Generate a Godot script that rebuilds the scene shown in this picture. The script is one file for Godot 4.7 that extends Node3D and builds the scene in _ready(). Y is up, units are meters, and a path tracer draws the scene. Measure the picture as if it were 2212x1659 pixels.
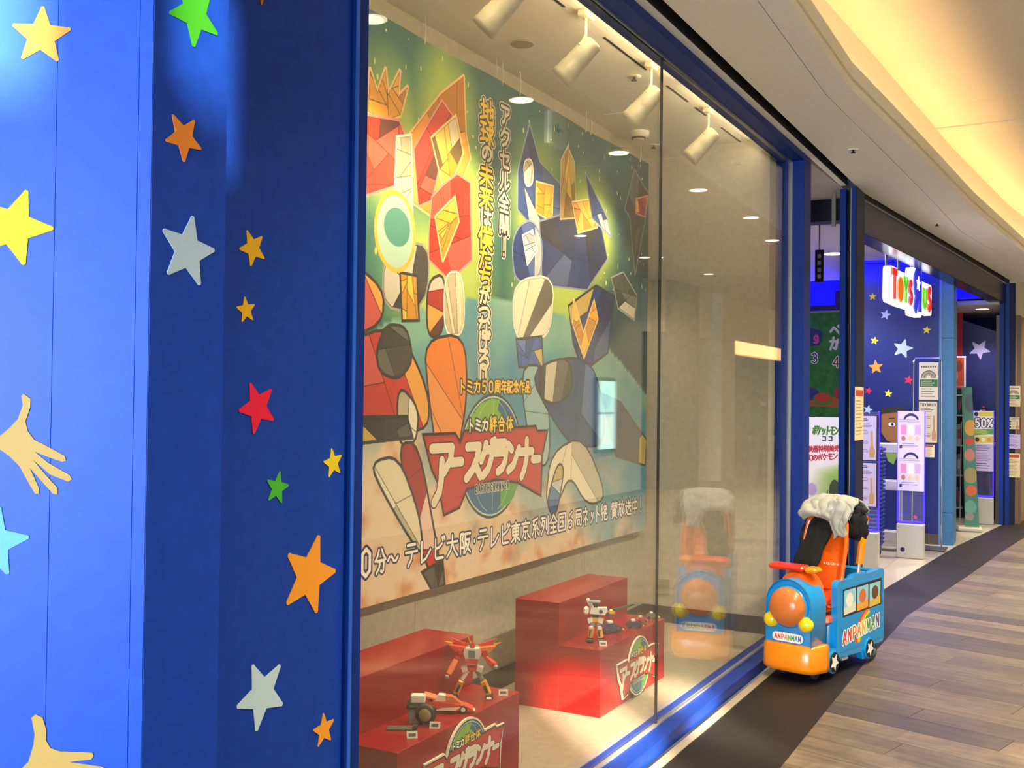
extends Node3D
# A mall corridor beside a toy shop: blue star-covered pillar, display window, ride-on trolley, shop entrance.
# x: across the corridor (shop at negative x), y: up, -z: along the corridor.

const GLASS_X := -1.668
const SOFFIT_Y := 3.09
const CEIL_Y := 3.6
const SHOW_FLOOR := 0.065

var used := {}
var mats := {}
var rng := RandomNumberGenerator.new()
var wood_tex: ImageTexture
var grain_tex: ImageTexture

func _ready() -> void:
	rng.seed = 11
	_camera()
	_light()
	make_textures()
	_floor()
	_walls()
	_ceilings()
	_atrium()
	_display_window()
	_poster()
	_entrance()
	_far_corridor()
	_stickers()
	_plinths()
	_toys()
	_track_lights()
	_ceiling_bits()
	_trolley()
	_shop_inside()
	_people()

func _camera() -> void:
	var c := Camera3D.new()
	c.name = "camera"
	c.position = Vector3(0, 1.5, 0)
	c.rotation = Vector3(deg_to_rad(0.878), deg_to_rad(28.84), deg_to_rad(0.66))
	c.fov = 2.0 * rad_to_deg(atan(829.5 / 2250.0))
	c.near = 0.05
	c.far = 200.0
	add_child(c)
	c.current = true

func _light() -> void:
	var e := Environment.new()
	e.background_mode = Environment.BG_SKY
	var sm := ProceduralSkyMaterial.new()
	sm.sky_top_color = Color(0.36, 0.56, 0.86)
	sm.sky_horizon_color = Color(0.80, 0.87, 0.95)
	sm.ground_bottom_color = Color(0.45, 0.43, 0.40)
	sm.ground_horizon_color = Color(0.70, 0.70, 0.70)
	sm.sky_energy_multiplier = 1.0
	var sky := Sky.new()
	sky.sky_material = sm
	e.sky = sky
	e.tonemap_mode = Environment.TONE_MAPPER_LINEAR
	e.tonemap_exposure = 1.15
	e.sdfgi_enabled = true
	e.ssao_enabled = true
	e.ssil_enabled = true
	var w := WorldEnvironment.new()
	w.name = "environment"
	w.environment = e
	add_child(w)
	# low sun that reaches in through the high atrium windows
	var sun := DirectionalLight3D.new()
	sun.name = "sun"
	sun.light_color = Color(1.0, 0.93, 0.80)
	sun.light_energy = 12.0
	sun.light_angular_distance = 0.6
	sun.shadow_enabled = true
	add_child(sun)
	sun.look_at_from_position(Vector3.ZERO, Vector3(-1.0, -0.55, -1.0), Vector3.UP)
	# daylight of the glazed mall entrance behind the camera
	area("entrance_daylight", Vector3(-1.6, 1.7, 6.6), Vector3(0, 0, -1), Vector2(5.0, 3.2), Color(0.84, 0.94, 1.0), 142.0)
	# warm light of the opposite cove and of the shop ceiling
	area("shop_daylight_panel", Vector3(-2.6, 3.03, -10.2), Vector3(0, -1, 0), Vector2(0.5, 2.2), Color(0.93, 0.93, 1.0), 4.0)

func area(called: String, at: Vector3, towards: Vector3, size: Vector2, col: Color, energy: float) -> AreaLight3D:
	var a := AreaLight3D.new()
	a.name = called
	a.area_size = size
	a.light_color = col
	a.light_energy = energy
	a.area_range = 60.0
	a.shadow_enabled = true
	add_child(a)
	a.look_at_from_position(at, at + towards, Vector3.UP if absf(towards.y) < 0.9 else Vector3(0, 0, -1))
	return a

func spot(called: String, at: Vector3, towards: Vector3, angle: float, col: Color, energy: float, size := 0.04, parent: Node3D = null) -> void:
	var s := SpotLight3D.new()
	s.name = called
	s.spot_angle = angle
	s.spot_angle_attenuation = 0.6
	s.spot_range = 60.0
	s.spot_attenuation = 2.0
	s.light_color = col
	s.light_energy = energy
	s.light_size = size
	s.shadow_enabled = true
	add_child(s, true)
	var up := Vector3.UP if absf(towards.normalized().y) < 0.95 else Vector3(0, 0, -1)
	s.look_at_from_position(at, at + towards, up)

# ---------------------------------------------------------------- materials
func mat(key: String, c: Color, rough := 0.6, metal := 0.0) -> StandardMaterial3D:
	if mats.has(key):
		return mats[key]
	var m := StandardMaterial3D.new()
	m.resource_name = key
	m.albedo_color = c
	m.roughness = rough
	m.metallic = metal
	mats[key] = m
	return m

func hexmat(hex: String, rough := 0.5) -> StandardMaterial3D:
	return mat("c_" + hex + str(rough), Color(hex), rough)

func glow(key: String, c: Color, energy: float) -> StandardMaterial3D:
	if mats.has(key):
		return mats[key]
	var m := mat(key, c, 0.5)
	m.emission_enabled = true
	m.emission = c
	m.emission_energy_multiplier = energy
	return m

func glass(key: String, alpha: float, tint := Color(0.8, 0.9, 0.85)) -> StandardMaterial3D:
	if mats.has(key):
		return mats[key]
	var m := mat(key, Color(tint.r, tint.g, tint.b, alpha), 0.0)
	m.transparency = BaseMaterial3D.TRANSPARENCY_ALPHA
	m.metallic_specular = 0.5
	return m

func printed(key: String, img: Image, rough := 0.5) -> StandardMaterial3D:
	var m := mat(key, Color.WHITE, rough)
	m.albedo_texture = ImageTexture.create_from_image(img)
	m.texture_repeat = false
	return m

func make_textures() -> void:
	# streaky wood grain, tinted per plank by the material colour
	var n := FastNoiseLite.new()
	n.seed = 5
	n.frequency = 0.02
	n.fractal_octaves = 4
	var im := Image.create(512, 256, false, Image.FORMAT_RGB8)
	for y in 256:
		for x in 512:
			var v := n.get_noise_2d(x * 0.35, y * 6.0) * 0.5 + n.get_noise_2d(x * 1.6 + 90.0, y * 1.6) * 0.28
			var k := clampf(0.84 + v * 0.42, 0.45, 1.0)
			im.set_pixel(x, y, Color(k, k * 0.985, k * 0.965))
	wood_tex = ImageTexture.create_from_image(im)
	# faint mottling for painted and plastic surfaces
	var im2 := Image.create(256, 256, false, Image.FORMAT_RGB8)
	n.frequency = 0.03
	for y in 256:
		for x in 256:
			var k2 := clampf(0.965 + n.get_noise_2d(x * 2.0, y * 2.0) * 0.06, 0.85, 1.0)
			im2.set_pixel(x, y, Color(k2, k2, k2))
	grain_tex = ImageTexture.create_from_image(im2)

func painted(key: String, c: Color, rough := 0.5, scale := 1.2) -> StandardMaterial3D:
	if mats.has(key):
		return mats[key]
	var m := mat(key, c, rough)
	m.albedo_texture = grain_tex
	m.uv1_triplanar = true
	m.uv1_world_triplanar = true
	m.uv1_scale = Vector3.ONE * scale
	return m

# ---------------------------------------------------------------- nodes
func numbered(n: String) -> String:
	if not used.has(n):
		used[n] = 0
		return n
	used[n] += 1
	return "%s_%03d" % [n, used[n]]

func tag(o: Node3D, label: String, category: String, group := "") -> void:
	o.set_meta("label", label)
	o.set_meta("category", category)
	if group != "":
		o.set_meta("group", group)

func thing(called: String, label: String, category: String, at := Vector3.ZERO, turn := 0.0, group := "") -> Node3D:
	var o := Node3D.new()
	o.name = numbered(called)
	add_child(o)
	o.position = at
	o.rotation.y = turn
	tag(o, label, category, group)
	return o

func part(called: String, mesh: Mesh, m: Material, parent: Node3D, at := Vector3.ZERO, rot := Vector3.ZERO) -> MeshInstance3D:
	var o := MeshInstance3D.new()
	o.name = numbered(called) if parent == self else called
	o.mesh = mesh
	o.material_override = m
	o.position = at
	o.rotation = rot
	parent.add_child(o, true)
	return o

func single(called: String, mesh: Mesh, m: Material, label: String, category: String, at := Vector3.ZERO, rot := Vector3.ZERO, group := "") -> MeshInstance3D:
	var o := part(called, mesh, m, self, at, rot)
	tag(o, label, category, group)
	return o

func struct(called: String, mesh: Mesh, m: Material, at := Vector3.ZERO, rot := Vector3.ZERO) -> MeshInstance3D:
	var o := part(called, mesh, m, self, at, rot)
	o.set_meta("kind", "structure")
	return o

func struct_root(called: String) -> Node3D:
	var o := Node3D.new()
	o.name = numbered(called)
	add_child(o)
	o.set_meta("kind", "structure")
	return o

# ---------------------------------------------------------------- shapes
func tri(st: SurfaceTool, a: Vector3, b: Vector3, c: Vector3, out_dir: Vector3) -> void:
	# Godot: front faces run clockwise
	if (b - a).cross(c - a).dot(out_dir) > 0.0:
		var t := b
		b = c
		c = t
	st.add_vertex(a)
	st.add_vertex(b)
	st.add_vertex(c)

func quad(st: SurfaceTool, a: Vector3, b: Vector3, c: Vector3, d: Vector3, out_dir: Vector3) -> void:
	tri(st, a, b, c, out_dir)
	tri(st, a, c, d, out_dir)

func begin(smooth := false) -> SurfaceTool:
	var st := SurfaceTool.new()
	st.begin(Mesh.PRIMITIVE_TRIANGLES)
	st.set_smooth_group(0 if smooth else -1)
	return st

func done(st: SurfaceTool) -> ArrayMesh:
	st.generate_normals()
	return st.commit()

func box_to(st: SurfaceTool, lo: Vector3, hi: Vector3, t := Transform3D()) -> void:
	var c := (lo + hi) * 0.5
	var h := (hi - lo) * 0.5
	for ax in 3:
		for s in [-1.0, 1.0]:
			var n := Vector3.ZERO
			n[ax] = s
			var u := Vector3.ZERO
			u[(ax + 1) % 3] = h[(ax + 1) % 3]
			var v := Vector3.ZERO
			v[(ax + 2) % 3] = h[(ax + 2) % 3]
			var o := c + n * h[ax]
			quad(st, t * (o - u - v), t * (o + u - v), t * (o + u + v), t * (o - u + v), t.basis * n)

# box between two corners, with chamfered edges when bevel > 0
func bx(lo: Vector3, hi: Vector3, bevel := 0.0) -> ArrayMesh:
	var st := begin()
	if bevel <= 0.0:
		box_to(st, lo, hi)
		return done(st)
	var c := (lo + hi) * 0.5
	var h := (hi - lo) * 0.5
	var b := minf(bevel, minf(h.x, minf(h.y, h.z)) * 0.9)
	for ax in 3:
		var i1 := (ax + 1) % 3
		var i2 := (ax + 2) % 3
		for s in [-1.0, 1.0]:
			var n := Vector3.ZERO
			n[ax] = s
			var u := Vector3.ZERO
			u[i1] = h[i1] - b
			var v := Vector3.ZERO
			v[i2] = h[i2] - b
			var o := c + n * h[ax]
			quad(st, o - u - v, o + u - v, o + u + v, o - u + v, n)
	for ax in 3:
		var i1 := (ax + 1) % 3
		var i2 := (ax + 2) % 3
		for s1 in [-1.0, 1.0]:
			for s2 in [-1.0, 1.0]:
				var p := Vector3.ZERO
				p[i1] = s1 * h[i1]
				p[i2] = s2 * (h[i2] - b)
				var q := Vector3.ZERO
				q[i1] = s1 * (h[i1] - b)
				q[i2] = s2 * h[i2]
				var l := Vector3.ZERO
				l[ax] = h[ax] - b
				var n := Vector3.ZERO
				n[i1] = s1
				n[i2] = s2
				quad(st, c + p - l, c + p + l, c + q + l, c + q - l, n)
	for sx in [-1.0, 1.0]:
		for sy in [-1.0, 1.0]:
			for sz in [-1.0, 1.0]:
				var s := Vector3(sx, sy, sz)
				tri(st, c + Vector3(sx * h.x, sy * (h.y - b), sz * (h.z - b)), c + Vector3(sx * (h.x - b), sy * h.y, sz * (h.z - b)), c + Vector3(sx * (h.x - b), sy * (h.y - b), sz * h.z), s)
	return done(st)

func cbox(size: Vector3, bevel := 0.0) -> ArrayMesh:
	return bx(-size * 0.5, size * 0.5, bevel)

# flat polygon in x/z given a thickness in y
func slab(poly: PackedVector2Array, y0: float, y1: float) -> ArrayMesh:
	var st := begin()
	var ids := Geometry2D.triangulate_polygon(poly)
	for i in range(0, ids.size(), 3):
		var a := poly[ids[i]]
		var b := poly[ids[i + 1]]
		var c := poly[ids[i + 2]]
		tri(st, Vector3(a.x, y1, a.y), Vector3(b.x, y1, b.y), Vector3(c.x, y1, c.y), Vector3.UP)
		tri(st, Vector3(a.x, y0, a.y), Vector3(b.x, y0, b.y), Vector3(c.x, y0, c.y), Vector3.DOWN)
	var cw := Geometry2D.is_polygon_clockwise(poly)
	for i in poly.size():
		var a := poly[i]
		var b := poly[(i + 1) % poly.size()]
		var e := b - a
		var n := Vector3(e.y, 0, -e.x) * (-1.0 if cw else 1.0)
		quad(st, Vector3(a.x, y0, a.y), Vector3(b.x, y0, b.y), Vector3(b.x, y1, b.y), Vector3(a.x, y1, a.y), n)
	return done(st)

# polygon in local x/y extruded from z0 to z1, uv of the front from the given rectangle
func plate(poly: PackedVector2Array, z0: float, z1: float, uv_rect := Rect2()) -> ArrayMesh:
	var st := begin()
	var ids := Geometry2D.triangulate_polygon(poly)
	var has_uv := uv_rect.size.x > 0.0
	for i in range(0, ids.size(), 3):
		for side in 2:
			var p := [poly[ids[i]], poly[ids[i + 1]], poly[ids[i + 2]]]
			var z := z1 if side == 0 else z0
			var v := [Vector3(p[0].x, p[0].y, z), Vector3(p[1].x, p[1].y, z), Vector3(p[2].x, p[2].y, z)]
			var flip: bool = ((v[1] - v[0]).cross(v[2] - v[0]).z > 0.0) == (side == 0)
			for k in ([0, 2, 1] if flip else [0, 1, 2]):
				if has_uv:
					st.set_uv(Vector2((p[k].x - uv_rect.position.x) / uv_rect.size.x, 1.0 - (p[k].y - uv_rect.position.y) / uv_rect.size.y))
				st.add_vertex(v[k])
	var cw := Geometry2D.is_polygon_clockwise(poly)
	for i in poly.size():
		var a := poly[i]
		var b := poly[(i + 1) % poly.size()]
		var e := b - a
		var n := Vector3(e.y, -e.x, 0) * (-1.0 if cw else 1.0)
		if has_uv:
			st.set_uv(Vector2(0.002, 0.002))
		quad(st, Vector3(a.x, a.y, z0), Vector3(b.x, b.y, z0), Vector3(b.x, b.y, z1), Vector3(a.x, a.y, z1), n)
	return done(st)

# flat rectangle facing +z with a thin body and a full uv
func card(w: float, h: float, thick := 0.003) -> ArrayMesh:
	return plate(PackedVector2Array([Vector2(-w / 2, -h / 2), Vector2(w / 2, -h / 2), Vector2(w / 2, h / 2), Vector2(-w / 2, h / 2)]), -thick, 0.0, Rect2(-w / 2, -h / 2, w, h))

func pts(a: Array) -> PackedVector2Array:
	var r := PackedVector2Array()
	for i in range(0, a.size(), 2):
		r.append(Vector2(a[i], a[i + 1]))
	return r

func round_rect(x0: float, y0: float, x1: float, y1: float, r: float, n := 5) -> PackedVector2Array:
	var o := PackedVector2Array()
	for k in 4:
		var c := Vector2(x1 - r if k in [0, 3] else x0 + r, y1 - r if k in [0, 1] else y0 + r)
		for i in n + 1:
			var a := PI / 2 * (k + float(i) / n)
			o.append(c + Vector2(cos(a), sin(a)) * r)
	return o

func ellipse(cx: float, cy: float, rx: float, ry: float, n := 28) -> PackedVector2Array:
	var o := PackedVector2Array()
	for i in n:
		var a := TAU * i / n
		o.append(Vector2(cx + cos(a) * rx, cy + sin(a) * ry))
	return o

# five-pointed star with blunt tips; rot in degrees clockwise from straight up
func star(r: float, rot: float, inner := 0.47) -> PackedVector2Array:
	var raw := PackedVector2Array()
	for k in 5:
		var a := deg_to_rad(rot + 72.0 * k)
		var t := Vector2(sin(a), cos(a))
		var side := Vector2(cos(a), -sin(a))
		var b0 := deg_to_rad(rot + 72.0 * k - 36.0)
		var v0 := Vector2(sin(b0), cos(b0)) * inner * r
		raw.append(v0)
		for q in [[-0.075, 0.90], [-0.062, 0.955], [-0.03, 0.99], [0.03, 0.99], [0.062, 0.955], [0.075, 0.90]]:
			raw.append(t * r * q[1] + side * r * q[0])
	return raw

func lathe(profile: Array, seg := 24, smooth := true) -> ArrayMesh:
	# profile: [radius, y] pairs from bottom to top
	var st := begin(smooth)
	var n := profile.size()
	for i in n - 1:
		var r0: float = profile[i][0]
		var y0: float = profile[i][1]
		var r1: float = profile[i + 1][0]
		var y1: float = profile[i + 1][1]
		for k in seg:
			var a := TAU * k / seg
			var b := TAU * (k + 1) / seg
			var da := Vector3(cos(a), 0, sin(a))
			var db := Vector3(cos(b), 0, sin(b))
			var nrm := (da + db) * (y1 - y0) + Vector3.UP * 2.0 * (r0 - r1)
			if nrm.length() < 1e-7:
				nrm = Vector3.UP
			var p0 := da * r0 + Vector3.UP * y0
			var p1 := db * r0 + Vector3.UP * y0
			var p2 := db * r1 + Vector3.UP * y1
			var p3 := da * r1 + Vector3.UP * y1
			if r0 > 1e-6:
				tri(st, p0, p1, p2, nrm)
			if r1 > 1e-6:
				tri(st, p0, p2, p3, nrm)
	return done(st)

func cyl(r: float, h: float, seg := 20, bevel := 0.0) -> ArrayMesh:
	if bevel > 0.0:
		return lathe([[0.0, 0.0], [r - bevel, 0.0], [r, bevel], [r, h - bevel], [r - bevel, h], [0.0, h]], seg, false)
	return lathe([[0.0, 0.0], [r, 0.0], [r, h], [0.0, h]], seg, false)

func tube_to(st: SurfaceTool, path: Array, r: float, seg := 8) -> void:
	var rings := []
	for i in path.size():
		var d: Vector3 = (path[mini(i + 1, path.size() - 1)] - path[maxi(i - 1, 0)]).normalized()
		var u := d.cross(Vector3.UP if absf(d.y) < 0.9 else Vector3.RIGHT).normalized()
		var v := d.cross(u)
		var ring := []
		for k in seg:
			var a := TAU * k / seg
			ring.append(path[i] + (u * cos(a) + v * sin(a)) * r)
		rings.append(ring)
	for i in rings.size() - 1:
		var mid: Vector3 = (path[i] + path[i + 1]) * 0.5
		for k in seg:
			var k2 := (k + 1) % seg
			var o: Vector3 = (rings[i][k] + rings[i + 1][k2]) * 0.5 - mid
			quad(st, rings[i][k], rings[i][k2], rings[i + 1][k2], rings[i + 1][k], o)
	for e in [0, rings.size() - 1]:
		var d2: Vector3 = path[e] - path[1 if e == 0 else e - 1]
		for k in seg:
			tri(st, path[e], rings[e][k], rings[e][(k + 1) % seg], d2)

func tube(path: Array, r: float, seg := 8) -> ArrayMesh:
	var st := begin()
	tube_to(st, path, r, seg)
	return done(st)

# closed sections of equal length joined into a skin, ends capped
func loft(sections: Array, smooth := true, caps := true) -> ArrayMesh:
	var st := begin(smooth)
	var n: int = sections[0].size()
	var mids := []
	for s in sections:
		var c := Vector3.ZERO
		for p in s:
			c += p
		mids.append(c / float(n))
	for i in sections.size() - 1:
		for k in n:
			var k2 := (k + 1) % n
			var a: Vector3 = sections[i][k]
			var b: Vector3 = sections[i][k2]
			var c2: Vector3 = sections[i + 1][k2]
			var d: Vector3 = sections[i + 1][k]
			var o: Vector3 = (a + b + c2 + d) * 0.25 - (mids[i] + mids[i + 1]) * 0.5
			quad(st, a, b, c2, d, o)
	if caps:
		st.set_smooth_group(-1)
		for e in [0, sections.size() - 1]:
			var other: Vector3 = mids[1] if e == 0 else mids[e - 1]
			for k in n:
				tri(st, mids[e], sections[e][k], sections[e][(k + 1) % n], mids[e] - other)
	return done(st)

# sheet of cloth: grid[row][col] of points, given a thickness along its own normals
func sheet(grid: Array, thick: float) -> ArrayMesh:
	var st := begin(true)
	var rows := grid.size()
	var cols: int = grid[0].size()
	var nr := []
	for i in rows:
		var line := []
		for j in cols:
			var du: Vector3 = grid[i][mini(j + 1, cols - 1)] - grid[i][maxi(j - 1, 0)]
			var dv: Vector3 = grid[mini(i + 1, rows - 1)][j] - grid[maxi(i - 1, 0)][j]
			var nn := du.cross(dv)
			line.append(nn.normalized() if nn.length() > 1e-9 else Vector3.UP)
		nr.append(line)
	for i in rows - 1:
		for j in cols - 1:
			for side in [1.0, -1.0]:
				var a: Vector3 = grid[i][j] + nr[i][j] * thick * 0.5 * side
				var b: Vector3 = grid[i][j + 1] + nr[i][j + 1] * thick * 0.5 * side
				var c: Vector3 = grid[i + 1][j + 1] + nr[i + 1][j + 1] * thick * 0.5 * side
				var d: Vector3 = grid[i + 1][j] + nr[i + 1][j] * thick * 0.5 * side
				quad(st, a, b, c, d, nr[i][j] * side)
	# rim
	var rim := []
	for j in cols:
		rim.append([0, j])
	for i in range(1, rows):
		rim.append([i, cols - 1])
	for j in range(cols - 2, -1, -1):
		rim.append([rows - 1, j])
	for i in range(rows - 2, 0, -1):
		rim.append([i, 0])
	var mid: Vector3 = grid[rows / 2][cols / 2]
	for k in rim.size():
		var p: Array = rim[k]
		var q: Array = rim[(k + 1) % rim.size()]
		var a: Vector3 = grid[p[0]][p[1]]
		var b: Vector3 = grid[q[0]][q[1]]
		var na: Vector3 = nr[p[0]][p[1]] * thick * 0.5
		var nb: Vector3 = nr[q[0]][q[1]] * thick * 0.5
		quad(st, a - na, b - nb, b + nb, a + na, (a + b) * 0.5 - mid)
	return done(st)

func disc(r: float, t: float, seg := 24) -> ArrayMesh:
	return cyl(r, t, seg)

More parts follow.
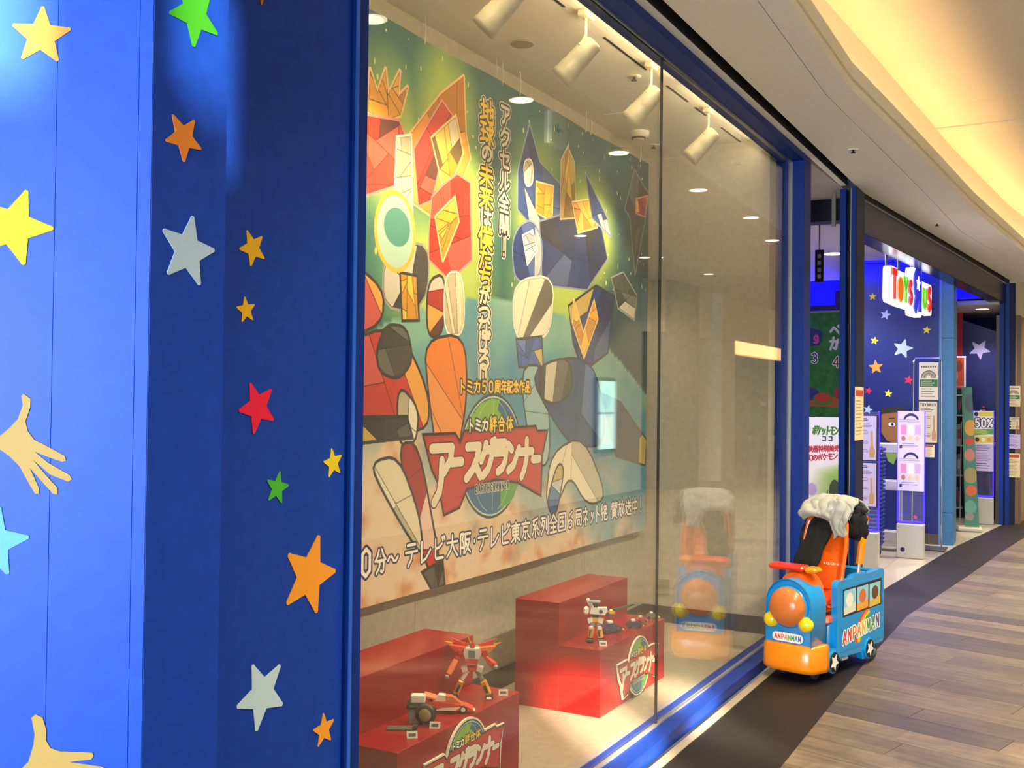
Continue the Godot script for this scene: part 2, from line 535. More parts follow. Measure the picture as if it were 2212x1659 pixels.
# ---------------------------------------------------------------- printing (lettering strokes on a 10 x 10 square, y down)
const GLYPH := {
	"ア": [[1,1,9,1,8.5,3,6,4.8],[5,3,4.8,6,4,8,2,9.5]],
	"ク": [[4,0.5,3.2,2.5,1,5],[3.5,2.2,8.8,2.2,8,5,6,8,2.5,9.7]],
	"セ": [[0.5,4,9.3,2.8,8.5,4.5,7,6],[3.5,1,3.5,8,4.2,9,9,9]],
	"ル": [[3,1,3,5,2.3,7.5,0.5,9.5],[5.8,0.7,5.8,9,9.5,5.8]],
	"全": [[5,0.3,3,2.5,0.4,4.5],[5,0.3,7,2.5,9.6,4.5],[2.5,4.6,7.5,4.6],[1.8,7,8.2,7],[0.8,9.5,9.2,9.5],[5,4.6,5,9.5]],
	"開": [[1,0.7,1,9.7],[1,0.7,4,0.7,4,4,1,4],[1,2.3,4,2.3],[9,9.7,9,0.7,6,0.7,6,4,9,4],[6,2.3,9,2.3],[2.7,5.3,7.3,5.3],[2.5,7,7.5,7],[4,5.3,4,7,3.2,9],[6,5.3,6,9]],
	"!": [[5,0.5,5,6.8],[5,9,5,9.4]],
	"地": [[0.5,3,4,3],[2.2,0.5,2.2,8],[0.3,8.5,4,7.2],[4,5,9.2,3.2,9,6.5,8,6.2],[5.3,1.5,5.3,8.5,6,9.3,9.5,9.2,9.6,7.8],[7.2,0.3,7.2,7]],
	"球": [[0.5,1,4,1],[0.7,4.3,3.8,4.3],[0.3,8.2,4,7.2],[2.2,1,2.2,7.6],[4.5,2.8,9.6,2.8],[7,0.4,7,9.3,6.2,8.8],[5,4.5,6,5.8],[4.5,8,6.6,6.4],[9,4,7.3,5.8],[7.3,5.5,9.6,8.5],[8.3,0.8,9,1.7]],
	"の": [[5.2,1.8,4.8,5,3,8.2,1.5,8,0.9,6,1.6,3.8,4,2,6.5,1.9,8.8,3.5,9,6,8,8.3,5.8,9.3]],
	"未": [[1.5,2.5,8.5,2.5],[0.5,5,9.5,5],[5,0.4,5,9.7],[5,5,3,7.5,0.6,9],[5,5,7,7.5,9.4,9]],
	"来": [[1,1.8,9,1.8],[0.5,5,9.5,5],[5,0.4,5,9.7],[2.8,2.5,3.5,4],[7.2,2.5,6.5,4],[5,5,3,7.5,0.6,9],[5,5,7,7.5,9.4,9]],
	"は": [[1.5,0.8,1,5,1.5,9.4],[3.8,3,9.5,3],[7,0.6,7,8,5.5,9.2,4,8.6,4,7.3,5.5,6.8,9.4,8.8]],
	"僕": [[2.6,0.4,1.8,2.8,0.3,5],[1.8,3,1.8,9.7],[5.4,0.3,5.4,2.4],[7.3,0.3,7.3,2.4],[4,0.9,4.5,2.2],[8.8,0.9,8.2,2.2],[3.3,2.6,9.6,2.6],[4.2,4.4,8.8,4.4],[3.8,5.6,9,5.6],[3.2,7,9.7,7],[6.4,4.4,6.4,7,5,8.8,3.3,9.7],[6.4,7,8,8.8,9.7,9.7]],
	"た": [[0.8,2.6,6,2.6],[3.8,0.4,2.6,5,0.8,9.4],[5.4,4.8,9,4.6],[5.2,7,5.2,8.6,6.5,9.2,9.4,9]],
	"ち": [[0.8,2.3,8.8,2.3],[4.2,0.4,2.4,5.6,5,4.5,7.6,4.7,8.8,6.5,7.6,8.7,4,9.6]],
	"が": [[0.6,3.2,6,3.2,6.2,6,5.2,9,3.8,8.4],[3.4,0.6,2.6,5,0.8,9.2],[7.2,2.8,8.8,5.8],[7.6,0.5,8.4,1.8],[9,0.2,9.7,1.5]],
	"か": [[0.6,3.2,6,3.2,6.2,6,5.2,9,3.8,8.4],[3.4,0.6,2.6,5,0.8,9.2],[7.2,2.4,9.2,5.6]],
	"わ": [[2.6,0.5,2.6,9.6],[0.6,2.8,3.4,2.6,0.8,7.4,5,4,8,4.6,8.8,6.6,7.6,8.6,5.4,9.4]],
	"く": [[7,0.5,2.5,5,7.2,9.5]],
	"つ": [[0.6,3.8,4,2.6,7.2,2.6,9,4.4,8.4,7,6,8.6,3,9]],
	"な": [[0.6,2.4,5.4,2.4],[3.2,0.5,2.4,3.5,0.8,6],[7,1.5,9,3],[6.6,4,6.6,8,5,9.3,3.4,8.6,3.6,7.3,5.5,7,9,9]],
	"げ": [[1.5,0.8,1,5,1.5,9.3],[3.4,3.2,9,3.2],[6.6,0.8,6.6,6,5.8,8,4.2,9.5],[8,0.4,8.6,1.6],[9.3,0.1,9.8,1.3]],
	"る": [[1.5,1,7.8,1,1.5,6,5,4,8,4.6,8.8,6.8,7.4,8.8,5,9.5,3.2,8.8,3.6,7.4,5.6,7.6,6.2,9]],
	"ト": [[3.5,0.5,3.5,9.7],[3.5,3.8,8,6]],
	"ミ": [[2,1,8,2.4],[2,4.2,7.6,5.4],[1.4,7.4,8.4,9.4]],
	"カ": [[0.8,2.8,8.8,2.8,8.2,8.5,7.3,9.2,5.8,8.4],[4.6,0.5,4.2,4,3,7.2,0.8,9.5]],
	"周": [[1.5,0.8,1.5,6,0.5,9.6],[1.5,0.8,9,0.8,9,9.5,7.8,9],[3,2.6,7.5,2.6],[2.6,4.4,7.8,4.4],[5.2,1.6,5.2,4.4],[3.4,6,7,6,7,8.2,3.4,8.2,3.4,6]],
	"年": [[3,0.3,0.8,3.2],[2.4,1.8,9,1.8],[2.6,4.2,8.6,4.2],[2.6,4.2,2.6,6.8],[0.4,6.8,9.7,6.8],[5.6,1.8,5.6,9.8]],
	"記": [[1,0.8,4,0.8],[0.3,2.4,4.6,2.4],[0.9,4,4,4],[0.9,5.5,4,5.5],[1,7,4,7,4,9.4,1,9.4,1,7],[5.3,1.2,9,1.2,9,4.6,5.6,4.6,5.6,8.6,6.4,9.4,9.4,9.3,9.6,7.8]],
	"念": [[5,0.3,3,2.2,0.5,3.6],[5,0.3,7,2.2,9.5,3.6],[3.4,2.6,6.6,2.6],[2.4,4,7.4,4,6,5.6],[1.6,6.8,0.8,8.8],[3.2,6.4,3.6,9,7,9.2,7.4,7.8],[5,6,6,7.2],[8,6.4,9.4,8.4]],
	"作": [[3,0.3,2,3,0.3,5.3],[2,3,2,9.8],[5,0.4,3.8,3.6],[4.6,2.2,9.7,2.2],[6,2.2,6,9.8],[6,4.6,9.2,4.6],[6,7,9.2,7]],
	"品": [[3,0.8,7,0.8,7,4,3,4,3,0.8],[0.8,5.6,4.2,5.6,4.2,9.3,0.8,9.3,0.8,5.6],[5.8,5.6,9.2,5.6,9.2,9.3,5.8,9.3,5.8,5.6]],
	"絆": [[2,0.3,0.8,2.4,2.6,3.6],[3.4,1.6,0.6,5.6,4,5],[2.2,5.4,2.2,9.6],[0.8,7,0.5,8.8],[3.4,6.8,3.9,8.4],[5,1,5.8,2.8],[9,1,8.2,2.8],[4.8,3.8,9.3,3.8],[4.4,6.2,9.7,6.2],[7,0.4,7,9.8]],
	"合": [[5,0.3,3,2.6,0.4,4.4],[5,0.3,7,2.6,9.6,4.4],[2.8,4,7.2,4],[2.2,5.8,7.8,5.8,7.8,9.4,2.2,9.4,2.2,5.8]],
	"体": [[3,0.3,2,3,0.3,5.3],[2,3,2,9.8],[3.8,2.8,9.7,2.8],[6.7,0.4,6.7,9.8],[6.7,2.8,5.4,5.6,3.6,7.8],[6.7,2.8,8,5.6,9.8,7.8],[5.2,7.6,8.2,7.6]],
	"ー": [[0.8,5,9.2,5]],
	"ス": [[1.4,1.4,8.2,1.4,7,4.4,4.4,7.4,1,9.4],[5.8,5.8,9,9.2]],
	"グ": [[3.6,1,2.8,3,0.8,5.4],[3.2,2.6,7.6,2.6,7,5.2,5.2,8,2,9.7],[7.6,0.4,8.4,1.8],[9,0.1,9.7,1.4]],
	"ラ": [[2,1,8,1],[1,3.8,8.8,3.8,8,6.6,6,8.6,3,9.6]],
	"ン": [[1,1.6,3.6,3],[1.2,9,5,7.6,9,2.8]],
	"ナ": [[0.6,3.4,9.4,3.4],[5.4,0.5,5.2,5,4,7.6,1.8,9.6]],
	"分": [[3.6,0.4,2.4,2.8,0.4,4.6],[6.2,0.4,7.4,2.6,9.6,4.4],[2,4.8,8,4.8,7.6,8.8,6.6,9.4,5.4,8.8],[4.6,4.8,4,7.4,1.4,9.6]],
	"～": [[0.5,5.5,2,4,3.8,4,6,6,7.8,6,9.5,4.5]],
	"テ": [[2,1,8,1],[0.6,4,9.4,4],[5.4,4,5,7,2.6,9.6]],
	"レ": [[2,0.8,2,9.2,5.4,8,9,4.6]],
	"ビ": [[2,0.8,2,8.4,2.8,9.2,8.4,9.2],[7.6,3,5,4.4,2,5],[7.4,0.4,8.2,1.8],[9,0.1,9.7,1.4]],
	"大": [[0.6,3.4,9.4,3.4],[5,0.4,5,3.4,3.6,6.8,0.6,9.6],[5,3.4,6.6,6.8,9.5,9.6]],
	"阪": [[1,0.8,1,9.8],[1,0.8,3.8,0.8,2.6,3.4,3.8,5,3.4,7,1.8,6.8],[4.8,1,9.6,1],[5.2,1,5.2,5.6,3.8,9.4],[5.4,3.6,9,3.6,7.8,6.6,4.8,9.6],[6,5,7.6,7.6,9.7,9.4]],
	"・": [[5,4.6,5,5.4]],
	"東": [[0.6,1.8,9.4,1.8],[1.8,3.2,8.2,3.2,8.2,6.4,1.8,6.4,1.8,3.2],[1.8,4.8,8.2,4.8],[5,0.3,5,9.8],[5,6.4,3,8.2,0.6,9.4],[5,6.4,7,8.2,9.5,9.4]],
	"京": [[5,0.3,5,1.8],[0.6,1.9,9.4,1.9],[2.4,3.4,7.6,3.4,7.6,5.8,2.4,5.8,2.4,3.4],[5,5.8,5,9.4,4,9],[2.6,7,1,9],[7.2,7,9,9]],
	"系": [[7.6,0.5,2,1.5],[4,1.6,2.2,3.2,5.4,4.2],[6.8,2.6,2.6,5.8,8,5.4],[7,4.4,8.4,6.2],[5,5.6,5,9.8],[2.8,7,1.2,8.8],[7,7,8.8,8.8]],
	"列": [[0.6,1,5.6,1],[2.6,1,2,3.6,0.5,5.6],[2.2,2.8,5,2.8,4.2,6,1,9.6],[2,4.4,3.4,5.6],[7,1.6,7,7],[9.2,0.5,9.2,9.6,8,9]],
	"国": [[0.8,0.8,9.2,0.8,9.2,9.6,0.8,9.6,0.8,0.8],[2.6,2.6,7.4,2.6],[2.8,5,7.2,5],[2.4,7.6,7.6,7.6],[5,2.6,5,7.6],[6.2,5.8,7,6.8]],
	"局": [[1.6,0.8,8.6,0.8,8.6,3,1.6,3],[1.6,0.8,1.6,5.6,0.5,9.6],[2,4.4,9.2,4.4,8.8,9,7.6,9],[3.6,6.2,6.6,6.2,6.6,8.4,3.6,8.4,3.6,6.2]],
	"ネ": [[5,0.3,5,1.6],[1,2.4,8.4,2.4,5,5.6,0.8,8],[5,5.2,5,9.8],[6.2,5.8,9,7.6]],
	"ッ": [[1.6,4,2.4,6],[4.4,3.6,5.2,5.6],[8,4,7,7.2,4,9.4]],
	"絶": [[2,0.3,0.8,2.4,2.6,3.6],[3.4,1.6,0.6,5.6,4,5],[2.2,5.4,2.2,9.6],[6,0.4,4.6,2.8],[5.6,1.6,8.2,1.6,7.2,3.2],[5,3.4,9,3.4,9,6,5,6],[7,3.4,7,6],[5,3.4,5,8.6,5.8,9.4,9.4,9.3,9.7,7.8]],
	"賛": [[1,1,4.4,1],[0.6,2.4,4.6,2.4],[2.6,0.3,2.6,2.4,0.8,4.2],[2.8,2.8,4.4,4],[5.8,1,9.2,1],[5.4,2.4,9.6,2.4],[7.4,0.3,7.4,2.4,5.6,4.2],[7.6,2.8,9.4,4],[2.4,4.8,7.6,4.8,7.6,8.2,2.4,8.2,2.4,4.8],[2.4,5.9,7.6,5.9],[2.4,7,7.6,7],[3.6,8.4,1.4,9.7],[6.4,8.4,8.8,9.7]],
	"放": [[2.4,0.4,2.4,2],[0.4,2.2,5,2.2],[2,2.2,1.8,5.6,0.4,9.4],[2,4.8,4.4,4.8,4.2,8.8,3,8.6],[6.6,0.4,5.2,4],[6,2.6,9.7,2.6],[8.6,2.6,7.4,6.6,4.8,9.6],[6,4.4,7.6,7.4,9.7,9.5]],
	"送": [[1,0.8,2.2,2.2],[0.4,4,2.2,4,2.2,7.2,0.5,9],[2.2,7.6,4,9.2,9.7,9.4],[4.6,0.4,5.4,1.8],[8,0.4,7.2,1.8],[4,2.4,9,2.4],[3.6,4.4,9.5,4.4],[6.4,2.4,6.2,4.8,3.8,7.8],[6.6,5,9.2,7.8]],
	"中": [[1.2,2.6,8.8,2.6,8.8,6.6,1.2,6.6,1.2,2.6],[5,0.3,5,9.8]],
	"ポ": [[0.8,3,8.2,3],[4.6,0.6,4.6,9.4,3.6,9],[2.4,5,1,8],[6.6,5,8.2,8],[8.6,0.4,9.5,0.6,9.6,1.5,8.7,1.6,8.6,0.4]],
	"ケ": [[3,0.6,2.4,3,0.8,5.4],[2.6,2.6,9.2,2.6],[6,2.6,5.6,6.4,3,9.6]],
	"モ": [[1.6,1.4,8.4,1.4],[0.8,4.6,9.4,4.6],[4.4,1.4,4.4,8.2,5.4,9.2,9,9.2]],
	"タ": [[4,0.5,3.2,2.5,1,5],[3.5,2.2,8.8,2.2,8,5,6,8,2.5,9.7],[3,4.4,6.8,6.6]],
	"コ": [[1.6,1.6,8.2,1.6,8.2,9],[1.4,8.6,8.2,8.6]],
	"映": [[1,1.4,3.6,1.4,3.6,8.4,1,8.4,1,1.4],[1,4.8,3.6,4.8],[5,5.4,5,2.4,9,2.4,9,5.4],[4.2,5.4,9.7,5.4],[7,0.4,7,5.4,4.6,9.6],[7.2,6,9.7,9.6]],
	"画": [[0.6,1,9.4,1],[2.6,2.8,7.4,2.8,7.4,7.4,2.6,7.4,2.6,2.8],[2.6,5,7.4,5],[5,1,5,7.4],[1,3.4,1,9.4,9,9.4,9,3.4]],
	"特": [[1.2,1.4,0.6,3.6],[0.8,2.6,4,2.6],[2.4,0.4,2.4,9.8],[0.4,6.8,4.2,5.6],[5,1.8,9,1.8],[7,0.4,7,3.8],[4.4,3.8,9.7,3.8],[4.6,6,9.7,6],[8.2,4.4,8.2,9.5,7,9],[5.4,7,6.2,8.2]],
	"別": [[1,1,4.8,1,4.8,3.8,1,3.8,1,1],[0.6,5.4,5.2,5.4,4.8,9,3.6,9],[2.6,3.8,2.4,6.6,0.5,9.6],[7,1.6,7,7],[9.2,0.5,9.2,9.6,8,9]],
	"前": [[3,0.3,3.8,1.8],[7,0.3,6.2,1.8],[0.5,2.2,9.5,2.2],[1.2,9.6,1.2,3.8,4.8,3.8,4.8,9.4,4,9.2],[1.2,5.6,4.8,5.6],[1.2,7.2,4.8,7.2],[6.6,4,6.6,8],[8.8,3.6,8.8,9.5,7.8,9.2]],
	"売": [[1,1.6,9,1.6],[5,0.3,5,3.4],[2.2,3.4,7.8,3.4],[0.8,6.4,0.8,4.8,9.2,4.8,9.2,6.4],[3.8,5.8,3.4,8,0.8,9.6],[6.2,5.8,6.2,9,9.2,9,9.5,7.8]],
	"幻": [[3.2,0.4,1,3.8,3.4,4.6],[4.8,2.4,1,7.6,5,7],[4.4,5.8,5.4,8],[6.2,1.6,9.4,1.6,9.2,8.6,8.2,9.4,7,8.8]],
	"ペ": [[0.8,6,3.4,3,5,4,9.2,8.2],[7.4,2,8.4,1.2,9.3,2,8.4,2.9,7.4,2]],
	"0": [[5,0.8,2.4,2.4,2.4,7.8,5,9.4,7.6,7.8,7.6,2.4,5,0.8]],
	"2": [[2.4,2.8,3.4,1,6,0.8,7.6,2.6,6.8,5,2.2,9.2,8,9.2]],
	"3": [[2.4,1.8,5,0.8,7.4,2.4,7,4.2,4.6,4.8,7.4,5.6,7.6,7.8,5,9.4,2.2,8.2]],
	"4": [[6.4,9.4,6.4,0.8,1.8,6.8,8.4,6.8]],
	"5": [[7.6,0.9,3,0.9,2.6,4.8,5.4,4,7.6,5.4,7.6,7.8,5.4,9.4,2.4,8.4]],
	"6": [[7,0.9,4,2.4,2.4,6,3,8.6,5,9.4,7.2,8.4,7.4,6.2,5.2,5,2.8,6]],
	"%": [[8,1,2,9],[2.6,1.2,3.6,2.4,2.6,3.6,1.6,2.4,2.6,1.2],[7.4,6.4,8.4,7.6,7.4,8.8,6.4,7.6,7.4,6.4]],
	"A": [[1.4,9.5,5,0.7,8.6,9.5],[2.8,6.4,7.2,6.4]],
	"C": [[8.2,2.4,5.4,0.8,2.4,2.6,2,5.2,2.6,8,5.4,9.4,8.2,8]],
	"E": [[7.8,0.8,2.4,0.8,2.4,9.3,7.8,9.3],[2.4,5,6.8,5]],
	"G": [[8,2.4,5.4,0.8,2.4,2.4,2,5.4,2.6,8,5.4,9.4,8.2,8,8.2,5.6,5.8,5.6]],
	"H": [[2,0.7,2,9.5],[8,0.7,8,9.5],[2,5,8,5]],
	"I": [[5,0.7,5,9.5]],
	"L": [[2.4,0.7,2.4,9.3,7.8,9.3]],
	"M": [[1.4,9.5,1.8,0.9,5,7,8.2,0.9,8.6,9.5]],
	"N": [[2,9.5,2,0.9,8,9.3,8,0.7]],
	"O": [[5,0.7,2.2,2.2,1.6,5,2.2,8,5,9.5,7.8,8,8.4,5,7.8,2.2,5,0.7]],
	"P": [[2.2,9.5,2.2,0.8,6,0.8,8,2.4,7.6,4.8,5.6,5.6,2.2,5.6]],
	"R": [[2.2,9.5,2.2,0.8,6,0.8,8,2.4,7.6,4.6,5.6,5.2,2.2,5.2],[5,5.2,8.2,9.5]],
	"S": [[7.8,2.2,5.2,0.8,2.4,2.2,2.8,4.2,5.2,5,7.6,6,7.8,8,5.2,9.4,2,8.2]],
	"T": [[1.2,0.8,8.8,0.8],[5,0.8,5,9.5]],
	"U": [[2,0.7,2,7,3.2,9,5,9.5,6.8,9,8,7,8,0.7]],
	"Y": [[1.4,0.7,5,5.2,8.6,0.7],[5,5.2,5,9.5]],
	"i": [[5,3.6,5,9.4],[5,1.2,5,1.5]],
	"g": [[7.2,3.6,4.8,3,2.8,4.4,2.8,6.2,4.8,7.4,7.2,6.4,7.2,3.4,7.2,8.6,5,9.8,2.8,9.2]],
	"a": [[7.2,3.6,4.8,3,2.6,4.6,2.6,7.4,4.8,9.2,7.2,8,7.2,3.4,7.2,9.4]],
}

func fill_poly(im: Image, p: PackedVector2Array, c: Color) -> void:
	var w := im.get_width()
	var h := im.get_height()
	var y0 := INF
	var y1 := -INF
	for q in p:
		y0 = minf(y0, q.y)
		y1 = maxf(y1, q.y)
	for y in range(maxi(0, int(floor(y0))), mini(h - 1, int(ceil(y1))) + 1):
		var xs := []
		var yc := y + 0.5
		for i in p.size():
			var a := p[i]
			var b := p[(i + 1) % p.size()]
			if (a.y <= yc) != (b.y <= yc):
				xs.append(a.x + (yc - a.y) / (b.y - a.y) * (b.x - a.x))
		xs.sort()
		for i in range(0, xs.size() - 1, 2):
			var xa := maxi(0, int(round(xs[i])))
			var xb := mini(w, int(round(xs[i + 1])))
			if xb > xa:
				im.fill_rect(Rect2i(xa, y, xb - xa, 1), c)

func stroke(im: Image, path: Array, w: float, c: Color) -> void:
	# path: Vector2 list; a thick line with round ends
	for i in path.size():
		fill_poly(im, ellipse(path[i].x, path[i].y, w * 0.5, w * 0.5, 12), c)
		if i + 1 < path.size():
			var d: Vector2 = path[i + 1] - path[i]
			var n := Vector2(-d.y, d.x).normalized() * w * 0.5
			fill_poly(im, PackedVector2Array([path[i] + n, path[i + 1] + n, path[i + 1] - n, path[i] - n]), c)

func glyph_paths(ch: String, x: float, y: float, sx: float, sy: float, shear := 0.0) -> Array:
	var out := []
	if not GLYPH.has(ch):
		return out
	for s in GLYPH[ch]:
		var path := []
		for i in range(0, s.size(), 2):
			path.append(Vector2(x + s[i] * sx / 10.0 + shear * (10.0 - s[i + 1]) * sy / 10.0, y + s[i + 1] * sy / 10.0))
		out.append(path)
	return out

# passes: [[stroke width, colour], ...] drawn back to front; step: advance per letter
func write_on(im: Image, text: String, x: float, y: float, sx: float, sy: float, step: Vector2, passes: Array, shear := 0.0) -> void:
	for ps in passes:
		for i in text.length():
			var c: Color = ps[1] if ps[1] is Color else ps[1][i % ps[1].size()]
			for path in glyph_paths(text[i], x + step.x * i, y + step.y * i, sx, sy, shear):
				stroke(im, path, ps[0], c)

# the round emblem with its slanted title banner, centred on (cx, cy); k pixels per unit, 112 units wide
func emblem(im: Image, cx: float, cy: float, k: float) -> void:
	var at := func(a: Array) -> PackedVector2Array:
		var r := PackedVector2Array()
		for i in range(0, a.size(), 2):
			r.append(Vector2(cx + (a[i] - 180.0) * k, cy + (a[i + 1] - 182.0) * k))
		return r
	var ink := Color("20302c")
	fill_poly(im, ellipse(cx, cy, 30.0 * k, 30.0 * k, 40), ink)
	fill_poly(im, ellipse(cx, cy, 28.8 * k, 28.8 * k, 40), Color("bcd0b0"))
	fill_poly(im, ellipse(cx, cy, 28.0 * k, 28.0 * k, 40), Color("2a5f8c"))
	fill_poly(im, at.call([154, 172, 158, 164, 168, 157, 178, 154.5, 186, 155, 184, 160, 190, 163, 186, 168, 178, 172, 168, 174, 160, 176]), Color("7fae3c"))
	fill_poly(im, at.call([188, 196, 202, 194, 206, 198, 198, 206, 188, 208]), Color("4f9a3e"))
	for m in [-12.0, 0.0, 12.0]:
		var arc := []
		for i in 13:
			var a := -1.3 + 2.6 * i / 12.0
			arc.append(Vector2(cx + sin(a) * m * k * 0.0 + cos(a) * m * k * 1.6, cy + sin(a) * 27.0 * k))
		stroke(im, arc, 0.35 * k, Color("a8c8a0"))
	# title banner
	var ban := [123, 172, 146, 172, 151, 177, 155, 171, 224, 170, 226, 172.5, 236, 172.5, 231, 184, 230, 203, 206, 195, 183, 192, 156, 195, 150, 203, 139, 205, 134, 191, 129, 185]
	var p: PackedVector2Array = at.call(ban)
	for off in [[2.2, Color("3a1512")], [1.0, Color("a03028")]]:
		for q in Geometry2D.offset_polygon(p, off[0] * k, Geometry2D.JOIN_MITER):
			fill_poly(im, q, off[1])
	fill_poly(im, p, Color("b8322a"))
	var title := "アースグランナー"
	var xs := [126, 143, 155, 168, 181, 194, 207, 221]
	var wd := [20, 10, 15, 15, 14, 14, 15, 9]
	for pass_n in 2:
		for i in 8:
			var top := 174.5 if i > 0 else 174.0
			var hgt: float = [28.0, 18.0, 18.0, 17.0, 16.0, 17.0, 20.0, 22.0][i]
			for path in glyph_paths(title[i], cx + (xs[i] - 180.0) * k, cy + (top - 182.0) * k, wd[i] * k, hgt * k):
				stroke(im, path, (5.6 if pass_n == 0 else 4.4) * k, Color("4a1a16") if pass_n == 0 else Color("ddd3b8"))
	write_on(im, "トミカ", cx - 23.0 * k, cy - 18.0 * k, 5.5 * k, 6.0 * k, Vector2(6.3 * k, 0), [[2.6 * k, ink], [1.1 * k, Color("f2efe0")]])
	write_on(im, "絆合体", cx - 3.5 * k, cy - 19.0 * k, 7.0 * k, 7.5 * k, Vector2(8.2 * k, 0), [[2.6 * k, ink], [1.0 * k, Color("f0c832")]])
	write_on(im, "EARTHGRANNER", cx - 16.0 * k, cy + 13.0 * k, 2.4 * k, 4.0 * k, Vector2(2.75 * k, 0), [[1.4 * k, Color("c8d0c0")], [0.7 * k, ink]])

# ---------------------------------------------------------------- the setting
const STRIP_IN := [-1.517, 7.0, -1.517, -5.9, -1.425, -8.9, -1.31, -10.49, -1.2, -11.99, -0.905, -14.53, -0.5, -18.0]
const STRIP_OUT := [-1.095, 7.0, -1.095, -4.3, -1.115, -6.2, -1.104, -7.87, -0.901, -9.96, -0.757, -11.7, -0.6, -13.3, -0.05, -18.0]

func joined(a: Array, b: Array) -> PackedVector2Array:
	var r := pts(a)
	var q := pts(b)
	q.reverse()
	r.append_array(q)
	return r

func _floor() -> void:
	var root := struct_root("floor")
	var base := painted("floor_base", Color(0.30, 0.27, 0.23), 0.5)
	part("subfloor", slab(joined(STRIP_OUT, [14.0, 7.0, 14.0, -34.0, -0.05, -34.0]), -0.08, -0.0045), base, root)
	var stripm := painted("floor_strip", Color(0.11, 0.095, 0.083), 0.55, 2.0)
	stripm.metallic_specular = 0.32
	part("border_strip", slab(joined(STRIP_IN, STRIP_OUT), -0.08, 0.0), stripm, root)
	part("metal_threshold", bx(Vector3(-1.558, -0.05, -6.9), Vector3(-1.517, 0.004, 4.0)), mat("threshold", Color(0.74, 0.68, 0.58), 0.32, 0.35), root)
	# shop floor: large pale tiles with open joints
	var tile := mat("tile", Color(0.66, 0.62, 0.56), 0.16)
	var tile2 := mat("tile_grey", Color(0.55, 0.52, 0.48), 0.16)
	part("tile_bed", slab(joined([-9.0, -6.9, -9.0, -20.0], [-1.53, -6.9, -1.425, -8.9, -1.31, -10.49, -1.2, -11.99, -0.905, -14.53, -0.5, -18.0, -0.5, -20.0]), -0.08, -0.004), mat("grout", Color(0.4, 0.38, 0.36), 0.8), root)
	var shop := joined([-9.0, -6.9, -9.0, -20.0], [-1.53, -6.9, -1.427, -8.9, -1.312, -10.49, -1.203, -11.99, -0.908, -14.53, -0.5, -18.0, -0.5, -20.0])
	for i in 12:
		for j in 22:
			var x0 := -7.0 + i * 0.6
			var z0 := -20.0 + j * 0.6
			var cell := PackedVector2Array([Vector2(x0 + 0.002, z0 + 0.002), Vector2(x0 + 0.598, z0 + 0.002), Vector2(x0 + 0.598, z0 + 0.598), Vector2(x0 + 0.002, z0 + 0.598)])
			for q in Geometry2D.intersect_polygons(cell, shop):
				part("tile", slab(q, -0.02, 0.0), tile2 if (i * 7 + j * 3) % 5 == 0 else tile, root)
	# planks, laid a little aslant across the corridor
	var tones := [Color(0.45, 0.395, 0.325), Color(0.415, 0.365, 0.30), Color(0.325, 0.285, 0.25), Color(0.475, 0.415, 0.34), Color(0.37, 0.325, 0.275), Color(0.435, 0.37, 0.295), Color(0.295, 0.26, 0.235)]
	var wood := []
	for t in tones.size():
		for v in 2:
			var m := mat("plank_%d_%d" % [t, v], tones[t], 0.5)
			m.albedo_texture = wood_tex
			m.uv1_scale = Vector3(0.9, 0.45, 1)
			m.uv1_offset = Vector3(0.37 * t + 0.21 * v, 0.29 * v + 0.17 * t, 0)
			m.clearcoat_enabled = true
			m.clearcoat = 0.15
			m.clearcoat_roughness = 0.3
			wood.append(m)
	var ang := deg_to_rad(14.5)
	var along := Vector2(cos(ang), sin(ang))
	var across := Vector2(-sin(ang), cos(ang))
	var area_poly := joined(STRIP_OUT, [3.0, 7.0, 3.0, -26.0, -0.05, -26.0])
	var origin := Vector2(-1.09, -5.0)
	var near_st: Array = []
	var far_tools := {}
	var wdt := 0.2
	var tone_of := [1, 0, 3, 1, 5, 3, 3, 0, 2, 2, 0, 3, 0, 1, 4, 0, 0, 4, 5, 3]
	for r in range(-86, 50):
		var off := fposmod(r * 0.37, 1.0) * 1.3
		for k in range(-3, 6):
			var p0 := origin + across * (r * wdt) + along * (-0.9 + off + (k - 1) * 1.3)
			var e := 0.0012
			var rect := PackedVector2Array([p0 + along * e + across * e, p0 + along * (1.3 - e) + across * e, p0 + along * (1.3 - e) + across * (wdt - e), p0 + along * e + across * (wdt - e)])
			for q in Geometry2D.intersect_polygons(rect, area_poly):
				var mi: int = tone_of[posmod(r, 20)] * 2 + posmod(r * 3 + k, 2)
				if posmod(r * 5 + k * 3, 7) == 0:
					mi = (mi + 2) % wood.size()
				var mid := Vector2.ZERO
				for v in q:
					mid += v / q.size()
				var seen: bool = mid.y < -3.6 and mid.y > -16.0 and mid.x < -0.1 and mid.x < (mid.y + 2.0) * -0.09
				var mesh_pts := q
				if seen:
					var st := begin()
					plank_to(st, mesh_pts, origin, along, across, r)
					part("plank", done(st), wood[mi], root)
				else:
					if not far_tools.has(mi):
						far_tools[mi] = begin()
					plank_to(far_tools[mi], mesh_pts, origin, along, across, r)
	for mi in far_tools:
		var o := part("planking", done(far_tools[mi]), wood[mi], root)
		o.set_meta("kind", "stuff")

